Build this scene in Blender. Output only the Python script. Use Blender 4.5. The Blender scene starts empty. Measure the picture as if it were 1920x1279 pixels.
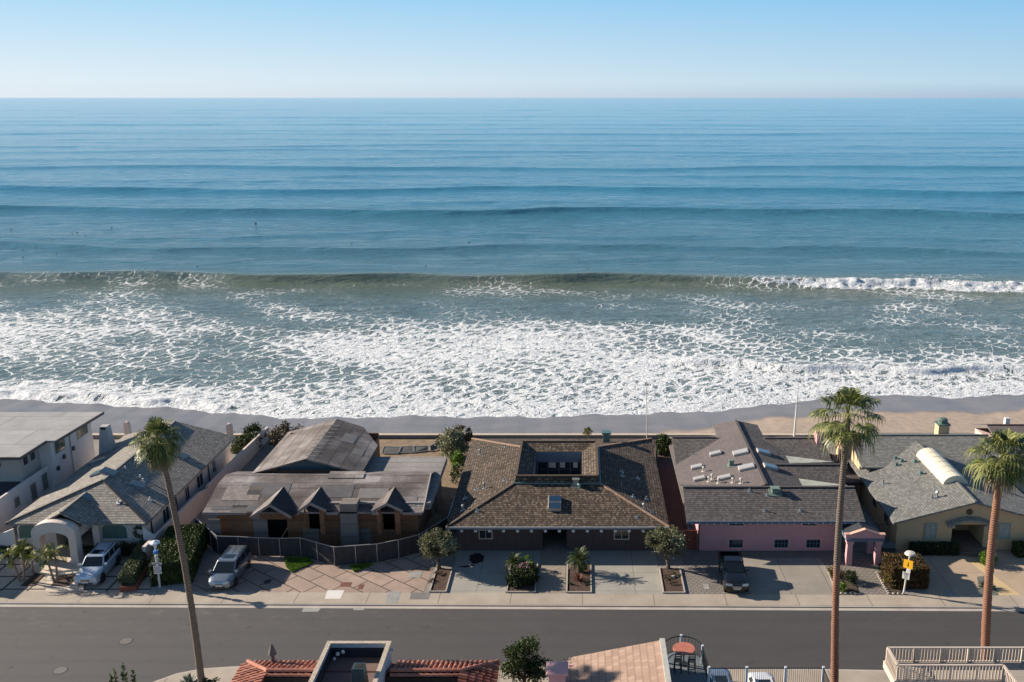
import bpy, bmesh, math, random
import numpy as np
from mathutils import Vector, Matrix
C = bpy.context.scene
COL = C.collection
R = math.radians

# ------------------------------------------------------------ camera
HC, FPX, PX, PY, HZ = 38.0, 1800.0, 1092.0, 639.5, 182.5
TH = math.atan((PY - HZ) / FPX)
cam_d = bpy.data.cameras.new('camera')
cam = bpy.data.objects.new('camera', cam_d)
COL.objects.link(cam)
cam.location = (0, 0, HC)
cam.rotation_euler = (math.pi / 2 - TH, 0, 0)
cam_d.sensor_width = 36
cam_d.lens = FPX / 1920 * 36
cam_d.shift_x = -(PX - 960) / 1920
cam_d.clip_start = 0.5
cam_d.clip_end = 200000
C.camera = cam
# ------------------------------------------------------------ light
SUN_EL, SUN_AZ = R(23), R(-73)          # azimuth clockwise from +Y (out to sea)
sd = Vector((math.sin(SUN_AZ) * math.cos(SUN_EL), math.cos(SUN_AZ) * math.cos(SUN_EL), math.sin(SUN_EL)))
w = bpy.data.worlds.new('World'); C.world = w; w.use_nodes = True
nt = w.node_tree; nt.nodes.clear()
sky = nt.nodes.new('ShaderNodeTexSky'); sky.sky_type = 'NISHITA'; sky.sun_disc = False
sky.sun_elevation = SUN_EL; sky.sun_rotation = SUN_AZ
sky.altitude = 0; sky.air_density = 1.15; sky.dust_density = 0.55; sky.ozone_density = 2.2
bg = nt.nodes.new('ShaderNodeBackground'); bg.inputs[1].default_value = 1.0
wo = nt.nodes.new('ShaderNodeOutputWorld')
# marine haze low over the sea: the physical sky above, a pale blue layer towards the horizon, brighter on the sun's side
def wn_(t, **kw):
    x = nt.nodes.new(t)
    for k, v in kw.items(): setattr(x, k, v)
    return x
tcw = wn_('ShaderNodeTexCoord'); sepw = wn_('ShaderNodeSeparateXYZ'); nt.links.new(tcw.outputs['Generated'], sepw.inputs[0])
dotw = wn_('ShaderNodeVectorMath', operation='DOT_PRODUCT'); nt.links.new(tcw.outputs['Generated'], dotw.inputs[0])
dotw.inputs[1].default_value = (math.sin(SUN_AZ), math.cos(SUN_AZ), 0)
tw = wn_('ShaderNodeMapRange'); nt.links.new(dotw.outputs['Value'], tw.inputs[0]); tw.inputs[1].default_value = -.12; tw.inputs[2].default_value = .95
def wramp(stops):
    r = wn_('ShaderNodeValToRGB'); e = r.color_ramp.elements
    while len(e) < len(stops): e.new(.5)
    for k, (p, c) in enumerate(stops): e[k].position = p; e[k].color = (*c, 1)
    nt.links.new(sepw.outputs[2], r.inputs[0]); return r
K = 2 ** -.98
k3 = lambda *c: tuple(v * K for v in c)
rl = wramp([(0, k3(.85, .91, .95)), (.02, k3(.80, .90, .97)), (.095, k3(.43, .73, .95)), (.22, k3(.24, .50, .80)), (.42, k3(.11, .24, .45)), (.8, k3(.055, .10, .20))])
rr_ = wramp([(0, k3(.42, .53, .68)), (.007, k3(.45, .61, .75)), (.014, k3(.50, .69, .82)), (.095, k3(.25, .56, .87)), (.22, k3(.16, .42, .74)), (.42, k3(.08, .20, .42)), (.8, k3(.05, .09, .19))])
mw = wn_('ShaderNodeMix', data_type='RGBA'); nt.links.new(tw.outputs[0], mw.inputs[0]); nt.links.new(rr_.outputs[0], mw.inputs[6]); nt.links.new(rl.outputs[0], mw.inputs[7])
scw = wn_('ShaderNodeVectorMath', operation='SCALE'); nt.links.new(sky.outputs[0], scw.inputs[0]); scw.inputs[3].default_value = .06
hz = wn_('ShaderNodeMapRange'); nt.links.new(sepw.outputs[2], hz.inputs[0]); hz.inputs[1].default_value = .12; hz.inputs[2].default_value = .6; hz.inputs[3].default_value = .985; hz.inputs[4].default_value = .5
m2 = wn_('ShaderNodeMix', data_type='RGBA'); nt.links.new(hz.outputs[0], m2.inputs[0]); nt.links.new(scw.outputs[0], m2.inputs[6]); nt.links.new(mw.outputs[2], m2.inputs[7])
nt.links.new(m2.outputs[2], bg.inputs[0]); nt.links.new(bg.outputs[0], wo.inputs[0])
sl = bpy.data.lights.new('sun', 'SUN'); sl.energy = 5.0; sl.angle = R(0.5); sl.color = (1.0, 0.87, 0.72)
so = bpy.data.objects.new('sun', sl); COL.objects.link(so)
so.rotation_euler = sd.to_track_quat('Z', 'Y').to_euler(); so.location = (-60, 40, 60)
C.view_settings.view_transform = 'Standard'; C.view_settings.look = 'None'
C.view_settings.gamma = 1; C.view_settings.use_curve_mapping = False
C.view_settings.exposure = 0.98
C.render.engine = 'CYCLES'

# ------------------------------------------------------------ surveying: photo point + known height -> place on the site
_F = Vector((0, math.cos(TH), -math.sin(TH))); _U = Vector((0, math.sin(TH), math.cos(TH)))
def ray(u, v): return Vector((u - PX, 0, 0)) + _F * FPX + _U * (PY - v)
def G(u, v, z=0.0):
    d = ray(u, v); t = (z - HC) / d.z
    return Vector((d.x * t, d.y * t, z))
def atY(u, v, Y):
    d = ray(u, v); t = Y / d.y
    return Vector((d.x * t, Y, HC + d.z * t))

# ------------------------------------------------------------ mesh collecting
class MB:
    def __init__(s): s.v = []; s.f = []; s.u = {}; s.m = []
    def add(s, vs, fs):
        o = len(s.v); s.v += [tuple(p) for p in vs]; s.f += [tuple(i + o for i in f) for f in fs]; return s
    def poly(s, *ps): return s.add(ps, [tuple(range(len(ps)))])
    def quadUV(s, ps, uvs):
        s.add(ps, [tuple(range(len(ps)))]); s.u[len(s.f) - 1] = uvs; return s
    def box(s, x0, x1, y0, y1, z0, z1, top=1.0):
        cx, cy = (x0 + x1) / 2, (y0 + y1) / 2
        a = [(x0, y0, z0), (x1, y0, z0), (x1, y1, z0), (x0, y1, z0)]
        b = [(cx + (p[0] - cx) * top, cy + (p[1] - cy) * top, z1) for p in a]
        return s.add(a + b, [(3, 2, 1, 0), (4, 5, 6, 7), (0, 1, 5, 4), (1, 2, 6, 5), (2, 3, 7, 6), (3, 0, 4, 7)])
    def obox(s, c, ax, hx, hy, z0, z1):
        """box with its own heading: centre c, unit axis ax in plan"""
        a = Vector((ax[0], ax[1], 0)).normalized(); b = Vector((-a.y, a.x, 0)); c = Vector((c[0], c[1], 0))
        q = [c - a * hx - b * hy, c + a * hx - b * hy, c + a * hx + b * hy, c - a * hx + b * hy]
        return s.add([(p.x, p.y, z0) for p in q] + [(p.x, p.y, z1) for p in q],
                     [(3, 2, 1, 0), (4, 5, 6, 7), (0, 1, 5, 4), (1, 2, 6, 5), (2, 3, 7, 6), (3, 0, 4, 7)])
    def bar(s, p, q, w, h=None):
        """square-section bar from p to q"""
        h = h or w; p = Vector(p); q = Vector(q); d = (q - p).normalized()
        a = d.cross(Vector((0, 0, 1)))
        a = Vector((1, 0, 0)) if a.length < 1e-3 else a.normalized()
        b = a.cross(d).normalized(); a = a * w / 2; b = b * h / 2
        vs = [p - a - b, p + a - b, p + a + b, p - a + b, q - a - b, q + a - b, q + a + b, q - a + b]
        return s.add(vs, [(0, 1, 2, 3), (7, 6, 5, 4), (4, 5, 1, 0), (5, 6, 2, 1), (6, 7, 3, 2), (7, 4, 0, 3)])
    def tube(s, ps, rs, n=10, caps=True):
        ps = [Vector(p) for p in ps]
        if not isinstance(rs, (list, tuple)): rs = [rs] * len(ps)
        o = len(s.v); pa = None
        for i, p in enumerate(ps):
            d = (ps[min(i + 1, len(ps) - 1)] - ps[max(i - 1, 0)]).normalized()
            if pa is None:
                pa = d.cross(Vector((0, 1, 0.01)))
                if pa.length < 1e-2: pa = d.cross(Vector((1, 0, 0)))
            pa = (pa - d * pa.dot(d)).normalized(); b = d.cross(pa)
            for k in range(n):
                t = 2 * math.pi * k / n
                s.v.append(tuple(p + (pa * math.cos(t) + b * math.sin(t)) * rs[i]))
        for i in range(len(ps) - 1):
            for k in range(n):
                a = o + i * n + k; c = o + i * n + (k + 1) % n
                s.f.append((a, c, c + n, a + n))
        if caps:
            s.f.append(tuple(o + k for k in range(n))[::-1]); e = o + (len(ps) - 1) * n
            s.f.append(tuple(e + k for k in range(n)))
        return s
    def cyl(s, c, r, z0, z1, n=16, r2=None):
        r2 = r if r2 is None else r2
        return s.tube([(c[0], c[1], z0), (c[0], c[1], z1)], [r, r2], n)
    def prism(s, pts, z0, z1):
        n = len(pts)
        return s.add([(p[0], p[1], z0) for p in pts] + [(p[0], p[1], z1) for p in pts],
                     [tuple(range(n))[::-1], tuple(range(n, 2 * n))] + [(i, (i + 1) % n, (i + 1) % n + n, i + n) for i in range(n)])
    def slab(s, pts, t):
        """thicken a 3D polygon downwards by t"""
        n = len(pts); pts = [Vector(p) for p in pts]
        a = (pts[1] - pts[0]).cross(pts[2] - pts[0])
        if a.z < 0: pts = pts[::-1]
        lo = [p - Vector((0, 0, t)) for p in pts]
        return s.add(pts + lo, [tuple(range(n)), tuple(range(n, 2 * n))[::-1]] + [(i + n, (i + 1) % n + n, (i + 1) % n, i) for i in range(n)])
    def extr(s, pts, d):
        """extrude 3D polygon by vector d"""
        n = len(pts); pts = [Vector(p) for p in pts]; d = Vector(d)
        return s.add(pts + [p + d for p in pts], [tuple(range(n)), tuple(range(n, 2 * n))[::-1]] + [(i + n, (i + 1) % n + n, (i + 1) % n, i) for i in range(n)])
    def ball(s, c, r, n=8, sq=(1, 1, 1), jit=0, rnd=random):
        o = len(s.v); m = n // 2 + 1
        for i in range(m + 1):
            ph = math.pi * i / m
            for k in range(n):
                t = 2 * math.pi * k / n; j = 1 + rnd.uniform(-jit, jit)
                s.v.append((c[0] + r * sq[0] * j * math.sin(ph) * math.cos(t), c[1] + r * sq[1] * j * math.sin(ph) * math.sin(t), c[2] + r * sq[2] * j * math.cos(ph)))
        for i in range(m):
            for k in range(n):
                a = o + i * n + k; b = o + i * n + (k + 1) % n
                s.f.append((a + n, b + n, b, a))
        return s
    def build(s, name, mat, parent=None, smooth=False, bevel=0, loc=None, uv=True, normals=True):
        off = Vector((0, 0, 0))
        r = parent
        while r is not None: off += r.location; r = r.parent
        if loc is not None: off = Vector(loc)
        me = bpy.data.meshes.new(name)
        me.from_pydata([(p[0] - off.x, p[1] - off.y, p[2] - off.z) for p in s.v], [], s.f)
        if normals:
            bm = bmesh.new(); bm.from_mesh(me); bmesh.ops.recalc_face_normals(bm, faces=bm.faces); bm.to_mesh(me); bm.free()
        if uv:
            l = me.uv_layers.new(name='UVMap')
            for p in me.polygons:
                if p.index in s.u:
                    for k, li in enumerate(p.loop_indices): l.data[li].uv = s.u[p.index][k]
                    continue
                nn = p.normal
                a = Vector((-nn.y, nn.x, 0))
                if a.length < 0.03: a = Vector((1, 0, 0)); b = Vector((0, 1, 0))
                else: a.normalize(); b = nn.cross(a)
                for li in p.loop_indices:
                    co = me.vertices[me.loops[li].vertex_index].co + off
                    l.data[li].uv = (co.dot(a), co.dot(b))
        if mat: me.materials.append(mat)
        if smooth: me.shade_smooth()
        o = bpy.data.objects.new(name, me); COL.objects.link(o)
        if parent is not None: o.parent = parent
        elif loc is not None: o.location = loc
        if bevel:
            b = o.modifiers.new('bevel', 'BEVEL'); b.width = bevel; b.segments = 2; b.limit_method = 'ANGLE'; b.angle_limit = R(40)
        return o
def tag(o, label=None, cat=None, group=None, kind=None):
    if label: o['label'] = label
    if cat: o['category'] = cat
    if group: o['group'] = group
    if kind: o['kind'] = kind
    return o
def thing(name, label, cat, loc=(0, 0, 0), group=None):
    o = bpy.data.objects.new(name, None); COL.objects.link(o); o.location = loc; o.empty_display_size = .2
    return tag(o, label, cat, group)
def copy_tree(o, parent=None):
    c = o.copy(); COL.objects.link(c); c.parent = parent
    for ch in list(o.children): copy_tree(ch, c)
    return c
def struct(o): o['kind'] = 'structure'; return o

# ------------------------------------------------------------ materials
_M = {}
def nodes(name):
    m = bpy.data.materials.new(name); m.use_nodes = True
    n = m.node_tree; b = n.nodes['Principled BSDF']
    return m, n, b
def N(n, t, **kw):
    x = n.nodes.new(t)
    for k, v in kw.items():
        if k.startswith('i_'): x.inputs[k[2:].replace('_', ' ')].default_value = v
        else: setattr(x, k, v)
    return x
def ramp(n, stops, interp='LINEAR'):
    r = n.nodes.new('ShaderNodeValToRGB'); r.color_ramp.interpolation = interp
    e = r.color_ramp.elements
    while len(e) < len(stops): e.new(0.5)
    for k, (p, c) in enumerate(stops):
        e[k].position = p; e[k].color = (c, c, c, 1) if isinstance(c, (int, float)) else (*c, 1)
    return r
def mix(n, fac, a, b, typ='MIX'):
    x = n.nodes.new('ShaderNodeMix'); x.data_type = 'RGBA'; x.blend_type = typ
    for s, v in ((0, fac), (6, a), (7, b)):
        if isinstance(v, bpy.types.NodeSocket): n.links.new(v, x.inputs[s])
        elif s == 0: x.inputs[0].default_value = v
        else: x.inputs[s].default_value = (*v, 1) if len(v) == 3 else v
    return x.outputs[2]
def mth(n, op, a, b=0.0, c=None, clamp=False):
    x = n.nodes.new('ShaderNodeMath'); x.operation = op; x.use_clamp = clamp
    for i, v in enumerate((a, b, c)):
        if v is None: continue
        if isinstance(v, bpy.types.NodeSocket): n.links.new(v, x.inputs[i])
        else: x.inputs[i].default_value = v
    return x.outputs[0]
def noise(n, vec, scale, detail=4, rough=.55, sc=None):
    if sc:
        mp = N(n, 'ShaderNodeMapping'); mp.inputs['Scale'].default_value = sc; n.links.new(vec, mp.inputs[0]); vec = mp.outputs[0]
    x = N(n, 'ShaderNodeTexNoise'); x.inputs['Scale'].default_value = scale; x.inputs['Detail'].default_value = detail
    x.inputs['Roughness'].default_value = rough; n.links.new(vec, x.inputs['Vector']); return x.outputs['Fac']
def bump(n, b, h, strength=.5, dist=.05):
    x = N(n, 'ShaderNodeBump'); x.inputs['Strength'].default_value = strength; x.inputs['Distance'].default_value = dist
    n.links.new(h, x.inputs['Height']); n.links.new(x.outputs[0], b.inputs['Normal']); return x
def sc3(c, k): return tuple(min(1, x * k) for x in c)
def plain(name, c, rough=.7, var=.18, scale=1.5, metal=0, bmp=0, spec=.4, coat=0):
    if name in _M: return _M[name]
    m, n, b = nodes(name)
    tc = N(n, 'ShaderNodeTexCoord'); f = noise(n, tc.outputs['Object'], scale, 6, .6)
    r = ramp(n, [(.3, sc3(c, 1 - var)), (.7, sc3(c, 1 + var))]); n.links.new(f, r.inputs[0])
    n.links.new(r.outputs[0], b.inputs['Base Color'])
    b.inputs['Roughness'].default_value = rough; b.inputs['Metallic'].default_value = metal
    b.inputs['Specular IOR Level'].default_value = spec; b.inputs['Coat Weight'].default_value = coat
    if bmp: bump(n, b, noise(n, tc.outputs['Object'], scale * 12, 3), bmp, .02)
    _M[name] = m; return m
def wood(name, c, c2, board=.15, vertical=True, rough=.75, groove=.6, uvrot=0):
    if name in _M: return _M[name]
    m, n, b = nodes(name)
    tc = N(n, 'ShaderNodeTexCoord'); uv = N(n, 'ShaderNodeSeparateXYZ'); n.links.new(tc.outputs['UV'], uv.inputs[0])
    ax = uv.outputs[0] if vertical else uv.outputs[1]
    t = mth(n, 'DIVIDE', ax, board); fr = mth(n, 'FRACT', t); ce = mth(n, 'FLOOR', t)
    wn = N(n, 'ShaderNodeTexWhiteNoise', noise_dimensions='1D'); n.links.new(ce, wn.inputs['W'])
    g = mth(n, 'LESS_THAN', fr, .1)
    st = noise(n, tc.outputs['UV'], 3, 5, .6, (6, .6, 1) if vertical else (.6, 6, 1))
    k = mth(n, 'MULTIPLY_ADD', wn.outputs[0], .5, mth(n, 'MULTIPLY', st, .6), clamp=True)
    col = mix(n, k, c, c2); col = mix(n, mth(n, 'MULTIPLY', g, groove), col, sc3(c, .3))
    n.links.new(col, b.inputs['Base Color']); b.inputs['Roughness'].default_value = rough
    b.inputs['Specular IOR Level'].default_value = .3
    bump(n, b, mth(n, 'SUBTRACT', 1.0, g), .6, .02)
    _M[name] = m; return m
def shingle(name, stops, w=.25, h=.2, rough=.8, bstr=.8, streak=.35, big=.3, gap=.012, swap=False, rowdark=.45, spec=.35):
    """roof covering laid in courses along UV: u horizontal, v up the slope (metres)"""
    if name in _M: return _M[name]
    m, n, b = nodes(name)
    tc = N(n, 'ShaderNodeTexCoord')
    vec = tc.outputs['UV']
    jit = N(n, 'ShaderNodeTexNoise'); jit.inputs['Scale'].default_value = 2.2; jit.inputs['Detail'].default_value = 2; n.links.new(vec, jit.inputs['Vector'])
    av = N(n, 'ShaderNodeVectorMath', operation='MULTIPLY_ADD'); n.links.new(jit.outputs['Color'], av.inputs[0])
    av.inputs[1].default_value = (.05, .03, 0); n.links.new(vec, av.inputs[2]); vec2 = av.outputs[0]
    br = N(n, 'ShaderNodeTexBrick'); n.links.new(vec2, br.inputs['Vector'])
    br.inputs['Scale'].default_value = 1; br.inputs['Brick Width'].default_value = w; br.inputs['Row Height'].default_value = h
    br.inputs['Mortar Size'].default_value = gap; br.inputs['Mortar Smooth'].default_value = .3
    br.inputs['Color1'].default_value = (0, 0, 0, 1); br.inputs['Color2'].default_value = (1, 1, 1, 1); br.inputs['Mortar'].default_value = (.5, .5, .5, 1)
    sp = N(n, 'ShaderNodeSeparateColor'); n.links.new(br.outputs['Color'], sp.inputs[0])
    nb = noise(n, vec, .22, 4, .6); ns = noise(n, vec, 5, 3, .6, (1, .5, 1))
    k = mth(n, 'MULTIPLY_ADD', sp.outputs[0], 1 - streak - big, mth(n, 'MULTIPLY', mth(n, 'MULTIPLY_ADD', mth(n, 'SUBTRACT', nb, .5), 2.2 if big < .4 else 3.4, .5), big))
    k = mth(n, 'MULTIPLY_ADD', ns, streak, k, clamp=True)
    r = ramp(n, stops); n.links.new(k, r.inputs[0])
    sv = N(n, 'ShaderNodeSeparateXYZ'); n.links.new(vec2, sv.inputs[0])
    fr = mth(n, 'FRACT', mth(n, 'DIVIDE', sv.outputs[1], h))
    butt = mth(n, 'LESS_THAN', fr, .16)
    gapd = mth(n, 'MAXIMUM', mth(n, 'MULTIPLY', butt, rowdark), mth(n, 'MULTIPLY', br.outputs['Fac'], rowdark * .8))
    col = mix(n, gapd, r.outputs[0], sc3(stops[0][1], .45))
    n.links.new(col, b.inputs['Base Color']); b.inputs['Roughness'].default_value = rough; b.inputs['Specular IOR Level'].default_value = spec
    hh = mth(n, 'SUBTRACT', mth(n, 'SUBTRACT', mth(n, 'MULTIPLY_ADD', sp.outputs[0], .4, 1.0), fr), mth(n, 'MULTIPLY', br.outputs['Fac'], .5))
    bump(n, b, hh, min(1, bstr), .022)
    _M[name] = m; return m
def glass(name='window_glass', c=(.02, .03, .035), rough=.08):
    if name in _M: return _M[name]
    m, n, b = nodes(name); b.inputs['Base Color'].default_value = (*c, 1); b.inputs['Roughness'].default_value = rough
    b.inputs['Specular IOR Level'].default_value = .6; b.inputs['IOR'].default_value = 1.5
    _M[name] = m; return m
def foliage(name, stops, rough=.6, scale=.9, trans=.15):
    if name in _M: return _M[name]
    m, n, b = nodes(name); tc = N(n, 'ShaderNodeTexCoord')
    geo = N(n, 'ShaderNodeNewGeometry')
    k = mth(n, 'MULTIPLY_ADD', geo.outputs['Random Per Island'], .65, mth(n, 'MULTIPLY', noise(n, tc.outputs['Object'], scale, 3), .45), clamp=True)
    r = ramp(n, stops); n.links.new(k, r.inputs[0]); n.links.new(r.outputs[0], b.inputs['Base Color'])
    b.inputs['Roughness'].default_value = rough; b.inputs['Specular IOR Level'].default_value = .3
    if trans:
        tr = N(n, 'ShaderNodeBsdfTranslucent'); n.links.new(r.outputs[0], tr.inputs[0])
        ms = N(n, 'ShaderNodeMixShader'); ms.inputs[0].default_value = trans
        n.links.new(b.outputs[0], ms.inputs[1]); n.links.new(tr.outputs[0], ms.inputs[2])
        n.links.new(ms.outputs[0], n.nodes['Material Output'].inputs[0])
    _M[name] = m; return m
# ============================================================ SETTING: sea, beach, ground, road
SEA = -3.0
rng = np.random.default_rng(7)
def shore_y(x):
    x = np.asarray(x, float)
    xs = [-400, -130, -76, -68, -60, -48, -36, -20, -8, 6, 14, 24, 33, 42, 52, 70, 120, 400]
    ys = [128, 128, 127.5, 126.5, 124.8, 121.8, 120.4, 120.3, 121.0, 121.2, 122.2, 125.5, 128.0, 130.2, 129.5, 131, 133, 133]
    y = np.interp(x, xs, ys)
    return y + .35 * np.sin(x * .55 + 1) + .25 * np.sin(x * 1.3) + .12 * np.sin(x * 3.1 + 2) + .5 * np.sin(x * .21)
def sm(a, b, x):
    t = np.clip((x - a) / (b - a), 0, 1); return t * t * (3 - 2 * t)
def fbm(x, y, sc, seed, octv=4, ax=1.0):
    """cheap value noise on arrays"""
    out = np.zeros_like(x); amp = 1; tot = 0
    r = np.random.default_rng(seed)
    for o in range(octv):
        T = r.random((64, 64)); gx = x * ax / sc + 37.3 * o; gy = y / sc + 11.7 * o
        ix = np.floor(gx).astype(int); iy = np.floor(gy).astype(int); fx = gx - ix; fy = gy - iy
        fx = fx * fx * (3 - 2 * fx); fy = fy * fy * (3 - 2 * fy)
        a = T[ix % 64, iy % 64]; b = T[(ix + 1) % 64, iy % 64]; c = T[ix % 64, (iy + 1) % 64]; d = T[(ix + 1) % 64, (iy + 1) % 64]
        out += amp * ((a * (1 - fx) + b * fx) * (1 - fy) + (c * (1 - fx) + d * fx) * fy); tot += amp; amp *= .5; sc *= .5
    return out / tot
def grid_mesh(name, X, Y, Z, mat, attrs={}):
    nr, nc = X.shape
    co = np.stack([X, Y, Z], -1).reshape(-1, 3).astype(np.float32)
    i = np.arange(nr - 1)[:, None] * nc + np.arange(nc - 1)[None, :]
    q = np.stack([i, i + 1, i + nc + 1, i + nc], -1).reshape(-1, 4).astype(np.int32)
    me = bpy.data.meshes.new(name)
    me.vertices.add(len(co)); me.vertices.foreach_set('co', co.ravel())
    me.loops.add(q.size); me.loops.foreach_set('vertex_index', q.ravel())
    me.polygons.add(len(q)); me.polygons.foreach_set('loop_start', np.arange(len(q), dtype=np.int32) * 4)
    me.polygons.foreach_set('use_smooth', np.ones(len(q), bool))
    me.update(); me.validate()
    for k, a in attrs.items():
        at = me.attributes.new(k, 'FLOAT', 'POINT'); at.data.foreach_set('value', a.astype(np.float32).ravel())
    me.materials.append(mat)
    o = bpy.data.objects.new(name, me); COL.objects.link(o); return struct(o)

# ---- sea surface
rows = list(np.arange(112, 246, .32))
while rows[-1] < 90000: rows.append(rows[-1] + .34 * (rows[-1] / 245) ** 1.75)
rows = np.array(rows)
NC = 640
t = np.linspace(-1, 1, NC)
Yg, Tg = np.meshgrid(rows, t, indexing='ij')
Xg = Tg * (Yg * .78 + 34) - Yg * .03
def breaker_y(x): return 217.5 - .045 * x - .00012 * x * x + 1.5 * np.sin(x / 23 + 1) + .9 * np.sin(x / 9) + .35 * np.sin(x / 3.7)
def sea_height(X, Y):
    Z = np.zeros_like(X)
    # the standing wave about to break
    d = Y - breaker_y(X)
    bro = sm(43, 53, X)                                  # already broken towards the right
    amp = (1.5 - .25 * bro) * (.72 + .5 * fbm(X, Y * 0 + 4, 26, 41, 3))
    face = np.where(d < 0, np.exp(-(d / 2.0) ** 2), np.exp(-(d / 6.5) ** 2) * .8 + .2 * np.exp(-(d / 14) ** 2))
    Z += amp * face
    Z -= .35 * np.exp(-((d + 7) / 4.5) ** 2)
    # swells further out: (distance, height, width, phase)
    for yc, a, wd, ph, sl in ((246, .25, 6, 0, .02), (266, .8, 6, 1, -.03), (292, .42, 8, 2.2, .01), (352, 1.8, 7.5, .5, -.03), (372, .3, 8, .5, .02), (395, .35, 11, 4, .03),
                          (440, 1.6, 10, 1.6, -.03), (475, .4, 12, 3.6, -.01), (512, .55, 15, 2.7, .04), (580, 1.2, 13, 5, -.02), (690, .7, 20, .9, .03), (760, .8, 21, 3.3, -.02), (850, .9, 24, 2, .02), (980, .7, 26, 4, .03),
                          (1130, 1.1, 30, 4.4, .0), (1300, .8, 34, 1, .03), (1500, 1.2, 38, 3.1, -.01), (1780, 1.0, 44, 2, .02), (2100, 1.3, 50, 1.3, .01), (2600, 1.2, 60, 4, .02), (3200, 1.5, 70, 3.9, 0)):
        wob = wd * .8 * np.sin(X / (wd * 5.5) + ph) + wd * .35 * np.sin(X / (wd * 2.3) + ph * 2) + wd * 1.6 * (fbm(X, Y * 0 + yc, wd * 9, int(yc) + 5, 3) - .5)
        dd = Y - (yc + sl * X + wob)
        A = a * (.45 + .75 * fbm(X, Y * 0 + yc, wd * 7, int(yc), 2))
        Z += A * np.where(dd < 0, np.exp(-(dd / (wd * .42)) ** 2), np.exp(-(dd / wd) ** 2))
    near = np.clip(600 / Y, 0, 1)
    far = sm(224, 260, Y)
    Z += far * (.55 * (fbm(X, Y, 17, 3, 3, .45) - .5) + .4 * near * (fbm(X, Y, 5, 4, 3, .5) - .5))
    Z += far * sm(500, 900, Y) * 1.6 * (fbm(X, Y, 60, 13, 3, .3) - .5)
    s = Y - shore_y(X)
    surf = sm(2, 10, s) * (1 - sm(70, 90, s))
    Z += surf * (.32 * (fbm(X, Y, 6, 5, 4, .6) - .5) + .22 * (fbm(X, Y, 1.6, 15, 3, .8) - .5))
    # small bores in the wash
    for yf, a, x0, x1 in ((lambda x: 147 - .28 * (x - 20) + .004 * (x - 20) ** 2 + .8 * np.sin(x / 3), .75, 10, 200), (lambda x: shore_y(x) + 2.5 + .5 * np.sin(x / 2.3), .4, -300, -43),
                          (lambda x: 166 + .1 * x + 2 * np.sin(x / 9), .3, -30, 12)):
        dd = Y - yf(X); e = sm(x0, x0 + 12, X) * (1 - sm(x1 - 8, x1, X))
        Z += a * e * np.where(dd < 0, np.exp(-(dd / .7) ** 2), np.exp(-(dd / 3) ** 2)) * (.6 + .8 * fbm(X, Y, 2.2, 8, 3))
    # tumbling whitewater of the broken part
    roll = bro * np.exp(-((d + 1.6) / 2.6) ** 2)
    Z += roll * (1.5 * fbm(X, Y, 1.7, 9, 4) - .45)
    # thin edge of the wash
    Z += -.02 + .10 * sm(.2, 2.5, s) * (1 - sm(3, 8, s)) * (.4 + fbm(X, Y, 1.2, 19, 3))
    return Z, d, s, bro
Zs, dB, sS, bro = sea_height(Xg, Yg)
fo = np.interp(sS, [-5, 0, 6, 14, 26, 38, 50, 60, 72, 84, 94], [1, 1, .84, .66, .63, .64, .62, .56, .50, .46, .36])
xr = np.clip((Xg + 90) / 160, 0, 1)
fo += .75 * (fbm(Xg + .6 * Yg, Yg * .8 - .3 * Xg, 20, 21, 4, .7) - .5) * (sS > 10) * (1 - sm(88, 104, sS))
fo += .50 * (fbm(Xg + Yg, Yg * .6 - .35 * Xg, 7, 22, 3, .6) - .5) * sm(8, 20, sS) * (1 - sm(88, 100, sS))
fo += .10 * np.exp(-((Xg - 5) / 28) ** 2) * sm(10, 25, sS) * (1 - sm(45, 60, sS))
fo -= .12 * sm(15, 45, Xg) * sm(14, 26, sS) * (1 - sm(60, 80, sS))
fo = np.maximum(fo, 1.1 * bro * np.exp(-((dB + 2.2) / 2.8) ** 4) * (.7 + .5 * fbm(Xg, Yg, 3, 23, 3)))
fo = np.maximum(fo, .95 * sm(37, 44, Xg) * (1 - sm(50, 56, Xg)) * np.exp(-((dB + 1.0) / 1.6) ** 2) * fbm(Xg, Yg, 2, 25, 2) * 1.5)
fo = np.maximum(fo, .42 * np.exp(-((dB + 5) / 3.5) ** 2) * sm(.45, .62, fbm(Xg, Yg, 14, 27, 2)))
for yf, x0 in ((lambda x: 147 - .28 * (x - 20) + .004 * (x - 20) ** 2 + .8 * np.sin(x / 3), 10),):
    fo = np.maximum(fo, sm(x0, x0 + 14, Xg) * np.exp(-((Yg - yf(Xg) + .4) / 1.5) ** 2) * 1.05)
fo = np.clip(np.where(Yg > 226, 0, fo), 0, 1)

m, n, b = nodes('sea_water')
tc = N(n, 'ShaderNodeNewGeometry'); P = tc.outputs['Position']
sx = N(n, 'ShaderNodeSeparateXYZ'); n.links.new(P, sx.inputs[0])
at = N(n, 'ShaderNodeAttribute', attribute_name='foam')
shal = N(n, 'ShaderNodeMapRange'); n.links.new(sx.outputs[1], shal.inputs[0]); shal.inputs[1].default_value = 190; shal.inputs[2].default_value = 1500
wcol = ramp(n, [(0, (.085, .112, .095)), (.012, (.105, .115, .062)), (.020, (.098, .112, .064)), (.030, (.060, .140, .175)), (.18, (.042, .205, .330)), (1, (.10, .320, .475))]); n.links.new(shal.outputs[0], wcol.inputs[0])
nwc = noise(n, P, .02, 3, .5, (.5, 1, 1))
wc = mix(n, mth(n, 'MULTIPLY', nwc, .35), wcol.outputs[0], (.035, .15, .20))
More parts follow.
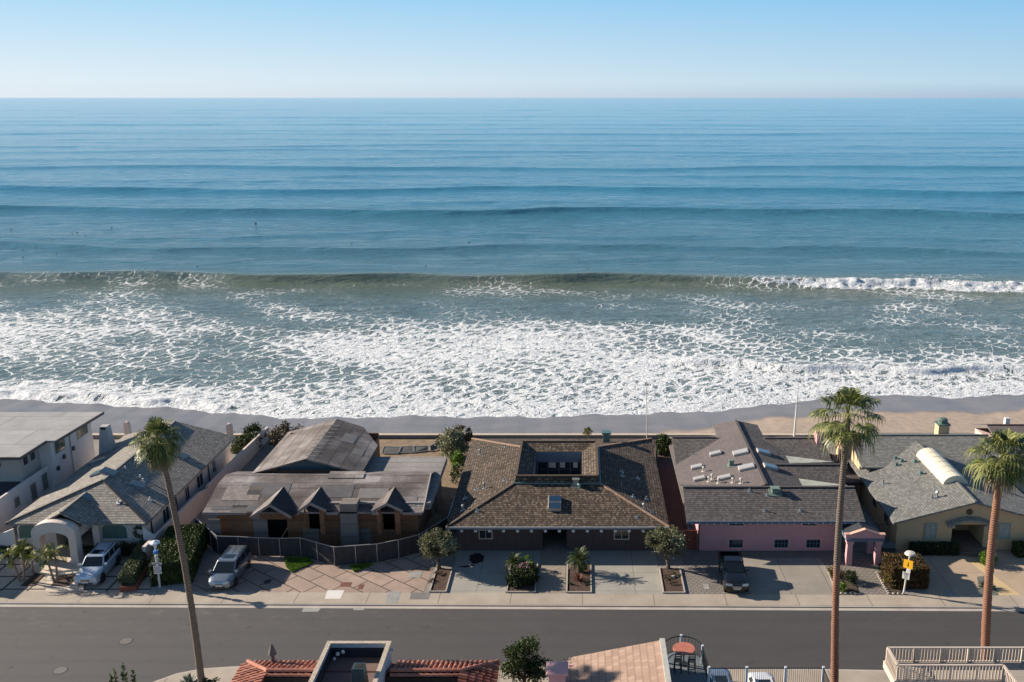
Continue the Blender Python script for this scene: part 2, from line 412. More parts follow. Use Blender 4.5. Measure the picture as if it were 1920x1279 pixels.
# lace of foam: cells of a distorted voronoi
dn = N(n, 'ShaderNodeTexNoise'); dn.inputs['Scale'].default_value = .55; dn.inputs['Detail'].default_value = 4; n.links.new(P, dn.inputs['Vector'])
dv = N(n, 'ShaderNodeVectorMath', operation='MULTIPLY_ADD'); n.links.new(dn.outputs['Color'], dv.inputs[0]); dv.inputs[1].default_value = (3.2, 3.2, 0); n.links.new(P, dv.inputs[2])
def vor(scale, sc=(1, 1, 1)):
    vr_ = N(n, 'ShaderNodeVectorRotate', rotation_type='Z_AXIS'); vr_.inputs['Angle'].default_value = -1.0; n.links.new(dv.outputs[0], vr_.inputs[0])
    mp = N(n, 'ShaderNodeMapping'); mp.inputs['Scale'].default_value = sc; n.links.new(vr_.outputs[0], mp.inputs[0])
    v = N(n, 'ShaderNodeTexVoronoi', feature='DISTANCE_TO_EDGE', voronoi_dimensions='2D'); v.inputs['Scale'].default_value = scale; n.links.new(mp.outputs[0], v.inputs['Vector']); return v.outputs[0]
v1 = vor(.46, (.6, 1.1, 1)); v2 = vor(1.25, (.55, 1.1, 1))
nf = noise(n, P, 1.3, 5, .7)
dd = mth(n, 'MULTIPLY_ADD', mth(n, 'MINIMUM', mth(n, 'MULTIPLY', v1, 1.0), mth(n, 'MULTIPLY_ADD', v2, 1.0, .10)), 1.6, mth(n, 'MULTIPLY_ADD', nf, .55, -.275))
th = mth(n, 'MULTIPLY_ADD', at.outputs['Fac'], 1.02, -.44)
fm = N(n, 'ShaderNodeMapRange', interpolation_type='SMOOTHSTEP'); n.links.new(mth(n, 'SUBTRACT', th, dd), fm.inputs[0])
fm.inputs[1].default_value = -.13; fm.inputs[2].default_value = .17
fmask = mth(n, 'MULTIPLY', fm.outputs[0], mth(n, 'GREATER_THAN', at.outputs['Fac'], .01), clamp=True)
# thin milky foam under the lace
milk = mth(n, 'MULTIPLY', at.outputs['Fac'], mth(n, 'MULTIPLY', noise(n, P, .4, 4, .6), .42), clamp=True)
wc2 = mix(n, milk, wc, (.42, .50, .52))
fcol = ramp(n, [(.34, (.46, .52, .57)), (.54, (.74, .76, .77))]); n.links.new(noise(n, P, 2.2, 5, .7, (.7, 1, 1)), fcol.inputs[0])
col = mix(n, fmask, wc2, fcol.outputs[0])
n.links.new(col, b.inputs['Base Color'])
rr = mth(n, 'MULTIPLY_ADD', fmask, .55, .11); n.links.new(rr, b.inputs['Roughness'])
b.inputs['IOR'].default_value = 1.33
# ripples, coarser further out
q1 = noise(n, P, 1.1, 5, .68, (.45, 1, 1)); q2 = noise(n, P, .22, 4, .6, (.35, 1, 1)); q3 = noise(n, P, .035, 4, .6, (.25, 1, 1))
h = mth(n, 'ADD', mth(n, 'MULTIPLY', q1, .36), mth(n, 'ADD', mth(n, 'MULTIPLY', q2, 1.05), mth(n, 'MULTIPLY', q3, 2.4)))
h = mth(n, 'ADD', h, mth(n, 'MULTIPLY', mth(n, 'MULTIPLY', fmask, nf), .42))
bp = bump(n, b, h, 1.0, 1.0)
sea = grid_mesh('sea_water', Xg, Yg, Zs + SEA, m, {'foam': fo})

# ---- beach
WALL_Y = 104.6
br_ = np.concatenate([np.arange(WALL_Y - .6, 150, .4), np.arange(150, 190, 4)])
bx = np.concatenate([np.linspace(-1500, -140, 12), np.linspace(-135, 105, 420), np.linspace(110, 1500, 12)])
By, Bx = np.meshgrid(br_, bx, indexing='ij')
ss = shore_y(Bx) - By
dry = np.interp(Bx, [-80, 0, 8, 14, 24, 33, 60], [.0, .0, .3, .8, .9, 1, 1])
Bz = SEA + np.where(ss > 0, ss * .10 * (1 - .35 * sm(8, 20, ss)), ss * .12)
Bz = Bz + (fbm(Bx, By, 2.5, 31, 3) - .5) * .10 * sm(6, 12, ss)
dl = np.interp(Bx, [-200, -2, 6, 10, 24, 33, 45, 60, 200], [60, 60, 12.5, 9.0, 6.8, 7.8, 9.2, 8.6, 9])
dl = dl + .6 * np.sin(Bx / 5) + .3 * np.sin(Bx / 2.1)
m, n, b = nodes('beach_sand')
g = N(n, 'ShaderNodeNewGeometry'); P = g.outputs['Position']
at = N(n, 'ShaderNodeAttribute', attribute_name='dry')
c1 = ramp(n, [(.3, (.30, .235, .185)), (.75, (.43, .345, .275))]); n.links.new(noise(n, P, 1.2, 6, .65), c1.inputs[0])
c2 = ramp(n, [(.3, (.15, .132, .13)), (.7, (.21, .183, .172))]); n.links.new(noise(n, P, .35, 5, .6, (.5, 1, 1)), c2.inputs[0])
trk = noise(n, P, 2.8, 3, .7)
dk = mth(n, 'MULTIPLY', mth(n, 'LESS_THAN', trk, .40), .35)
n.links.new(mix(n, at.outputs['Fac'], c2.outputs[0], mix(n, dk, c1.outputs[0], (.22, .17, .13))), b.inputs['Base Color'])
n.links.new(mth(n, 'MULTIPLY_ADD', at.outputs['Fac'], .55, .33), b.inputs['Roughness'])
bump(n, b, mth(n, 'ADD', trk, noise(n, P, 9, 3)), .35, .06)
grid_mesh('beach', Bx, By, Bz, m, {'dry': sm(0, 2.2, ss - dl)})

# ---- ground sheet and road
asph_m, n, b = nodes('road_asphalt')
g = N(n, 'ShaderNodeNewGeometry'); P = g.outputs['Position']; s_ = N(n, 'ShaderNodeSeparateXYZ'); n.links.new(P, s_.inputs[0])
lft = N(n, 'ShaderNodeMapRange'); n.links.new(s_.outputs[0], lft.inputs[0]); lft.inputs[1].default_value = 4; lft.inputs[2].default_value = -40
base = mix(n, lft.outputs[0], (.050, .049, .052), (.092, .089, .088))
f1 = noise(n, P, .35, 6, .65, (.5, 1, 1)); f2 = noise(n, P, 22, 2); f3 = noise(n, P, 1.1, 9, .8, (.5, 1, 1))
col = mix(n, mth(n, 'MULTIPLY', f1, .45), base, (.105, .099, .094))
scm = N(n, 'ShaderNodeMapRange', interpolation_type='SMOOTHSTEP'); n.links.new(f3, scm.inputs[0]); scm.inputs[1].default_value = .52; scm.inputs[2].default_value = .72
sc_ = mth(n, 'MULTIPLY', mth(n, 'MULTIPLY', scm.outputs[0], .55), mth(n, 'MULTIPLY_ADD', lft.outputs[0], .8, .12))
nearkerb = N(n, 'ShaderNodeMapRange'); n.links.new(s_.outputs[1], nearkerb.inputs[0]); nearkerb.inputs[1].default_value = 60; nearkerb.inputs[2].default_value = 66
col = mix(n, mth(n, 'MULTIPLY', sc_, nearkerb.outputs[0]), col, (.25, .235, .22))
col = mix(n, mth(n, 'MULTIPLY', mth(n, 'GREATER_THAN', f2, .66), .35), col, (.2, .19, .185))
# sealed cracks and old seams
vr = N(n, 'ShaderNodeTexVoronoi', feature='DISTANCE_TO_EDGE'); vr.inputs['Scale'].default_value = .16
dn_ = N(n, 'ShaderNodeTexNoise'); dn_.inputs['Scale'].default_value = .5; dn_.inputs['Detail'].default_value = 5; n.links.new(P, dn_.inputs['Vector'])
dv_ = N(n, 'ShaderNodeVectorMath', operation='MULTIPLY_ADD'); n.links.new(dn_.outputs['Color'], dv_.inputs[0]); dv_.inputs[1].default_value = (3, 3, 0); n.links.new(P, dv_.inputs[2]); n.links.new(dv_.outputs[0], vr.inputs['Vector'])
col = mix(n, mth(n, 'MULTIPLY', mth(n, 'LESS_THAN', vr.outputs[0], .0035), .18), col, (.03, .03, .032))
# wheel tracks along the street and darker gutter edge
tr_ = mth(n, 'SINE', mth(n, 'MULTIPLY_ADD', s_.outputs[1], 3.4, mth(n, 'MULTIPLY', noise(n, P, .08, 2), 2.0))); tk = N(n, 'ShaderNodeMapRange', interpolation_type='SMOOTHSTEP'); n.links.new(tr_, tk.inputs[0]); tk.inputs[1].default_value = .3; tk.inputs[2].default_value = 1.0
col = mix(n, mth(n, 'MULTIPLY', mth(n, 'MULTIPLY', tk.outputs[0], noise(n, P, .5, 4, .6, (.15, 1, 1))), .20), col, (.035, .034, .036))
oil = noise(n, P, .9, 3, .5); om = N(n, 'ShaderNodeMapRange', interpolation_type='SMOOTHSTEP'); n.links.new(oil, om.inputs[0]); om.inputs[1].default_value = .66; om.inputs[2].default_value = .76
col = mix(n, mth(n, 'MULTIPLY', om.outputs[0], .5), col, (.03, .028, .028))
n.links.new(col, b.inputs['Base Color']); b.inputs['Roughness'].default_value = .85; b.inputs['Specular IOR Level'].default_value = .3
bump(n, b, noise(n, P, 30, 2), .3, .01)

def concrete(name, c1, c2, jx=0, jy=0, rough=.85, jw=.02, jc=(.10, .09, .08), uvrot=0, stain=.3, off=0.5, scale=.5):
    if name in _M: return _M[name]
    m, n, b = nodes(name); g = N(n, 'ShaderNodeNewGeometry'); P = g.outputs['Position']
    f = noise(n, P, scale, 6, .65); r = ramp(n, [(.3, c1), (.7, c2)]); n.links.new(f, r.inputs[0]); col = r.outputs[0]
    st = noise(n, P, 1.7, 5, .7); col = mix(n, mth(n, 'MULTIPLY', mth(n, 'GREATER_THAN', st, .62), stain), col, sc3(c1, .72))
    hh = noise(n, P, 20, 2)
    if jx:
        mp = N(n, 'ShaderNodeMapping'); mp.inputs['Rotation'].default_value = (0, 0, uvrot); n.links.new(P, mp.inputs[0])
        br = N(n, 'ShaderNodeTexBrick'); n.links.new(mp.outputs[0], br.inputs['Vector']); br.offset = off
        br.inputs['Scale'].default_value = 1; br.inputs['Brick Width'].default_value = jx; br.inputs['Row Height'].default_value = jy
        br.inputs['Mortar Size'].default_value = jw; br.inputs['Color1'].default_value = (0, 0, 0, 1); br.inputs['Color2'].default_value = (1, 1, 1, 1); br.inputs['Mortar'].default_value = (.5, .5, .5, 1)
        sp = N(n, 'ShaderNodeSeparateColor'); n.links.new(br.outputs['Color'], sp.inputs[0])
        col = mix(n, mth(n, 'MULTIPLY', sp.outputs[0], .25), col, sc3(c1, .7))
        col = mix(n, br.outputs['Fac'], col, jc); hh = mth(n, 'SUBTRACT', hh, br.outputs['Fac'])
    n.links.new(col, b.inputs['Base Color']); b.inputs['Roughness'].default_value = rough; b.inputs['Specular IOR Level'].default_value = .3
    bump(n, b, hh, .35, .015)
    _M[name] = m; return m
soil = plain('bare_soil', (.15, .115, .085), .95, .35, 2.5, bmp=.5)
mulch = plain('bark_mulch', (.070, .043, .032), .95, .5, 6, bmp=.8)
g = MB(); g.prism([(-1500, -400), (1500, -400), (1500, WALL_Y - .3), (-1500, WALL_Y - .3)], -4.5, -.16)
struct(g.build('ground', soil))
def kerbY(x): return 66.75 - .0086 * (x)         # face of the far kerb
def strip(y0, y1, x0=-150, x1=150, n=40):
    xs = [x0 + (x1 - x0) * i / n for i in range(n + 1)]
    return [(x, kerbY(x) + y0) for x in xs] + [(x, kerbY(x) + y1) for x in reversed(xs)]
near_pts = [G(200, 1330), G(262, 1290), G(290, 1277), G(332, 1262), G(380, 1253), G(440, 1249), G(640, 1248), G(1100, 1250), G(1400, 1252), G(1650, 1256), G(1930, 1260)]
near_line = [(-28, 40), (-27, 50)] + [(p.x, p.y) for p in near_pts] + [(150, 56)]
near_line = [p for p in near_line]
g = MB(); far_e = [(x, kerbY(x)) for x in (150, 100, 60, 20, -20, -60, -110, -150)]
road_poly = [(-150, -60), (-28, -60)] + near_line + far_e
g.prism(road_poly, -.158, -.10); struct(g.build('road', asph_m))
kerb_m = concrete('kerb_concrete', (.36, .32, .28), (.47, .43, .38))
side_m = concrete('sidewalk_concrete', (.32, .275, .225), (.43, .375, .31), 5.6, 30, off=0, jw=.03, jc=(.17, .145, .12), stain=.22)
g = MB(); g.prism(strip(-.42, -.02), -.157, -.088); g.prism(strip(-.02, .14), -.157, .0); struct(g.build('kerb', kerb_m, bevel=.03))
g = MB(); g.prism(strip(.145, 1.85), -.157, .004); struct(g.build('sidewalk', side_m))
# far lots: one paved base between pavement and sea wall
g = MB(); g.prism(strip(1.855, 36.9), -.157, -.012)
lotm = concrete('lot_paving', (.20, .185, .17), (.27, .25, .225)); struct(g.build('lot_ground', lotm))
# near side
def offset_line(pts, d):
    out = []
    for i, p in enumerate(pts):
        a = Vector(pts[max(i - 1, 0)]); c = Vector(pts[min(i + 1, len(pts) - 1)]); t = (c - a).normalized()
        out.append((p[0] + t.y * d, p[1] - t.x * d))
    return out
n0 = offset_line(near_line, .02); n1 = offset_line(near_line, .17); n2 = offset_line(near_line, .18); n3 = offset_line(near_line, 2.2)
def band(a, c, z0, z1, name, mat):
    g = MB()
    for i in range(len(a) - 1):
        g.prism([a[i], a[i + 1], c[i + 1], c[i]], z0, z1)
    return struct(g.build(name, mat))
band(n0, n1, -.157, .0, 'kerb', kerb_m); band(n2, n3, -.157, .004, 'sidewalk', side_m)
g = MB(); g.prism([(-28, -60), (150, -60)] + [(p[0], p[1]) for p in reversed(offset_line(near_line, 2.21))], -.157, -.01)
struct(g.build('lot_ground', concrete('near_lot_paving', (.40, .35, .30), (.50, .44, .37))))
# ============================================================ BUILDING HELPERS
WHITE = plain('white_paint', (.62, .62, .60), .55, .05)
TEAL = plain('weathered_copper', (.11, .19, .19), .45, .25, 3, metal=.3)
GREYM = plain('galvanised_metal', (.30, .32, .33), .4, .15, 3, metal=.6)
DARKM = plain('dark_metal', (.035, .04, .05), .45, .2)
GLASS = glass()
SKYG = glass('skylight_glass', (.10, .16, .19), .06)
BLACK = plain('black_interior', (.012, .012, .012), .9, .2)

def zplane(pts):
    p0, p1, p2 = (Vector(p) for p in pts[:3]); n = (p1 - p0).cross(p2 - p0).normalized()
    if n.z < 0: n = -n
    return p0, n
def onroof(u, v, pts):
    p0, n = zplane(pts); o = Vector((0, 0, HC)); d = ray(u, v)
    return o + d * ((p0 - o).dot(n) / d.dot(n)), n
def axes(n):
    a = Vector((-n.y, n.x, 0)); a = Vector((1, 0, 0)) if a.length < .02 else a.normalized()
    if a.x < 0 and abs(a.x) > .5: a = -a
    b = n.cross(a)
    if b.z < 0: b = -b
    return a, b
def fbox(g, c, a, b, n, hu, hv, h0, h1):
    q = [(-hu, -hv), (hu, -hv), (hu, hv), (-hu, hv)]
    return g.add([c + a * x + b * y + n * h0 for x, y in q] + [c + a * x + b * y + n * h1 for x, y in q],
                 [(3, 2, 1, 0), (4, 5, 6, 7), (0, 1, 5, 4), (1, 2, 6, 5), (2, 3, 7, 6), (3, 0, 4, 7)])
def skylight(par, u, v, pts, wd, ln, fm=GREYM, gm=SKYG, h=.14, panes=1, rot=False):
    c, n = onroof(u, v, pts); a, b = axes(n)
    if rot: a, b = b, a
    g = MB(); fbox(g, c, a, b, n, wd / 2, ln / 2, -.05, h); f = g.build('skylight', fm, par, bevel=.02)
    g = MB(); k = ln / panes
    for i in range(panes):
        fbox(g, c + b * (-ln / 2 + k * (i + .5)), a, b, n, wd / 2 - .07, k / 2 - .05, h + .003, h + .03)
    g.build('pane', gm, f)
def vent(par, u, v, pts, h=.45, r=.06, mat=GREYM, cap=False):
    c, n = onroof(u, v, pts); g = MB()
    a, b = axes(n); fbox(g, c, a, b, n, .17, .2, -.02, .02)
    g.cyl(c, r, c.z - .05, c.z + h, 8)
    if cap: g.cyl(c, r * 2.1, c.z + h, c.z + h + .12, 8, r * 1.1)
    g.build('vent_pipe', mat, par)
def ventbox(par, u, v, pts, s=.3, h=.35, mat=TEAL):
    c, n = onroof(u, v, pts); a, b = axes(n); g = MB()
    fbox(g, c, a, b, n, s * 1.3, s * 1.2, -.02, .03)
    g.box(c.x - s * .7, c.x + s * .7, c.y - s * .6, c.y + s * .6, c.z, c.z + h); g.box(c.x - s * .95, c.x + s * .95, c.y - s * .85, c.y + s * .85, c.z + h, c.z + h + .06)
    g.build('roof_vent', mat, par, bevel=.01)
def roof(par, polys, mat, t=.16, name='roof'):
    g = MB()
    for p in polys: g.slab(p, t)
    return g.build(name, mat, par)
def ridge(par, segs, mat, w=.22, name='ridge_cap'):
    for p, q in segs:
        g = MB(); g.bar(Vector(p) + Vector((0, 0, .03)), Vector(q) + Vector((0, 0, .03)), w, .09); g.build(name, mat, par)
def gableX(x0, x1, yr, zr, y1, z1, y2, z2):
    return [[(x0, y1, z1), (x1, y1, z1), (x1, yr, zr), (x0, yr, zr)], [(x1, y2, z2), (x0, y2, z2), (x0, yr, zr), (x1, yr, zr)]]
def gableY(y0, y1, xr, zr, x1, z1, x2, z2):
    return [[(x1, y1, z1), (x1, y0, z1), (xr, y0, zr), (xr, y1, zr)], [(x2, y0, z2), (x2, y1, z2), (xr, y1, zr), (xr, y0, zr)]]
def wallY(g, x0, x1, z0, z1, y, th, holes=()):
    """wall facing the street at y, thickness th behind it, with real openings"""
    xs = sorted({x0, x1, *[h[0] for h in holes], *[h[1] for h in holes]}); zs = sorted({z0, z1, *[h[2] for h in holes], *[h[3] for h in holes]})
    for i in range(len(xs) - 1):
        for j in range(len(zs) - 1):
            cx, cz = (xs[i] + xs[i + 1]) / 2, (zs[j] + zs[j + 1]) / 2
            if any(h[0] < cx < h[1] and h[2] < cz < h[3] for h in holes): continue
            g.box(xs[i], xs[i + 1], y, y + th, zs[j], zs[j + 1])
def rectY(u0, u1, v0, v1, Y):
    a = atY(u0, v0, Y); b_ = atY(u1, v1, Y); return (a.x, b_.x, b_.z, a.z)
def winY(par, r, y, fm=WHITE, gm=GLASS, nv=1, nh=0, fw=.09, name='window', sill=False, d=.06):
    """framed window lying on the wall face at y (facing the street)"""
    x0, x1, z0, z1 = r; g = MB()
    for b_ in ((x0, x1, z1 - fw, z1), (x0, x1, z0, z0 + fw), (x0, x0 + fw, z0 + fw, z1 - fw), (x1 - fw, x1, z0 + fw, z1 - fw)):
        g.box(b_[0], b_[1], y - d, y + .02, b_[2], b_[3])
    for i in range(nv):
        xc = x0 + (x1 - x0) * (i + 1) / (nv + 1); g.box(xc - .025, xc + .025, y - d * .8, y - .01, z0 + fw, z1 - fw)
    for i in range(nh):
        zc = z0 + (z1 - z0) * (i + 1) / (nh + 1); g.box(x0 + fw, x1 - fw, y - d * .75, y - .012, zc - .02, zc + .02)
    if sill: g.box(x0 - .06, x1 + .06, y - d - .06, y - d + .01, z0 - .05, z0 + .02)
    f = g.build(name, fm, par)
    g = MB(); g.box(x0 + fw * .8, x1 - fw * .8, y - .02, y - .004, z0 + fw * .8, z1 - fw * .8); g.build('pane', gm, f)
    return f
def winX(par, x, y0, y1, z0, z1, side=1, fm=WHITE, gm=GLASS, nv=0, fw=.08):
    g = MB(); a, b_ = (x - .02, x + .05) if side > 0 else (x - .05, x + .02)
    for q in ((y0, y1, z1 - fw, z1), (y0, y1, z0, z0 + fw), (y0, y0 + fw, z0 + fw, z1 - fw), (y1 - fw, y1, z0 + fw, z1 - fw)): g.box(a, b_, *q)
    for i in range(nv):
        yc = y0 + (y1 - y0) * (i + 1) / (nv + 1); g.box(a, b_ - .01 * side, yc - .025, yc + .025, z0 + fw, z1 - fw)
    f = g.build('window', fm, par)
    g = MB(); p, q = (x + .004, x + .02) if side > 0 else (x - .02, x - .004)
    g.box(p, q, y0 + fw * .8, y1 - fw * .8, z0 + fw * .8, z1 - fw * .8); g.build('pane', gm, f)

# ============================================================ MAIN HOUSE (dark shake hip roof with a courtyard)
SHAKE = shingle('cedar_shakes', [(0, (.022, .016, .012)), (.3, (.060, .045, .033)), (.6, (.115, .085, .062)), (.82, (.225, .170, .130)), (1, (.42, .33, .27))], .19, .25, .9, 1.0, .26, .12, gap=.02, rowdark=.88)
h = thing('house', 'long dark brown house with shake hip roof and square sunken courtyard in its middle', 'house', (-2.1, 76.1, 0))
FL, FR, RL, RR = Vector((-11.6, 75.2, 2.6)), Vector((7.4, 75.2, 2.6)), Vector((-11.8, 97, 2.6)), Vector((7.4, 97, 2.6))
iFL, iFR, iRL, iRR = Vector((-6.1, 80.7, 4.32)), Vector((1.5, 80.7, 4.32)), Vector((-6.1, 89.9, 4.32)), Vector((1.5, 89.9, 4.32))
pf, pl, pr, pb = [FL, FR, iFR, iFL], [RL, FL, iFL, iRL], [FR, RR, iRR, iFR], [RR, RL, iRL, iRR]
roof(h, [pf, pl, pr, pb], SHAKE)
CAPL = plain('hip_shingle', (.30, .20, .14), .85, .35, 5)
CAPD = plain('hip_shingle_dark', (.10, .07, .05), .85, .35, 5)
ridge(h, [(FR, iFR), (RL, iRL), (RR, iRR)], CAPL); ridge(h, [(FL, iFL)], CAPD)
# raised rim: outer face, then slopes falling inwards to the opening
o0 = [(-6.1, 80.7), (1.5, 80.7), (1.5, 89.9), (-6.1, 89.9)]; o1 = [(-5.98, 80.82), (1.38, 80.82), (1.38, 89.78), (-5.98, 89.78)]
o2 = [(-4.55, 82.1), (-.05, 82.1), (-.05, 88.35), (-4.55, 88.35)]
g = MB()
for i in range(4):
    j = (i + 1) % 4
    g.poly((*o0[i], 4.2), (*o0[j], 4.2), (*o1[j], 4.95), (*o1[i], 4.95))
    g.poly((*o1[i], 4.95), (*o1[j], 4.95), (*o2[j], 4.38), (*o2[i], 4.38))
g.build('courtyard_roof', SHAKE, h)
ridge(h, [((*o1[i], 4.95), (*o1[(i + 1) % 4], 4.95)) for i in range(4)], CAPD, .2)
g = MB()
for (x0, x1, y0, y1) in ((-6.25, 1.65, 80.52, 80.66), (1.54, 1.68, 80.66, 89.9)): g.box(x0, x1, y0, y1, 4.2, 4.40)
g.build('flashing', TEAL, h)
SIDING = wood('brown_siding', (.072, .052, .055), (.095, .070, .070), .2, True, .7, .5)
g = MB()
ent = (-3.45, -1.35, 0, 2.5)
w1 = rectY(897, 924, 993, 1011, 76.1); w2 = rectY(1151, 1180, 994, 1012, 76.1)
wallY(g, -10.8, 6.7, 0, 2.56, 76.1, .2, [ent, w1, w2])
g.box(-10.8, -10.6, 76.3, 96.2, 0, 2.56); g.box(6.5, 6.7, 76.3, 96.2, 0, 2.56); g.box(-10.6, 6.5, 96, 96.2, 0, 2.56)
g.box(-3.65, -3.45, 76.3, 80.5, 0, 2.56); g.box(-1.35, -1.15, 76.3, 80.5, 0, 2.56); g.box(-3.45, -1.35, 80.3, 80.5, 0, 2.56)
g.build('wall', SIDING, h)
FR_D = plain('slate_blue_trim', (.14, .16, .20), .6, .1)
g = MB(); g.box(-4.55, -.05, 81.98, 82.1, 0, 4.38); g.box(-4.67, -4.55, 82.1, 88.35, 0, 4.38); g.box(-.05, .07, 82.1, 88.35, 0, 4.38); g.box(-4.67, .07, 88.35, 88.5, 3.45, 4.38)
g.build('courtyard_wall', FR_D, h)
f = winY(h, (-4.5, -.1, 1.7, 3.45), 88.36, FR_D, GLASS, 3, 1, .12, 'courtyard_window')
g = MB(); g.box(-4.67, .07, 88.36, 88.5, 0, 1.7); g.build('courtyard_sill_wall', SIDING, h)
# warm-lit things seen in the glass: curtains
CUR = plain('cream_curtain', (.55, .48, .40), .8, .2, 3)
for x0, x1 in ((-3.3, -2.6), (-2.2, -1.7), (-.9, -.45)):
    g = MB(); g.box(x0, x1, 88.30, 88.325, 2.75, 3.3); g.build('curtain', CUR, f)
for i in range(14):
    x = -10.25 + i * 1.185; g = MB(); g.box(x - .07, x + .07, 75.02, 76.08, 2.26, 2.40); rt = g.build('rafter_tail', SIDING, h)
    g = MB(); g.box(x - .12, x + .12, 74.96, 75.016, 2.22, 2.42); g.build('white_end', WHITE, rt)
g = MB(); g.box(-11.6, 7.4, 75.08, 75.19, 2.44, 2.63); g.build('gutter', plain('grey_gutter', (.28, .29, .31), .5, .1), h)
BEIGE = plain('beige_trim', (.42, .37, .31), .6, .1)
winY(h, w1, 76.13, BEIGE, GLASS, 1, 0, .1); winY(h, w2, 76.13, BEIGE, GLASS, 1, 0, .1)
g = MB(); g.box(-3.2, -2.9, 79.8, 80.29, 0, 2.1); g.box(-2.85, -1.6, 80.2, 80.28, 0, 2.1); g.build('front_door', plain('dark_door', (.03, .018, .015), .5, .2), h)
for k in range(3): g = MB(); g.box(-1.03, -.90, 76.03, 76.09, 2.05 - k * .22, 2.19 - k * .22); g.build('number_tile', DARKM, h)
skylight(h, 1040, 946, pf, 1.15, 1.75, BEIGE, glass('dark_skylight', (.02, .05, .09), .05), .3, 2)
ventbox(h, 1080, 909, pf, .34, .55, plain('tin', (.30, .33, .30), .4, .2, metal=.5)); vent(h, 1087, 914, pf, .3, .12, TEAL, True)
for (u, v, p, hh) in ((900, 852, pl, .6), (948, 839, pl, .4), (946, 901, pl, .3), (892, 918, pl, .25), (908, 916, pl, .6), (872, 935, pl, .3), (868, 957, pl, .55), (894, 958, pf, .25)):
    vent(h, u, v, p, hh * .8, .07, GREYM, hh > .5)
for (u, v, p, hh) in ((1166, 885, pr, .3), (1167, 893, pr, .4), (1196, 898, pr, .2), (1187, 932, pr, .3), (1212, 936, pr, .35), (1207, 955, pr, .6), (1222, 961, pr, .3), (1194, 970, pf, .15)):
    vent(h, u, v, p, hh * .8, .07, GREYM, hh > .5)
c = G(1137, 830, 3.3); g = MB(); g.box(c.x - .35, c.x + .35, c.y - .3, c.y + .3, 2.9, 4.35); g.box(c.x - .5, c.x + .5, c.y - .45, c.y + .45, 4.35, 4.5); g.build('chimney', TEAL, h)

# ============================================================ PINK HOUSE
COMP = shingle('composition_shingles', [(0, (.055, .050, .048)), (.4, (.095, .086, .084)), (.75, (.15, .136, .132)), (1, (.24, .22, .21))], .24, .24, .85, .8, .3, .15, gap=.018, rowdark=.6)
COMPP = shingle('plum_shingles', [(0, (.10, .085, .083)), (.5, (.14, .12, .117)), (1, (.19, .165, .158))], .32, .2, .85, .5, .45, .2, gap=.008, rowdark=.25)
PINK = plain('pink_stucco', (.52, .29, .30), .85, .06, 1.2, bmp=.15)
PINKD = plain('pink_trim', (.60, .34, .33), .8, .06)
BTRIM = plain('blue_grey_trim', (.10, .14, .19), .6, .15)
h = thing('house', 'pink stucco house with dark shingle roof and gabled entry portico', 'house', (16, 76, 0))
f1, b1 = gableX(8.9, 24.1, 79.2, 4.55, 75.5, 3.0, 83.0, 3.2)
roof(h, [f1, b1], COMP)
ml, mr = gableY(79.4, 94.0, 16.3, 4.72, 9.0, 2.95, 22.0, 3.2)
ml2, mr2 = [(13.9, 97.2, 4.08), (13.9, 93.9, 4.08), (16.3, 93.9, 4.721), (16.3, 96.8, 4.721)], [(18.7, 93.9, 4.08), (18.7, 97.2, 4.08), (16.3, 96.8, 4.721), (16.3, 93.9, 4.721)]
roof(h, [ml, ml2], COMPP, name='side_roof'); roof(h, [mr, mr2], COMP, name='side_roof')
wl = gableX(9.2, 15.9, 92.9, 4.22, 87.7, 2.8, 96, 3.2); roof(h, wl, COMP, name='rear_roof')
wr = gableX(17, 24.6, 92.6, 4.25, 88.6, 3.15, 96, 3.2); roof(h, wr, COMP, name='rear_roof')
wm = gableX(17, 24.4, 85.3, 4.25, 83.0, 3.3, 87.6, 3.3); roof(h, wm, COMP, name='rear_roof')
ridge(h, [((8.9, 79.2, 4.55), (24.1, 79.2, 4.55)), ((9.2, 92.9, 4.22), (13.6, 92.9, 4.22)), ((18.6, 92.6, 4.25), (24.6, 92.6, 4.25)), ((18.2, 85.3, 4.25), (24.4, 85.3, 4.25)), ((16.3, 79.4, 4.72), (16.3, 96.8, 4.72))],
      plain('ridge_shingle', (.085, .072, .072), .85, .3, 6), .26)
COP = plain('verdigris_sheet', (.34, .36, .31), .6, .25, 1.5)
for tri in ([(18.6, 89.6, 3.72), (24.4, 87.4, 3.72), (18.6, 86.9, 3.72)], [(18.0, 84.0, 3.72), (24.2, 81.6, 3.72), (18.0, 81.4, 3.72)]):
    g = MB(); g.slab(tri, .1); g.build('metal_valley', COP, h)
wins = [rectY(1366, 1394, 1010.5, 1028.5, 75.95), rectY(1451, 1479, 1010.5, 1028.5, 75.95), rectY(1511, 1539, 1010.5, 1028.5, 75.95), rectY(1367, 1396, 974, 987, 75.95), rectY(1504, 1533, 974, 987, 75.95)]
g = MB(); wallY(g, 9.95, 22.0, 0, 3.1, 76, .2, wins); g.box(9.95, 10.15, 76.2, 82.5, 0, 3.1); g.box(22, 22.2, 76.01, 95, 0, 3.1)
g.add([(9.97, 76.2, 3.1), (9.97, 82.3, 3.1), (9.97, 79.2, 4.35), (10.13, 76.2, 3.1), (10.13, 82.3, 3.1), (10.13, 79.2, 4.35)], [(0, 1, 2), (5, 4, 3), (0, 2, 5, 3), (1, 4, 5, 2)])
g.box(10.6, 10.8, 82.5, 95.8, 0, 2.9); g.box(10.8, 23.6, 95.6, 95.8, 0, 3.1); g.box(23.4, 23.6, 84, 95.6, 0, 3.1)
g.build('wall', PINK, h)
for r in wins: winY(h, (r[0] - .06, r[1] + .06, r[2] - .06, min(r[3] + .06, 2.98)), 76.03, PINKD, GLASS, 0, 0, .13)
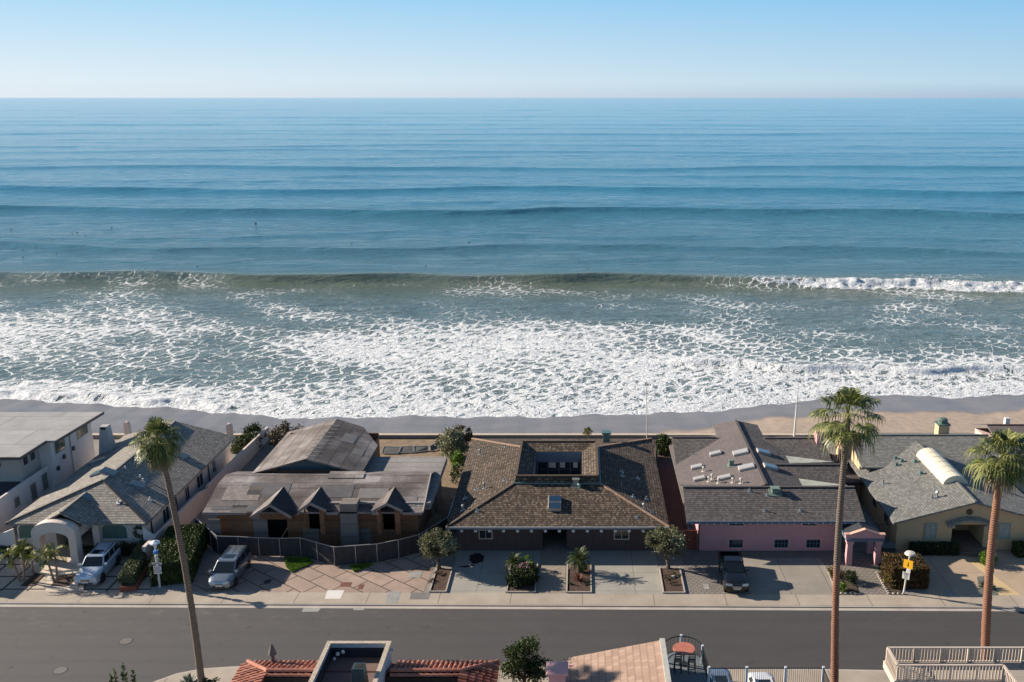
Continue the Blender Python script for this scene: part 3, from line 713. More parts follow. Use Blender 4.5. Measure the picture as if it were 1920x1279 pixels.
for r in wins: 
    g = MB(); x0, x1, z0, z1 = r; z1 = min(z1, 2.9)
    for k in (0, .25, .5, .75, 1): xx = x0 + .1 + (x1 - x0 - .2) * k; g.box(xx - .035, xx + .035, 75.96, 75.995, z0 + .07, z1 - .07)
    for k in (0, .5, 1): zz = z0 + .1 + (z1 - z0 - .2) * k; g.box(x0 + .07, x1 - .07, 75.957, 75.992, zz - .025, zz + .025)
    g.build('window_sash', plain('teal_sash', (.05, .11, .15), .5, .1), h)
g = MB(); g.box(8.9, 24.1, 75.38, 75.48, 2.78, 3.02); g.build('gutter', BTRIM, h)
for x in (10.0, 22.05):
    g = MB(); g.bar((x, 75.93, 0), (x, 75.93, 2.9), .1); g.build('downpipe', DARKM, h)
for k in range(24): g = MB(); g.box(9.3 + k * .62, 9.38 + k * .62, 75.33, 75.375, 2.80, 2.88); g.build('gutter_clip', WHITE, h)
# portico
for (x, y) in ((22.05, 73.3), (24.45, 73.3), (24.45, 75.4)):
    g = MB(); g.box(x, x + .52, y, y + .52, 0, 2.2, .84); g.box(x - .04, x + .56, y - .04, y + .56, 1.95, 2.2); g.build('pillar', PINK, h, bevel=.02)
g = MB(); g.box(21.95, 25.1, 73.22, 73.32, 2.2, 2.42); g.box(21.95, 22.1, 73.32, 76, 2.2, 2.42); g.box(24.98, 25.1, 73.32, 76, 2.2, 2.42); g.build('portico_beam', BTRIM, h)
g = MB(); g.extr([(21.9, 73.34, 2.42), (25.15, 73.34, 2.42), (25.15, 73.34, 2.72), (24.6, 73.34, 2.72), (23.5, 73.34, 3.15), (22.4, 73.34, 2.72), (21.9, 73.34, 2.72)], (0, .3, 0)); g.build('pediment', PINK, h)
g = MB(); g.bar((22.3, 73.49, 2.78), (23.5, 73.49, 3.22), .36, .09); g.bar((23.5, 73.49, 3.22), (24.7, 73.49, 2.78), .36, .09); g.box(21.85, 22.4, 73.3, 73.68, 2.72, 2.82); g.box(24.6, 25.2, 73.3, 73.68, 2.72, 2.82); g.build('coping', plain('salmon_coping', (.58, .34, .27), .8, .12), h)
roof(h, gableY(73.64, 78.5, 23.5, 2.98, 22.2, 2.5, 25.0, 2.5), plain('dark_tar', (.03, .035, .045), .8, .2), .1, 'portico_roof')
# roof windows and vents
WOODL = plain('pale_curb', (.45, .42, .38), .6, .1); SKYL = glass('milky_dome', (.36, .36, .36), .12)
for (u, v, wd, ln) in ((1342, 852, .75, 1.15), (1389, 850, 1.0, 1.5), (1307, 877, .75, 1.1), (1400, 878, 1.0, 1.5), (1312, 899, .7, 1.1), (1359, 897, .75, 1.2)):
    skylight(h, u, v, ml, wd, ln, WOODL, SKYL, .22)
for (u, v, wd, ln) in ((1431, 849, 1.0, 1.3), (1444, 877, 1.0, 1.3)): skylight(h, u, v, mr, wd, ln, BEIGE, glass('sky_pane', (.16, .22, .28), .04), .2)
ventbox(h, 1371, 873, ml, .3, .5, plain('green_tin', (.16, .21, .18), .5, .2)); ventbox(h, 1453, 923, f1, .42, .4, plain('green_tin', (.16, .21, .18), .5, .2))
for (u, v, p) in ((1319, 884, ml), (1329, 903, ml), (1335, 898, ml), (1347, 906, ml), (1374, 905, ml), (1389, 906, ml)): vent(h, u, v, p, .4, .08, WOODL, True)
for (u, v, p) in ((1405, 921, f1), (1438, 929, f1), (1433, 958, f1), (1500, 958, f1), (1300, 854, wl[0])): vent(h, u, v, p, .3, .05, GREYM)
g = MB(); c = G(1533, 828, 4.2); g.box(23.7, 24.5, 91.6, 92.6, 2, 5.3); g.build('chimney', PINK, h)
# ============================================================ TAN HOUSE
SLATE = shingle('grey_slate_shingles', [(0, (.105, .105, .098)), (.4, (.17, .17, .158)), (.75, (.235, .235, .22)), (1, (.32, .32, .30))], .36, .22, .8, .9, .28, .12, gap=.02, rowdark=.62)
TAN = plain('tan_stucco', (.52, .38, .225), .85, .06, 1.2, bmp=.12)
h = thing('house', 'tan stucco house with grey shingle gable, arched entry and barrel skylight', 'house', (33.5, 76.2, 0))
tl, tr = gableY(75.7, 91.6, 33.45, 4.65, 26.6, 2.75, 40.4, 2.75)
roof(h, [tl, tr], SLATE)
rf = gableX(26.9, 41.0, 91.7, 4.9, 86.6, 3.45, 96.5, 3.45); roof(h, rf, SLATE, name='rear_roof')
ridge(h, [((26.9, 91.7, 4.9), (41, 91.7, 4.9)), ((33.45, 75.7, 4.65), (33.45, 89.8, 4.65))], plain('slate_ridge', (.15, .15, .14), .8, .2, 5), .2)
ew = rectY(1786, 1841, 984, 1030, 76.2); ex0, ex1, ezt = ew[0], ew[1], 2.35
g = MB(); wallY(g, 27.1, 40, 0, 2.62, 76.2, .25, [(ex0, ex1, .0, ezt)])
g.add([(27.1, 76.2, 2.62), (40, 76.2, 2.62), (33.45, 76.2, 4.46), (27.1, 76.45, 2.62), (40, 76.45, 2.62), (33.45, 76.45, 4.46)], [(0, 1, 2), (5, 4, 3), (0, 2, 5, 3), (1, 4, 5, 2)])
g.box(27.1, 27.35, 76.45, 87.5, 0, 2.6); g.box(39.75, 40, 76.45, 96, 0, 2.6)
g.box(26.95, 27.15, 87.5, 96, 0, 3.3)
g.add([(26.95, 87.0, 3.3), (26.95, 96, 3.3), (26.95, 91.7, 4.72), (27.15, 87.0, 3.3), (27.15, 96, 3.3), (27.15, 91.7, 4.72)], [(0, 1, 2), (5, 4, 3), (0, 2, 5, 3), (1, 4, 5, 2)])
g.box(27.15, 39.75, 95.8, 96, 0, 3.3)
g.box(ex0 - .2, ex0, 76.45, 79.5, 0, 2.6); g.box(ex1, ex1 + .2, 76.45, 79.5, 0, 2.6); g.box(ex0, ex1, 79.3, 79.5, 0, 2.6)
g.build('wall', TAN, h)
g = MB(); g.box(ex0 + .5, ex0 + 1.5, 79.2, 79.29, .35, 2.35); g.build('front_door', plain('brown_door', (.09, .045, .022), .5, .2), h)
PAV = plain('brown_paver', (.17, .12, .09), .85, .2, 4, bmp=.3)
cx = (ex0 + ex1) / 2 + .2
for k, (r_, z_) in enumerate(((2.1, .12), (1.75, .24), (1.4, .36))):
    g = MB(); pts = [(cx + r_ * math.cos(a), 76.8 + r_ * .95 * math.sin(a)) for a in [math.pi + math.pi * q / 14 for q in range(15)]]
    if k == 2: pts = [(ex0, 79.3), (ex0, 76.45)] + pts[1:-1] + [(ex1, 76.45), (ex1, 79.3)]
    g.prism(pts, -.01 + .001 * k, z_); g.build('entry_step', PAV, h)
# tiled eyebrow over the arch
g = MB(); gt = MB(); n_ = 22
for k in range(n_):
    a = -1 + 2 * (k + .5) / n_; x = (ex0 + ex1) / 2 + a * 1.95; z = 2.45 + .52 * (1 - a * a) ; 
    gt.tube([(x, 76.18, z + .13), (x, 75.6, z - .02)], .075, 6)
for k in range(n_):
    a0 = -1 + 2 * k / n_; a1 = -1 + 2 * (k + 1) / n_; X_ = lambda a: (ex0 + ex1) / 2 + a * 1.95; Z_ = lambda a: 2.45 + .52 * (1 - a * a)
    g.slab([(X_(a0), 76.19, Z_(a0) + .08), (X_(a1), 76.19, Z_(a1) + .08), (X_(a1), 75.62, Z_(a1) - .06), (X_(a0), 75.62, Z_(a0) - .06)], .07)
cn = g.build('entry_canopy', plain('canopy_grey', (.16, .18, .18), .7, .1), h); gt.build('canopy_tiles', plain('canopy_tile', (.33, .34, .30), .6, .25, 4), cn)
g = MB(); g.box(ex0 - .12, ex0 + .16, 75.95, 76.19, 2.1, 2.3); g.box(ex1 - .1, ex1 + .18, 75.95, 76.19, 2.1, 2.3); g.build('corbel', BEIGE, h)
g = MB(); g.tube([(33.2, 76.195, 3.55), (33.2, 76.12, 3.55)], .27, 18); g.build('round_vent', plain('vent_brown', (.07, .045, .03), .6, .2), h)
SHUT = plain('grey_green_frame', (.26, .30, .27), .6, .1)
for r in (rectY(1735, 1755, 981, 1009, 76.15), rectY(1873, 1893, 981, 1009, 76.15)):
    winY(h, r, 76.17, SHUT, plain('louvre', (.36, .37, .33), .6, .15, 3), 1, 5, .14, sill=True)
winX(h, 27.1, 78.5, 79.6, 1.2, 2.3, -1, BTRIM); winX(h, 27.1, 82, 83, 1.2, 2.3, -1, BTRIM); winX(h, 26.95, 88.3, 89.2, 1.2, 2.3, -1, BTRIM)
# barrel skylight
g = MB(); gr_ = MB(); n_ = 10
def arc(y, rr=1.12, z0=4.32):
    return [(33.45 + rr * math.cos(math.pi * k / n_), y, z0 + .78 * rr * math.sin(math.pi * k / n_)) for k in range(n_ + 1)]
ys_ = [80.2 + 7.2 * k / 6 for k in range(7)]; vv = []; ff = []
for y in ys_: vv += arc(y)
for i in range(6):
    for k in range(n_): a = i * (n_ + 1) + k; ff.append((a, a + 1, a + n_ + 2, a + n_ + 1))
g.add(vv, ff); g.poly(*arc(80.2)); g.poly(*arc(87.4)[::-1])
bs = g.build('barrel_skylight', plain('cream_fibreglass', (.66, .60, .46), .35, .05, 1), h, smooth=False)
for y in ys_: gr_.tube(arc(y, 1.125), .022, 5)
gr_.build('glazing_rib', plain('rib_grey', (.32, .31, .27), .5, .1), bs)
for (u, v) in ((1679, 861), (1691, 866), (1681, 873), (1716, 867), (1727, 889)): ventbox(h, u, v, tl, .17, .22)
for (u, v) in ((1656, 908), (1747, 935), (1757, 932)): vent(h, u, v, tl, .45, .08, GREYM, v < 933 and v > 930)
vent(h, 1857, 912, tr, .35, .09, WHITE, True)
c = G(1809, 845, 4.0); g = MB(); g.box(36.3, 37.4, 92.6, 93.7, 3.5, 5.6); g.build('chimney', TAN, h)
g = MB(); g.box(36.2, 37.5, 92.5, 93.8, 5.6, 5.70); g.cyl((36.85, 93.15), .46, 5.70, 5.98, 12); g.ball((36.85, 93.15, 6.02), .52, 12, (1, 1, .5)); g.build('chimney_cap', plain('patina_green', (.10, .15, .125), .5, .3, 3), h)

# ============================================================ RIGHT EDGE HOUSE
h = thing('house', 'dark roofed house half hidden behind the rightmost palm at the picture edge', 'house', (48, 84, 0))
rp = gableX(42.4, 56, 95.4, 4.7, 88, 2.9, 100, 3.2); roof(h, rp, COMPP)
ridge(h, [((42.4, 95.4, 4.7), (56, 95.4, 4.7))], CAPD, .2)
g = MB(); g.box(43, 55.5, 88.8, 99.5, 0, 2.9); g.build('wall', plain('pale_pink_wall', (.55, .42, .38), .85, .08), h)
g = MB(); g.box(44.6, 45.1, 96, 96.5, 3.5, 5.2, .9); g.build('chimney', WHITE, h)
# ============================================================ PALE TILED HOUSE (left)
CTILE = shingle('concrete_tiles', [(0, (.13, .12, .105)), (.35, (.21, .195, .17)), (.7, (.30, .28, .245)), (1, (.42, .39, .34))], .32, .27, .75, 1.0, .3, .12, gap=.02, rowdark=.65)
PALE = plain('pale_stucco', (.62, .54, .48), .85, .05, 1.2, bmp=.12)
TRIMD = plain('dark_fascia', (.055, .045, .042), .6, .2)
h = thing('house', 'pale stucco house with grey tiled hip roof and arched entry porch', 'house', (-43, 76, 0))
Fr, Rr, rf_, rb_ = (-36.9, 75, 3.0), (-36.9, 96.6, 3.0), (-42.4, 79.2, 5.2), (-42.6, 95.2, 5.2)
rL = (-48.9, 75, 3.0); bL = (-48.9, 97, 3.0); rm_ = (-40.7, 78.6, 4.98)
pR, pL = [Fr, Rr, rb_, rf_, rm_], [bL, rL, rf_, rb_]
pFm = [rL, Fr, rm_, rf_]
roof(h, [[Fr, Rr, rb_, rf_], pL, [rL, Fr, rf_]], CTILE)
g = MB(); g.slab([Rr, bL, rb_], .16); g.build('roof', CTILE, h)
ridge(h, [(rL, rf_), (Fr, rf_)], TRIMD, .16); ridge(h, [(rf_, rb_)], plain('tile_ridge', (.26, .24, .21), .8, .2, 5), .26)
# entrance gable running down from the main roof
eg = gableY(73.9, 78.2, -43.45, 4.5, -45.6, 3.35, -41.2, 3.25); roof(h, eg, CTILE, .14, 'porch_roof')
ridge(h, [((-43.45, 73.95, 4.5), (-43.45, 78.2, 4.5))], plain('tile_ridge', (.26, .24, .21), .8, .2, 5), .22)
aw1 = rectY(34, 74, 983, 1008, 75.8); aw2 = rectY(191, 240, 983, 1009, 75.8)
g = MB(); wallY(g, -48.3, -37.5, 0, 3.0, 75.8, .22, [(-45.2, -41.6, 0, 2.6)])
g.box(-48.3, -48.1, 76.02, 96, 0, 3.0); g.box(-37.7, -37.5, 76.02, 96, 0, 3.0); g.box(-48.1, -37.7, 95.8, 96, 0, 3.0)
g.box(-45.4, -45.2, 76.02, 79.5, 0, 3); g.box(-41.6, -41.4, 76.02, 79.5, 0, 3); g.box(-45.2, -41.6, 79.3, 79.5, 0, 3)
g.build('wall', PALE, h)
g = MB(); g.box(-37.499, -37.46, 76, 95.8, 0, 2.9); 
def arched(par, r, y, fm, pm, name, nb=5):
    x0, x1, z0, z1 = r; w_ = (x1 - x0) / 2; cx_ = (x0 + x1) / 2
    def top(o, n=12): return [(cx_ + (w_ + o) * math.cos(math.pi * k / n), z1 - .38 + (.42 + o) * math.sin(math.pi * k / n)) for k in range(n + 1)]
    g = MB(); P_ = [(x1 + .12, z0 - .05)] + top(.12) + [(x0 - .12, z0 - .05)]
    g.extr([(p[0], y - .06, p[1]) for p in P_], (0, .07, 0)); g.box(x0 - .2, x1 + .2, y - .14, y - .04, z0 - .14, z0 - .02); f = g.build(name, fm, par)
    g = MB(); P_ = [(x1, z0)] + top(0) + [(x0, z0)]
    g.extr([(p[0], y - .075, p[1]) for p in P_], (0, .03, 0)); g.build('shutter', pm, f)
GSH = wood('green_shutter', (.085, .145, .125), (.10, .17, .145), .3, True, .6, .45)
arched(h, aw1, 75.8, WHITE, GSH, 'window'); arched(h, aw2, 75.8, WHITE, GSH, 'window')
# porch: arch front with two piers
g = MB(); n_ = 14; x0, x1 = -45.55, -41.15
outer = [(-43.9 + 1.82 * math.cos(math.pi * k / n_), 3.0 + .95 * math.sin(math.pi * k / n_)) for k in range(n_ + 1)]
inner = [(-43.9 + 1.2 * math.cos(math.pi * k / n_), 2.45 + .55 * math.sin(math.pi * k / n_)) for k in range(n_ + 1)]
for k in range(n_):
    a, b_, c_, d_ = outer[k], outer[k + 1], inner[k + 1], inner[k]
    g.extr([(a[0], 73.2, a[1]), (b_[0], 73.2, b_[1]), (c_[0], 73.2, c_[1]), (d_[0], 73.2, d_[1])], (0, .85, 0))
for sx_ in (-1, 1):
    xa, xb = sorted((-43.9 + sx_ * 1.2, -43.9 + sx_ * 1.82)); g.box(xa, xb, 73.2, 74.05, 0, 2.45)
    xo, xi = -43.9 + sx_ * 1.82, -43.9 + sx_ * 1.2; g.extr([(xi, 73.2, 2.451), (xo, 73.2, 2.451), (xo, 73.2, 3.0)], (0, .85, 0))
g.build('entry_arch', PALE, h)
for bx_ in ((-45.7, -45.4, 74.06, 75.79, 2.3, 3.1), (-42.4, -42.1, 74.06, 75.79, 2.3, 3.1), (-41.7, -41.15, 75.2, 75.79, 0, 2.9), (-44.4, -44.05, 77.5, 77.85, 0, 2.9)):
    g = MB(); g.box(*bx_); g.build('porch_pillar' if bx_[4] == 0 else 'porch_beam', PALE, h)
g = MB(); g.box(-42.9, -42.0, 79.2, 79.29, 0, 2.2); g.build('front_door', plain('green_door', (.05, .10, .09), .5, .2), h)
for (r_, z_) in ((2.9, .12), (2.35, .24)):
    g = MB(); g.prism([(-43.2 + r_ * math.cos(a), 73.6 + r_ * .72 * math.sin(a)) for a in [math.pi + math.pi * q / 16 for q in range(17)]] + [(-41.7, 79), (-45.1, 79)], -.01, z_)
    g.build('entry_step', plain('cream_step', (.60, .52, .43), .8, .06), h)
for (u, v, wd, ln, p) in ((166, 934, .8, 1.0, eg[1]), (258, 911, 1.0, 1.3, pR), (204, 887, 1.1, 1.3, pR), (186, 888, 1.0, 1.3, pL), (184, 866, .8, 1.8, pL), (342, 857, 1.0, 1.1, pR)):
    skylight(h, u, v, p, wd, ln, plain('blue_grey_curb', (.16, .20, .23), .5, .1), SKYG, .2, 1)
for (u, v, p) in ((235, 880, pR), (263, 896, pR), (268, 903, pR), (281, 938, pR), (222, 942, pFm)): vent(h, u, v, p, .3, .07, WHITE)
g = MB(); g.box(-48.9, -47.5, 91.2, 92.4, 2.8, 5.5, .62); g.box(-48.6, -47.8, 91.4, 92.2, 5.5, 5.9); g.build('chimney', plain('grey_stucco', (.40, .38, .37), .8, .08), h, bevel=.03)
g = MB(); g.box(-48.45, -47.95, 91.38, 91.5, 5.6, 5.8); g.build('chimney_opening', BLACK, h)
for (y0, y1) in ((79.2, 80.6), (84.2, 85.2), (87, 88.6), (91, 92)): winX(h, -37.5, y0, y1, .9, 2.3, 1, WHITE, GLASS, 1)
for y in (76.9, 82.1, 90): g = MB(); g.bar((-37.42, y, 0), (-37.42, y, 2.9), .09); g.build('downpipe', DARKM, h)
# wreath is an ornament hung on the wall: its own thing
w_ = atY(263, 997, 75.7); g = MB(); rnd = random.Random(5)
for k in range(170):
    a = rnd.uniform(0, 6.283); b2 = rnd.uniform(0, 6.283); q = Vector((w_.x + (.46 + .13 * math.cos(b2)) * math.cos(a), 75.62 + .08 * math.sin(b2), w_.z + (.46 + .13 * math.cos(b2)) * math.sin(a)))
    d_ = Vector((rnd.uniform(-1, 1), rnd.uniform(-.6, .2), rnd.uniform(-1, 1))).normalized() * .11; e_ = d_.cross(Vector((0, 1, 0))).normalized() * .05
    g.poly(q - e_, q + d_, q + e_, q - d_ * .6)
FOL_D = foliage('dark_leaf', [(0, (.012, .022, .009)), (.5, (.03, .05, .02)), (1, (.07, .09, .035))])
tag(g.build('wreath', FOL_D, None, loc=(w_.x, 75.65, w_.z), normals=False), 'round dark green wreath hanging on pale wall beside the garage window', 'wreath')
# ============================================================ GREY FLAT ROOFED HOUSE (far left)
FLATR = concrete('grey_membrane_roof', (.27, .27, .27), (.38, .38, .375), 9.0, 4.1, jw=.04, jc=(.16, .16, .165), stain=.25)
GREYW = plain('grey_stucco_wall', (.42, .38, .35), .85, .06); WHW = plain('white_stucco_wall', (.66, .62, .60), .85, .05, 1, bmp=.1)
h = thing('house', 'grey flat roofed house with white side wall at the left picture edge', 'house', (-60, 83, 0))
rp_ = [(-51.6, 82.7, 6.0), (-51.6, 87.1, 6.0), (-50.7, 87.1, 6.0), (-50.3, 95.8, 6.0), (-90, 95.8, 6.0), (-90, 82.7, 6.0)]
g = MB(); g.prism([(p[0], p[1]) for p in rp_], 5.82, 6.0); g.build('roof', FLATR, h)
g = MB(); g.box(-90, -51.55, 82.62, 82.70, 5.74, 6.03); g.bar((-50.62, 87.1, 5.9), (-50.22, 95.8, 5.9), .1, .26); g.box(-51.6, -51.52, 82.7, 87.1, 5.76, 6.03); g.build('fascia', plain('charcoal_fascia', (.085, .08, .08), .6, .1), h)
g = MB(); g.box(-88, -52.6, 84.2, 95, 3.0, 5.8); g.build('upper_wall', GREYW, h)
g = MB(); g.box(-88, -51.9, 70, 87.4, 0, 3.0); g.box(-52.1, -51.9, 70, 87.4, 3.0, 3.35); g.box(-88, -51.4, 87.42, 95.2, 0, 5.8); g.build('wall', WHW, h)
g = MB(); g.box(-87.8, -52.12, 70.2, 84.1, 3.003, 3.03); g.build('terrace', plain('dark_blue_deck', (.045, .05, .06), .7, .2), h)
for (y0, y1, z0, z1) in ((88.0, 89.9, 4.2, 5.6), (92.2, 94.4, 4.2, 5.6)): winX(h, -51.4, y0, y1, z0, z1, 1, GREYW, glass('tinted_glass', (.10, .10, .07), .1), 1)
for (y0, y1) in ((84.6, 85.5), (85.8, 86.7)): winX(h, -52.6, y0, y1, 4.3, 5.5, 1, GREYW, GLASS)
winY(h, (-56.2, -54.3, 4.4, 5.2), 84.2, GREYW, GLASS, 1)
DGR = plain('sage_door', (.16, .16, .13), .6, .1)
for (y0, y1, z0, z1) in ((84.0, 85.0, 1.0, 2.7), (86.0, 87.0, 1.2, 2.9)): winX(h, -51.9, y0, y1, z0, z1, 1, GREYW, DGR)
winX(h, -51.9, 81.3, 82.2, 1.5, 2.5, 1, GREYW, DGR)
for (y, z) in ((89.2, 3.3), (87.9, 2.6), (91.0, 3.5)):
    g = MB(); g.box(-51.40, -51.2, y, y + .3, z, z + .4); g.build('wall_lamp', DARKM, h)
g = MB(); g.bar((-51.33, 90.8, 0), (-51.33, 90.8, 5.8), .07); g.build('downpipe', GREYM, h)

# ============================================================ HOUSE UNDER CONSTRUCTION
PLY = shingle('plywood_sheathing', [(0, (.085, .042, .025)), (.4, (.17, .078, .04)), (.75, (.27, .135, .072)), (1, (.20, .15, .115))], 2.4, 1.2, .8, .15, .55, .35, gap=.01, rowdark=.3)
PLYG = shingle('grey_plywood', [(0, (.12, .105, .095)), (.5, (.20, .175, .155)), (1, (.29, .25, .22))], 2.4, 1.2, .85, .15, .5, .35, gap=.01, rowdark=.3)
DECK = shingle('weathered_roof_boards', [(0, (.062, .052, .048)), (.35, (.115, .098, .092)), (.6, (.18, .158, .15)), (.8, (.25, .225, .215)), (1, (.36, .33, .315))], 2.4, 1.2, .85, .2, .45, .75, gap=.012, rowdark=.35)
FELT = plain('roof_felt', (.115, .11, .115), .85, .25, 1.2)
h = thing('house', 'unfinished plywood house with three pointed dormers and bare roof boards', 'house', (-23, 76.8, 0))
cf = [(-32.5, 76, 3.6), (-13.7, 76, 3.6), (-13.7, 79.6, 4.7), (-32.4, 79.6, 4.7)]
cb = [(-32.4, 79.6, 4.7), (-13.7, 79.6, 4.7), (-13.75, 81.1, 4.98), (-32.2, 81.1, 4.98)]
cc = [(-13.75, 81.1, 4.98), (-13.75, 84, 4.1), (-32.2, 84, 4.1), (-32.2, 81.1, 4.98)]
roof(h, [cf, cb, cc], DECK, .14)
rg = gableY(82.0, 93.2, -25.2, 6.0, -30.2, 4.7, -20.2, 4.7)
g = MB(); g.slab([(-30.2, 93.2, 4.7), (-30.2, 82.0, 4.7), (-25.2, 82.4, 6.0), (-25.2, 93.6, 6.0)], .14)
g.slab([(-20.2, 82.0, 4.7), (-20.2, 89.3, 4.7), (-22.4, 93.1, 5.28), (-25.2, 93.6, 6.0), (-25.2, 82.4, 6.0)], .14); g.build('rear_roof', DECK, h)
for k in range(9):
    a = Vector((-25.2, 83.2 + k * 1.05, 6.05)); g = MB(); g.bar(a + Vector((-.3, 0, -.03)), a + Vector((.75, .1, -.2)), .07, .04); g.build('ridge_batten', plain('pale_batten', (.42, .38, .34), .8, .1), h)
g = MB(); g.prism([(-23.5, 77), (-13.15, 77), (-13.2, 88), (-23.5, 88)], 3.4, 4.02); g.build('flat_roof', shingle('flat_roof_boards', [(0, (.16, .15, .145)), (.5, (.23, .215, .205)), (1, (.34, .32, .31))], 2.4, 1.2, .85, .1, .6, .4, gap=.015, rowdark=.4), h)
g = MB(); g.box(-31.6, -13.5, 77.1, 83.9, 3.0, 3.05)
for (u, v, wd, ln) in ((530, 902, 2.0, 1.5), (420, 950, 2.6, .75), (660, 912, 2.2, 1.6), (455, 955, 1.8, .6)):
    pass
# loose sheets of felt and board on the roof
for (u, v, wd, ln, mt) in ((505, 917, 3.6, 1.6, FELT), (628, 921, 3.2, 1.7, FELT), (480, 953, 4.2, .8, FELT), (430, 952, 3.0, .55, FELT), (700, 925, 2.6, 1.3, plain('pale_sheet', (.20, .185, .178), .85, .2)), (765, 940, 1.5, 1.2, plain('pale_sheet', (.20, .185, .178), .85, .2)), (455, 925, 3.2, 1.9, plain('tan_sheet', (.24, .205, .185), .85, .3, 3))):
    c, n_ = onroof(u, v, cf); a, b_ = axes(n_); g = MB(); fbox(g, c, a, b_, n_, wd / 2, ln / 2, .003, .02); g.build('felt_sheet', mt, h)
for (u, v, wd, ln) in ((655, 822, 1.3, 2.2), (672, 848, 1.0, 1.6)):
    c, n_ = onroof(u, v, [(-20.2, 82.0, 4.7), (-20.2, 89.3, 4.7), (-25.2, 93.6, 6.0)]); a, b_ = axes(n_); g = MB(); fbox(g, c, b_, a, n_, wd / 2, ln / 2, .003, .02); g.build('felt_sheet', plain('pale_sheet', (.20, .185, .178), .85, .2), h)
c, n_ = onroof(650, 891, cb); a, b_ = axes(n_); g = MB(); fbox(g, c, a, b_, n_, 1.6, .55, .01, .07); g.build('loose_board', DECK, h)
# walls with openings
d1 = rectY(495, 541, 965, 1012, 76.8); d1 = (d1[0], d1[1], .0, 2.65)
d2 = rectY(575, 603, 946, 980, 76.45); d3 = rectY(715, 743, 948, 981, 76.45)
g = MB(); wallY(g, -31.6, -27.9, 0, 3.3, 76.8, .14, []); wallY(g, -27.9, -24.9, 0, 3.3, 76.8, .14, [d1]); wallY(g, -24.9, -14.4, 0, 3.3, 76.8, .14, [(d2[0], d2[1], 1.6, 3.3), (d3[0], d3[1], 1.6, 3.3)])
g.box(-14.4, -14.26, 76.8, 84, 0, 3.6); g.build('wall', PLY, h); g = MB(); g.box(-20.8, -20.66, 84, 92, 0, 4.6); g.box(-29.6, -20.66, 92, 92.14, 0, 5); g.box(-29.6, -29.46, 84, 92, 0, 4.6)
g.build('rear_wall', PLY, h)
g = MB(); g.box(-13.9, -13.76, 84.01, 87.5, 0, 3.4); g.build('side_wall', PLYG, h)
g = MB(); g.box(-31.74, -31.6, 76.8, 83.9, 0, 3.5); g.build('side_wall', PLYG, h)
for x0, x1 in ((-28.55, -27.3), (-24.3, -22.9), (-21.1, -18.4)):
    g = MB(); g.box(x0, x1, 76.755, 76.797, .0 if x0 > -28 else .6, 1.7 if x0 > -28 else 3.3); g.build('grey_panel', PLYG, h)
# gable wall of rear block with a glazed band
g = MB(); g.extr([(-29.9, 82.6, 4.5), (-28.0, 82.6, 4.6), (-28.0, 82.6, 5.05)], (0, .12, 0)); g.extr([(-20.5, 82.6, 4.5), (-22.3, 82.6, 4.6), (-22.3, 82.6, 5.05)], (0, .12, 0)); g.box(-28, -22.3, 82.6, 82.72, 4.0, 4.75); g.build('gable_wall', PLY, h)
g = MB(); g.extr([(-27.9, 82.68, 4.76), (-22.4, 82.68, 4.76), (-22.4, 82.68, 5.1), (-25.2, 82.68, 5.75), (-27.9, 82.68, 5.1)], (0, .03, 0)); g.build('gable_glazing', glass('blue_glass', (.05, .09, .11), .1), h)
# dormers
FAS = plain('grey_fascia', (.24, .20, .19), .7, .15)
def dormer(uL, vL, uP, vP, uR, vR, uB, vB, yf, uF, vF, op=None):
    L_, P_, R_ = atY(uL, vL, yf), atY(uP, vP, yf), atY(uR, vR, yf)
    L_.z = R_.z = (L_.z + R_.z) / 2
    B_, _n = onroof(uB, vB, cf if vB > 907 else cb); B_.z += .02
    P_.x = B_.x
    g = MB()
    p0, nn = zplane(cf)
    def foot(q):   # follow the eave back until it meets the main roof
        zq = max(q.z, 3.62); y = p0.y + (zq - 3.6) / (1.1 / 3.6); return Vector((q.x, y + .02, zq + .01))
    g.slab([L_, P_, B_, foot(L_)], .1)
    d = g.build('dormer', DECK, h); g = MB(); F_, _n = onroof(uF, vF, cf); F_.z += .015; g.slab([P_, R_, F_ + Vector((-.02, -.05, .0)), B_], .06); g.slab([R_, Vector((R_.x, F_.y, R_.z)), F_], .05); g.build('shade_slope', plain('black_shade_slope', (.035, .033, .036), .85, .35, 1.2), d)  # right slope near-black: its shade is put into the colour
    g = MB(); g.bar(L_ + Vector((0, -.04, -.1)), P_ + Vector((0, -.04, -.1)), .08, .22); g.bar(P_ + Vector((0, -.042, -.1)), R_ + Vector((0, -.042, -.1)), .08, .22); g.build('bargeboard', FAS, d)
    m_ = .32; z0 = 1.6 if op else 2.65
    zt = lambda x: P_.z - .22 - abs(x - P_.x) * (P_.z - L_.z) / max(.01, (R_.x - L_.x) / 2)
    g = MB()
    if op:
        x0, x1 = op
        g.extr([(L_.x + m_, yf + .35, 1.5), (x0, yf + .35, 1.5), (x0, yf + .35, zt(x0)), (L_.x + m_, yf + .35, zt(L_.x + m_))], (0, .1, 0))
        g.extr([(x1, yf + .35, 1.5), (R_.x - m_, yf + .35, 1.5), (R_.x - m_, yf + .35, zt(R_.x - m_)), (x1, yf + .35, zt(x1))], (0, .1, 0))
    else:
        g.extr([(L_.x + m_, 76.6, z0), (R_.x - m_, 76.6, z0), (R_.x - m_, 76.6, 3.2), (P_.x, 76.6, 3.9), (L_.x + m_, 76.6, 3.2)], (0, .1, 0))
    g.build('dormer_wall', PLY, d)
    return d
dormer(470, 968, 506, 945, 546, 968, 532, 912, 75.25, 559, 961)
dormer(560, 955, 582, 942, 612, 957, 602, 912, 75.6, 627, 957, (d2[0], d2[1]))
dormer(697, 956, 726, 943, 755, 957, 740, 913, 75.6, 773, 958, (d3[0], d3[1]))
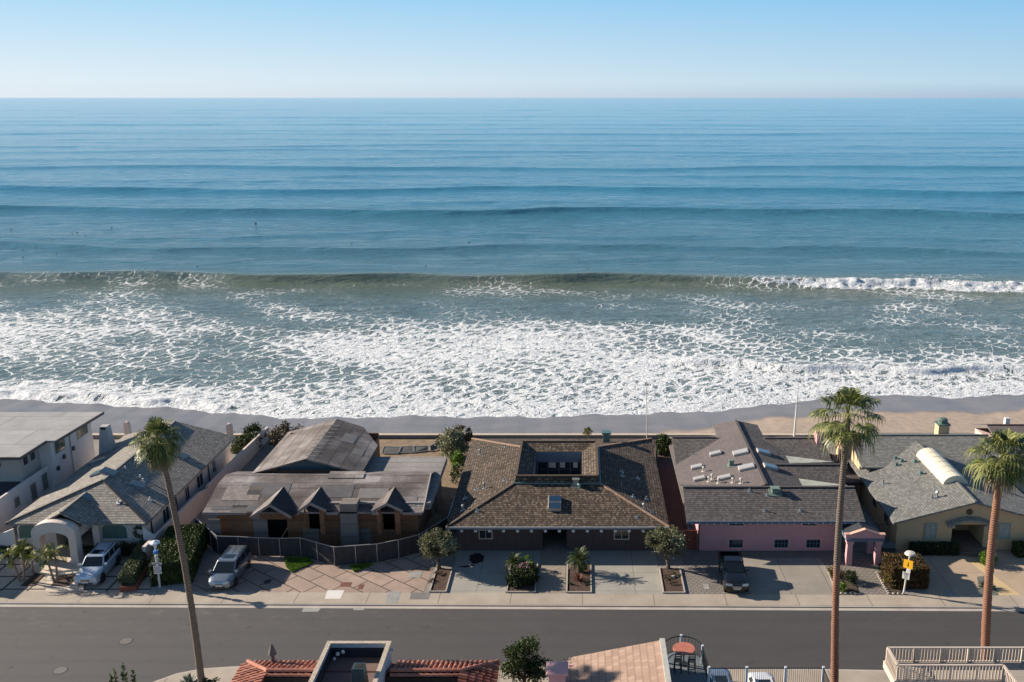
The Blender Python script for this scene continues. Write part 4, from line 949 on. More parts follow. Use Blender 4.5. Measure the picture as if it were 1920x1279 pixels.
g = MB(); xs_ = [-32.5, -28.6, None, -25.0, -23.9, None, -21.9, -20.4, None, -17.2, -16.7]
for x0, x1 in ((-32.5, -28.7), (-24.9, -24.2), (-21.9, -20.9), (-17.4, -18.0), (-15.4, -13.7)):
    g = MB(); g.box(min(x0, x1), max(x0, x1), 75.9, 75.98, 3.38, 3.62); g.build('fascia', FAS, h)
g = MB(); g.bar((-13.64, 75.95, 3.62), (-13.64, 79.6, 4.75), .1, .2); g.bar((-13.64, 79.6, 4.75), (-13.68, 81.1, 5.05), .1, .2); g.build('bargeboard', plain('pale_batten', (.42, .38, .34), .8, .1), h)
c1_ = rectY(635, 673, 930, 1022, 76.0); g = MB(); g.box(c1_[0], c1_[1], 76.0, 77.3, 0, 4.35); g.build('chimney', PLYG, h)
g = MB(); g.bar((-26.6, 76.9, .2), (-25.2, 77.0, 2.4), .1); g.build('brace', plain('pine_brace', (.38, .24, .14), .8, .1), h)
g = MB(); g.box(-32.2, -31.2, 76.3, 76.36, .1, 2.8); g.build('leaning_panel', PLYG, h)
g = MB(); g.box(-31.5, -14.5, 78.4, 78.5, 0, 3.9); g.build('dark_backing', BLACK, h)  # black backing added behind the openings to keep their inside dark

# ============================================================ NEAR SIDE OF THE STREET
TERRA = foliage('terracotta_tile', [(0, (.07, .025, .018)), (.35, (.20, .062, .04)), (.7, (.34, .12, .075)), (1, (.46, .24, .17))], .7, 1.5, 0)
CREAM = plain('cream_stucco', (.50, .44, .38), .85, .06, 1.5, bmp=.1)
h = thing('house', 'red barrel tiled house around a walled roof terrace at the bottom edge', 'house', (-12, 47, 0))
g = MB(); g.box(-19.6, -5.4, 49.9, 50.1, 0, 5.3); g.box(-19.6, -19.4, 30, 49.9, 0, 5.3); g.box(-5.6, -5.4, 30, 49.9, 0, 5.3); g.build('wall', CREAM, h)
g = MB(); g.box(-19.4, -5.6, 30, 48.4, 0, 3.8); g.box(-18.2, -6.6, 48.45, 48.6, 3.8, 5.85); g.build('dark_backing', plain('dark_court_shade', (.04, .028, .024), .9, .2), h)  # near-black colour paints the shade of the void behind the ridge
zr_, ye, yr = 6.05, 50.65, 48.75
roof(h, [[(-19.9, ye, 5.4), (-5.0, ye, 5.4), (-7.0, yr, zr_), (-18.1, yr, zr_)][::-1], [(-20.3, 30, 5.3), (-19.9, ye, 5.4), (-18.1, yr, zr_), (-18.1, 30, zr_)], [(-5.0, ye, 5.4), (-4.8, 30, 5.4), (-7.0, 30, zr_), (-7.0, yr, zr_)]], plain('tile_underlay', (.12, .04, .03), .9, .2), .12)
gA, gB = MB(), MB(); x = -19.7; rnd = random.Random(3)
def barrel(g, a, b_, r=.115, seg=4, drop=.012):
    """row of overlapping barrel tiles from a (low) to b (high)"""
    a = Vector(a); b_ = Vector(b_); d = b_ - a; L = d.length; k = max(1, round(L / .42))
    for i in range(k):
        p = a + d * (i / k); q = a + d * ((i + 1.12) / k)
        jj = rnd.uniform(-.012, .012); o = Vector((jj, 0, 0)); up = Vector((0, 0, .02))
        dd_ = (q - p).normalized(); s_ = dd_.cross(Vector((0, 0, 1))).normalized(); t_ = s_.cross(dd_)
        v0 = len(g.v)
        for (cc_, rr_) in ((p + up, r), (q - up * .4, r * .86)):
            for m_ in range(seg + 1):
                an = math.pi * m_ / seg; g.v.append(tuple(cc_ + o + s_ * math.cos(an) * rr_ + t_ * math.sin(an) * rr_ * .95))
        for m_ in range(seg): g.f.append((v0 + m_, v0 + m_ + 1, v0 + m_ + seg + 2, v0 + m_ + seg + 1))
        g.f.append(tuple(v0 + m_ for m_ in range(seg, -1, -1)))
sl_ = (zr_ - 5.4) / (ye - yr)
while x < -5.1:
    hi = yr; 
    if x < -18.1: hi = ye - (x + 19.9) / 1.8 * (ye - yr)
    if x > -7.0: hi = ye - (-5.0 - x) / 2.0 * (ye - yr)
    if not (-15.1 < x < -11.1) and ye - hi > .2: barrel(gA if x < -13 else gB, (x, ye + .05, 5.42), (x, hi, 5.42 + (ye - hi) * sl_))
    x += .285
gA.build('roof_tiles', TERRA, h, normals=False); gB.build('roof_tiles', TERRA, h, normals=False)
gA, gB = MB(), MB(); y = 50.4
while y > 40:
    f_ = min(1, (ye - y) / (ye - yr)); barrel(gA, (-20.2, y, 5.35), (-20.2 + 2.1 * f_, y, 5.35 + .7 * f_)); barrel(gB, (-4.9, y, 5.42), (-4.9 - 2.1 * f_, y, 5.42 + .63 * f_)); y -= .285
gA.build('side_tiles', TERRA, h, normals=False); gB.build('side_tiles', TERRA, h, normals=False)
RT = foliage('ridge_terracotta', [(0, (.28, .09, .06)), (1, (.44, .19, .13))], .7, 1.5, 0)
for p, q, r_ in (((-18.1, yr, zr_ + .06), (-15.0, yr, zr_ + .06), .14), ((-11.0, yr, zr_ + .06), (-7.0, yr, zr_ + .06), .14), ((-19.9, ye, 5.48), (-18.1, yr, zr_ + .06), .13), ((-5.0, ye, 5.48), (-7.0, yr, zr_ + .06), .13),
                 ((-18.1, yr - .2, zr_ - .12), (-15.0, yr - .2, zr_ - .12), .14), ((-11.0, yr - .2, zr_ - .12), (-7.0, yr - .2, zr_ - .12), .14)):
    g = MB(); barrel(g, p, q, r_); g.build('ridge_tiles', RT, h, normals=False)
g = MB(); g.box(-15.0, -11.3, 50.32, 50.5, 4.4, 6.85); g.box(-15.0, -14.82, 42, 50.32, 4.4, 6.85); g.box(-11.48, -11.3, 42, 50.32, 4.4, 6.85); g.build('parapet', plain('blue_white_stucco', (.40, .42, .45), .85, .08, 1.2), h)
g = MB(); g.box(-14.815, -11.485, 50.25, 50.315, 6.0, 6.6); g.box(-14.815, -14.75, 42, 50.245, 6.0, 6.6); g.box(-11.55, -11.485, 42, 50.245, 6.0, 6.6); g.build('parapet_shade', plain('dark_parapet_shade', (.022, .024, .03), .85, .2), h)  # dark panels added inside the parapet, standing in for its shadow
g = MB(); g.box(-15.04, -11.26, 50.28, 50.54, 6.85, 6.92); g.box(-15.04, -14.78, 42, 50.28, 6.85, 6.92); g.box(-11.52, -11.26, 42, 50.28, 6.85, 6.92); g.build('parapet_coping', plain('sandy_coping', (.44, .37, .30), .85, .3, 8, bmp=.4), h)
g = MB(); g.box(-14.74, -11.56, 42, 50.24, 5.2, 6.0); g.build('terrace', plain('brown_deck', (.16, .105, .09), .85, .12, 3), h)
g = MB(); g.box(-12.9, -12.0, 46.9, 47.8, 5.5, 7.2, .72); g.box(-12.78, -12.12, 47.02, 47.68, 7.2, 7.32); g.build('chimney', plain('blue_green_tin', (.05, .08, .085), .45, .2, 4, metal=.4), h, bevel=.02)
g = MB(); g.box(-12.65, -12.25, 47.15, 47.55, 7.325, 7.34); g.build('chimney_opening', BLACK, h)
for (x, y, z, r_) in ((-14.35, 50.05, 6.35, .13), (-14.05, 50.12, 6.45, .12), (-14.5, 49.8, 6.2, .1)):
    g = MB(); g.ball((x, y, z), r_, 8); g.build('floodlight', WHITE, h, smooth=True)
for (x, z) in ((-17.65, 5.3), (-7.5, 5.3), (-15.2, 5.5)):
    g = MB(); g.box(x, x + .35, 48.25, 48.44, z - .2, z + .25); g.build('wall_lantern', WHITE, h, bevel=.05)
g = MB(); g.ball((-11.15, 50.3, 6.5), .1, 8); g.bar((-11.3, 50.3, 6.45), (-11.15, 50.3, 6.5), .05); g.build('camera_bulb', WHITE, h, smooth=True)
# roof finial
c = G(512, 1242, 5.6); h = thing('roof_ornament', 'weathered grey pointed ornament standing on the red tile eave', 'ornament', (c.x, c.y, 5.45))
g = MB(); g.tube([(c.x, c.y, 5.4), (c.x, c.y, 5.6), (c.x, c.y, 6.3)], [.17, .13, .11], 10); g.build('post', plain('grey_ornament', (.12, .105, .10), .8, .3, 6), h)
g = MB(); g.tube([(c.x, c.y, 6.15), (c.x, c.y, 6.25), (c.x, c.y, 6.6), (c.x, c.y, 6.85)], [.26, .24, .12, .03], 10); g.build('pointed_hood', plain('grey_ornament', (.12, .105, .10), .8, .3, 6), h)
# salmon shingle roof house with round balcony
SALM = shingle('salmon_shingles', [(0, (.25, .165, .125)), (.5, (.345, .235, .18)), (1, (.43, .315, .25))], .34, .42, .85, .6, .35, .1, gap=.012, rowdark=.4)
h = thing('house', 'house with salmon pink shingle roof and semicircular balcony at the bottom edge', 'house', (2, 48, 0))
roof(h, [[(-1.15, 38, 5.5), (4.55, 38, 7.1), (4.55, 50.3, 7.1), (-1.15, 50.9, 5.5)]], SALM, .2)
g = MB(); g.bar((4.68, 50.32, 7.13), (4.68, 38, 7.13), .30, .2); g.build('roof_edge', plain('grey_edge', (.42, .42, .38), .7, .15, 4), h)
g = MB(); g.box(-.8, 4.6, 38, 50.0, 0, 5.4); g.box(4.6, 4.8, 38, 50.1, 0, 6.9); g.box(-.8, 4.6, 49.9, 50.0, 5.4, 5.7); g.build('wall', PINKD, h)
DKB = wood('blue_grey_decking', (.12, .15, .17), (.16, .19, .21), .14, True, .7, .55)
cx, cy, rr_ = 5.95, 50.5, 1.18; deck = [(cx + rr_ * math.cos(math.pi * k / 16), cy + rr_ * math.sin(math.pi * k / 16)) for k in range(17)]
g = MB(); g.prism(deck + [(4.82, 38), (7.6, 38), (7.6, 48.2)], 5.2, 5.5); g.build('balcony_floor', DKB, h)
RAIL = plain('dark_rail', (.03, .032, .036), .4, .1, metal=.4); POSTW = plain('pale_blue_post', (.55, .58, .62), .5, .06)
def railing(par, pts, zf, zt, sp=.12, post_at=(), pm=POSTW, rm=RAIL, bw=.018, pw=.13, top=.05, botz=.1):
    g = MB(); 
    for i in range(len(pts) - 1):
        a, b_ = Vector((*pts[i], 0)), Vector((*pts[i + 1], 0)); L = (b_ - a).length; k = max(1, int(L / sp))
        g.bar(a + Vector((0, 0, zt)), b_ + Vector((0, 0, zt)), top, .05); g.bar(a + Vector((0, 0, zf + botz)), b_ + Vector((0, 0, zf + botz)), .03, .03)
        for j in range(k):
            q = a + (b_ - a) * (j / k); g.box(q.x - bw / 2, q.x + bw / 2, q.y - bw / 2, q.y + bw / 2, zf + botz, zt)
    r = g.build('railing', rm, par)
    for q in post_at:
        g = MB(); g.box(q[0] - pw / 2, q[0] + pw / 2, q[1] - pw / 2, q[1] + pw / 2, zf - .1, zt + .1); g.build('post', pm, r)
    return r
rp0 = [(cx + rr_ * .97 * math.cos(math.pi * k / 16), cy + rr_ * .97 * math.sin(math.pi * k / 16)) for k in range(17)]
railing(h, rp0, 5.5, 6.55, .12, [(rp0[0][0], rp0[0][1]), rp0[8], rp0[16]])
railing(h, [rp0[0], (7.2, 48.35)], 5.5, 6.55, .12, [(7.2, 48.3)])
xs_ = [7.2, 9.35, 11.55, 13.7]
railing(h, [(7.2, 48.3), (13.7, 48.3)], 5.5, 6.55, .12, [(x, 48.3) for x in xs_[1:]]); railing(h, [(13.7, 48.3), (13.7, 44)], 5.5, 6.55, .12)
g = MB(); g.box(7.62, 13.8, 38, 47.2, 5.2, 5.45); g.build('deck_floor', DKB, h)
for (x, y) in ((7.3, 47.1), (13.6, 47.1)):
    g = MB(); g.box(x - .1, x + .1, y - .1, y + .1, 0, 5.2); g.build('deck_post', POSTW, h)
g = MB(); g.box(.3 - 2.2, 1.25 - 2.2, 47.6, 48.6, 3, 6.6); g.build('chimney', PINKD, h)
g = MB(); g.box(-2.05, -.8, 47.45, 48.75, 6.6, 6.72); g.add([(-2.05, 47.45, 6.72), (-.8, 47.45, 6.72), (-.8, 48.75, 6.72), (-2.05, 48.75, 6.72), (-1.42, 48.1, 7.0)], [(0, 1, 4), (1, 2, 4), (2, 3, 4), (3, 0, 4)]); g.build('chimney_cap', PINKD, h)
# high table and stools on the balcony
c = Vector((5.98, 50.35, 5.5)); h = thing('bar_table', 'round terracotta topped high table on the curved balcony', 'table', c)
g = MB(); g.cyl((c.x, c.y), .66, 6.5, 6.56, 28); g.build('table_top', plain('terracotta_top', (.42, .15, .10), .5, .2, 6), h, bevel=.015)
g = MB(); g.cyl((c.x, c.y), .05, 5.52, 6.5, 8); g.cyl((c.x, c.y), .3, 5.505, 5.54, 14); g.build('pedestal', DARKM, h)
for i, (dx, dy, rz, lb) in enumerate(((-.42, -.75, 0, 'dark wooden bar stool left of its twin under round table'), (.38, -.78, .15, 'dark wooden bar stool right of its twin under round table'))):
    x, y = c.x + dx, c.y + dy; s_ = thing('bar_stool', lb, 'stool', (x, y, 5.5), 'stools at the balcony table')
    WD = plain('dark_stool_wood', (.045, .025, .02), .6, .2)
    g = MB(); g.box(x - .2, x + .2, y - .2, y + .2, 6.2, 6.26); g.build('seat', plain('tan_cushion', (.35, .26, .20), .8, .1), s_, bevel=.02)
    for a, b_ in ((-1, -1), (1, -1), (-1, 1), (1, 1)):
        g = MB(); g.bar((x + a * .2, y + b_ * .2, 5.502), (x + a * .17, y + b_ * .17, 6.2 if b_ > 0 else 6.75), .045); g.build('leg', WD, s_)
    g = MB(); 
    for z in (6.4, 6.55, 6.7): g.box(x - .18, x + .18, y - .2, y - .17, z, z + .06)
    g.build('backrest', WD, s_)
    g = MB(); g.box(x - .17, x + .17, y - .2, y - .17, 5.75, 5.79); g.build('footrest', WD, s_)
# beige walkway deck at right
BG = plain('beige_deck_paint', (.50, .42, .35), .7, .06)
h = thing('deck', 'beige railed upper walkway deck in the bottom right corner', 'deck', (22, 49.5, 0))
g = MB(); g.box(18.0, 45, 48.7, 50.6, 5.25, 5.5); g.box(24.1, 45, 38, 48.7, 5.25, 5.5); g.build('deck_floor', wood('sandy_decking', (.30, .265, .225), (.37, .33, .28), .16, False, .8, .5), h)
def raildeck(pts, posts):
    r = railing(h, pts, 5.5, 6.5, .185, [], BG, BG, .06, .1, .14, .06)
    for q in posts: g = MB(); g.box(q[0] - .05, q[0] + .05, q[1] - .05, q[1] + .05, 5.3, 6.45); g.build('post', BG, r)
raildeck([(18.05, 50.5), (44, 50.5)], [(18.05 + 1.6 * k, 50.56) for k in range(17)]); raildeck([(18.05, 48.7), (24.1, 48.7)], [(18.05 + 1.52 * k, 48.64) for k in range(5)])
raildeck([(18.05, 48.7), (18.05, 50.5)], []); raildeck([(24.1, 48.7), (24.1, 40)], [(24.16, 48.6 - 1.6 * k) for k in range(5)])
g = MB(); g.box(17.9, 18.0, 48.6, 50.65, 5.1, 5.55); g.box(18, 45, 50.62, 50.72, 5.1, 5.52); g.box(18.0, 24.0, 48.58, 48.68, 5.1, 5.52); g.build('rim_board', BG, h)
g = MB(); g.box(24.3, 45, 36, 48.4, 0, 5.2); g.build('wall', CREAM, h)
for x in (18.2, 21.2): g = MB(); g.box(x, x + .2, 48.8, 49.0, 0, 5.24); g.build('deck_post', BG, h)
g = MB(); g.prism([(15.8, 30), (24.2, 30), (24.2, 55.5), (15.3, 55.5)], -.009, .006); struct(g.build('driveway', plain('dark_drive', (.055, .06, .07), .8, .25, 4)))
# ============================================================ DRIVEWAYS, YARDS, KERBSIDE SURFACES (thin sheets stacked 4 mm apart)
def sheet(name, pts, mat, z=0.0, th=.02, kind=True):
    g = MB(); g.prism([(p[0], p[1]) for p in pts], z - th, z)
    o = g.build(name, mat)
    if kind: struct(o)
    return o
def Gp(*uv): return [G(u, v) for u, v in uv]
def yl(x, o=1.86): return kerbY(x) + o
# pale slabs with dark joints in front of the tiled house
sheet('driveway', [(-62, yl(-62)), (-34.3, yl(-34.3)), (-37.2, 75.7), (-62, 75.7)], concrete('cream_slabs', (.40, .345, .28), (.52, .455, .38), 2.1, 2.1, off=0, jw=.10, jc=(.055, .05, .045), stain=.12), -.004, .007)
sheet('path', [(-42.6, yl(-42)), (-39.6, yl(-40)), (-41.6, 73.5), (-44.8, 73.5)], plain('cream_path', (.54, .47, .39), .85, .06), .002)
sheet('path', [(-34.2, yl(-34)), (-31.2, yl(-31)), (-35.0, 78), (-37.1, 78)], concrete('grey_path', (.30, .28, .26), (.38, .355, .33), 1.5, 1.5, off=0), -.004, .007)
sheet('path', [(-36.0, 78), (-32.3, 78), (-32.3, 103.5), (-36.0, 103.5)], concrete('side_path', (.17, .16, .15), (.24, .22, .205)), -.003, .007)
for (uv) in (((38, 1099), (65, 1099), (95, 1062), (82, 1062)), ((95, 1099), (128, 1099), (152, 1077), (112, 1078))):
    sheet('planting_bed', Gp(*uv), mulch, .03, .04)
# reddish diagonal paving before the unfinished house
DIAG = concrete('rosy_slabs', (.27, .205, .17), (.40, .305, .25), 2.6, 1.5, off=.4, jw=.055, jc=(.10, .075, .06), uvrot=R(38), stain=.35)
sheet('driveway', [(-31.0, yl(-31)), (-12.6, yl(-12.6)), (-12.2, 77), (-31.5, 77)], DIAG, -.003, .008)
sheet('yard', [(-32.2, 77.2), (-11.9, 77.2), (-11.9, 104.2), (-32.2, 104.2)], plain('trampled_soil', (.22, .16, .105), .95, .35, 1.3, bmp=.5), -.002, .009)
WP = plain('fresh_concrete', (.62, .61, .58), .8, .05); GP = plain('grey_patch', (.27, .27, .26), .85, .15); RUST = plain('rust_cover', (.16, .065, .045), .7, .2)
def gquad(name, uv, mat, z, label, cat, group=None):
    pts = Gp(*uv); c = sum(pts, Vector()) / 4
    g = MB(); g.prism([(p.x, p.y) for p in pts], z - .01, z); return tag(g.build(name, mat, loc=(c.x, c.y, 0)), label, cat, group)
sheet('pavement_patch', Gp((614, 1107), (646, 1107), (638, 1123), (609, 1123)), WP, .009, .01)
sheet('pavement_patch', Gp((728, 1109), (752, 1109), (745, 1131), (722, 1131)), GP, .009, .01)
sheet('pavement_patch', Gp((771, 1111), (808, 1112), (803, 1124), (768, 1124)), plain('dark_patch', (.16, .155, .15), .85, .2), .009, .01)
sheet('driveway_patch', Gp((768, 1073), (792, 1071), (788, 1083), (765, 1083)), GP, .009, .01)
sheet('road_patch', Gp((572, 1134), (604, 1135), (596, 1145), (565, 1145)), GP, -.095, .01)
sheet('road_patch', Gp((664, 1136), (684, 1136), (682, 1142), (662, 1142)), GP, -.095, .01)
gquad('utility_cover', ((640, 1092), (660, 1092), (656, 1100), (637, 1100)), RUST, .012, 'wide rust brown utility cover set in the rosy paving', 'cover')
gquad('utility_cover', ((674, 1096), (683, 1096), (679, 1105), (670, 1105)), RUST, .012, 'narrow rust brown utility cover right of the wide one', 'cover')
gquad('utility_cover', ((496, 1088), (509, 1086), (506, 1094), (494, 1095)), DARKM, .012, 'small dark drain cover in the paving right of the silver minivan', 'cover')
gquad('utility_cover', ((1770, 1108), (1787, 1108), (1791, 1115), (1774, 1115)), GP, .012, 'pale grey utility cover in the shaded tan driveway', 'cover')
gquad('utility_cover', ((1318, 1095), (1329, 1095), (1331, 1105), (1320, 1105)), GP, .012, 'pale square utility cover left of the black pickup', 'cover')
for u, v, lb in ((236, 1202, 'round steel manhole cover in mid road'), (113, 1257, 'round steel manhole cover nearest the bottom left corner')):
    c = G(u, v, -.1); g = MB(); g.cyl((c.x, c.y), .42, -.11, -.088, 24); m_ = thing('manhole_cover', lb, 'manhole', (c.x, c.y, -.1))
    g.build('lid', plain('manhole_steel', (.15, .135, .125), .6, .3, 8, bmp=.5), m_)
    g = MB(); P_ = [(c.x + .5 * math.cos(t_), c.y + .5 * math.sin(t_)) for t_ in [6.2832 * k / 24 for k in range(24)]]; g.prism(P_, -.099, -.0935); g.build('ring', plain('manhole_ring', (.05, .045, .045), .8, .1), m_)
# main house: two concrete pads, central path and planting beds
PADM = concrete('driveway_slab', (.275, .265, .235), (.365, .35, .31), 4.2, 3.0, off=0, jw=.025, jc=(.17, .16, .14), stain=.2)
PATHM = concrete('exposed_aggregate', (.22, .19, .155), (.31, .27, .22), stain=.4, scale=2)
bxs = dict(a=(-12.1, -10.7), b=(-6.05, -3.65), c=(-1.35, .75), d=(6.3, 8.2))
y0 = yl(0) + .05
sheet('driveway', [(-10.7, yl(-10)), (-6.1, yl(-6)), (-6.1, 75.98), (-10.7, 75.98)], PADM, .002)
sheet('driveway', [(.8, yl(1)), (6.3, yl(6)), (6.3, 75.98), (.8, 75.98)], PADM, .002)
sheet('path', [(-3.6, yl(-3)), (-1.4, yl(-1)), (-1.4, 80.2), (-3.6, 80.2)], PATHM, .006)
sheet('path', [(-6.1, 73.6), (-3.6, 73.6), (-3.6, 75.97), (-6.1, 75.97)], PADM, .0035); sheet('path', [(-1.4, 73.6), (.8, 73.6), (.8, 75.97), (-1.4, 75.97)], PADM, .0035)
EDGE = plain('concrete_edging', (.36, .33, .29), .85, .1)
for x0, x1, yb in ((-12.15, -10.75, 72.6), (-6.05, -3.7, 73.4), (-1.3, .75, 73.4), (6.35, 8.15, 72.7)):
    sheet('planting_bed', [(x0 + .12, yl(x0) + .15), (x1 - .12, yl(x1) + .15), (x1 - .12, yb), (x0 + .12, yb)], mulch, .06, .09)
    g = MB(); g.box(x0, x0 + .11, yl(x0) + .02, yb + .1, -.02, .13); g.box(x1 - .11, x1, yl(x0) + .02, yb + .1, -.02, .13); g.box(x0 + .11, x1 - .11, yl(x0) + .02, yl(x0) + .13, -.02, .12); struct(g.build('bed_edging', EDGE))
# oil stain
g = MB(); rnd = random.Random(11); c = G(893, 1047)
P_ = [(c.x + (.62 + rnd.uniform(-.1, .1)) * math.cos(a), c.y + (.95 + rnd.uniform(-.15, .15)) * math.sin(a)) for a in [6.2832 * k / 20 for k in range(20)]]
g.prism(P_, .001, .0065); c2_ = G(876, 1062); g.prism([(c2_.x - .9, c2_.y - .12), (c2_.x - .2, c2_.y - .2), (c2_.x + .6, c2_.y + .05), (c2_.x + .5, c2_.y + .35), (c2_.x - .1, c2_.y + .15)], .001, .0062)
tag(g.build('oil_stain', plain('oil_dark', (.018, .017, .017), .55, .3, 5)), kind='structure')
# pink house forecourt
COB = concrete('cobble_pavers', (.19, .175, .155), (.27, .245, .215), .42, .28, jw=.03, jc=(.10, .09, .08))
sheet('driveway', [(8.5, yl(9)), (25.2, yl(25)), (25.2, 75.98), (8.5, 75.98)], COB, -.003, .008)
sheet('driveway', [(11.6, yl(11)), (20.6, yl(20)), (20.2, 74.6), (12.0, 74.6)], concrete('washed_concrete', (.235, .215, .185), (.315, .29, .25), 3.3, 30, off=0, jw=.03, jc=(.13, .12, .105), stain=.15), .002)
sheet('path', [(7.0, 76.4), (9.4, 76.4), (10.3, 104), (7.9, 104)], concrete('dark_brick_path', (.055, .035, .032), (.085, .055, .05), .3, .2, jw=.015), -.002, .009)
# tan house forecourt
sheet('driveway', [(27.3, yl(27)), (60, yl(60)), (60, 76.18), (27.3, 76.18)], concrete('tan_drive', (.37, .285, .205), (.46, .365, .27), 4.2, 4.0, off=0, jw=.03, jc=(.24, .18, .13), stain=.15), -.003, .008)
sheet('path', Gp((1804, 1042), (1838, 1052), (1868, 1083), (1914, 1116), (1872, 1116), (1860, 1085)), plain('yellow_path', (.52, .39, .22), .85, .08), .004)
sheet('planting_bed', Gp((1832, 1082), (1846, 1080), (1866, 1100), (1872, 1116), (1842, 1116), (1834, 1100)), plain('grey_gravel', (.13, .14, .125), .95, .35, 8, bmp=.8), .02, .04)
sheet('planting_bed', Gp((1556, 1070), (1598, 1072), (1609, 1112), (1570, 1112)), plain('dark_soil', (.06, .045, .03), .95, .4, 6, bmp=.6), .05, .06)
sheet('planting_bed', Gp((1647, 1075), (1672, 1070), (1690, 1113), (1668, 1113)), plain('dark_soil', (.06, .045, .03), .95, .4, 6, bmp=.6), .05, .06)
# edging stones: each is a stone
stone_m = plain('pale_stone', (.42, .37, .31), .85, .25, 4, bmp=.4); rnd = random.Random(4)
for line, lb in ((((1553, 1071), (1569, 1114), (1611, 1114)), 'rough pale stone edging the flower bed under the middle palm'), (((1644, 1075), (1666, 1114), (1702, 1115)), 'rough pale stone edging the bed of the reddish hedge')):
    P_ = [G(*p) for p in line]
    for i in range(len(P_) - 1):
        L = (P_[i + 1] - P_[i]).length; k = int(L / .32)
        for j in range(k):
            p = P_[i].lerp(P_[i + 1], j / k); g = MB(); g.ball((p.x, p.y, .06), .13, 6, (1, .8, .8), .2, rnd)
            tag(g.build('edging_stone', stone_m, loc=(p.x, p.y, 0)), lb, 'stone', lb.replace('rough pale stone', 'stones'))

# ============================================================ WALLS AND FENCES
def wallthing(name, label, cat, segs, mat, cap=None):
    """segs: (p, q, z0, z1a, z1b, thickness)"""
    p0 = segs[0][0]; t_ = thing(name, label, cat, (p0[0], p0[1], 0)); g = MB(); gc = MB()
    for p, q, z0, za, zb, th in segs:
        a, b_ = Vector((*p, 0)), Vector((*q, 0)); d = (b_ - a).normalized(); s_ = Vector((-d.y, d.x, 0)) * th / 2
        vs = [a - s_, b_ - s_, b_ + s_, a + s_]
        g.add([(v.x, v.y, z0) for v in vs] + [(vs[0].x, vs[0].y, za), (vs[1].x, vs[1].y, zb), (vs[2].x, vs[2].y, zb), (vs[3].x, vs[3].y, za)],
              [(3, 2, 1, 0), (4, 5, 6, 7), (0, 1, 5, 4), (1, 2, 6, 5), (2, 3, 7, 6), (3, 0, 4, 7)])
        if cap: gc.bar(a + Vector((0, 0, za + .04)), b_ + Vector((0, 0, zb + .04)), th + .1, .08)
    g.build('wall', mat, t_)
    if cap: gc.build('coping', cap, t_)
    return t_
SEAW = concrete('sea_wall_concrete', (.20, .185, .17), (.30, .27, .24), stain=.3); SEAC = plain('sandy_cap', (.48, .41, .33), .85, .1)
wallthing('sea_wall', 'long concrete sea wall with pale cap between gardens and beach', 'wall', [((-150, 104.45), (120, 104.45), -4, .35, .35, .5)], SEAW, SEAC)
PKW = plain('pink_white_stucco', (.60, .50, .46), .85, .05, 1, bmp=.1)
wallthing('garden_wall', 'pinkish stucco boundary wall running back from the hedge to the sea', 'wall', [((-36.35, 75.0), (-36.2, 84.0), 0, 1.9, 1.9, .22), ((-36.2, 84.0), (-36.1, 86.0), 0, 1.9, 1.55, .22), ((-36.1, 86.0), (-36.0, 95), 0, 1.8, 1.8, .22), ((-36.0, 95), (-36.0, 104), 0, 1.8, 1.5, .22), ((-36.5, 73.2), (-36.35, 75.0), 0, 1.75, 1.9, .3)], PKW)
# scooped white wing wall beside the garage
g = MB(); pts = [(-37.5, 0), (-36.5, 0)] + [(-36.5 - 1.0 * k / 8, 1.75 + .85 * (1 - math.cos(math.pi / 2 * k / 8))) for k in range(9)]
wg = thing('wing_wall', 'white scooped wing wall joining the pale house to its boundary wall', 'wall', (-37, 75.4, 0)); g.extr([(p[0], 75.35, p[1]) for p in pts], (0, .2, 0)); g.build('wall', WHW, wg)
g = MB(); pts = [(-51.0, 0), (-48.35, 0)] + [(-48.35 - 2.65 * k / 8, 2.5 - .75 * math.sin(math.pi / 2 * k / 8)) for k in range(9)]
wg = thing('wing_wall', 'white scooped wing wall at the left picture edge under the tiled roof', 'wall', (-50, 75.4, 0)); g.extr([(p[0], 75.0, p[1]) for p in pts], (0, .2, 0)); g.build('wall', WHW, wg)
wallthing('garden_wall', 'low dark fence wall between the brown house and the pink house', 'wall', [((7.15, 76.5), (7.95, 98.5), 0, 1.5, 1.5, .14)], plain('dark_brown_fence', (.045, .03, .028), .8, .2))
WG = wood('red_brown_gate', (.16, .055, .035), (.21, .08, .05), .15, True, .75, .5)
gt_ = thing('wooden_gate', 'reddish wooden gate between the brown and the pink house', 'gate', (8.9, 76.2, 0)); g = MB(); g.box(7.9, 9.9, 76.2, 76.28, 0, 1.7); g.build('board_panel', WG, gt_); g = MB(); g.box(7.85, 9.95, 76.16, 76.32, 1.703, 1.8); g.build('top_rail', WG, gt_)
FW = wood('grey_fence_boards', (.13, .12, .11), (.22, .20, .185), .18, True, .85, .6)
wallthing('wooden_fence', 'weathered grey board fence right of the tan house', 'fence', [((41.3, 76), (41.9, 96), 0, 1.9, 1.9, .1)], FW)
wallthing('garden_wall', 'grey plank wall and tall side fence of the house at the right edge', 'fence', [((42.5, 80), (46, 80), 0, 1.8, 1.8, .12)], FW)
g2 = thing('iron_gate', 'black iron gate in the passage left of the tan house', 'gate', (25.9, 77.5, 0)); g = MB()
for k in range(12): g.box(25.25 + k * .15, 25.275 + k * .15, 77.5, 77.53, .05, 1.8)
g.box(25.2, 26.95, 77.49, 77.54, 1.75, 1.8); g.box(25.2, 26.95, 77.49, 77.54, .1, .15); g.build('bars', DARKM, g2)
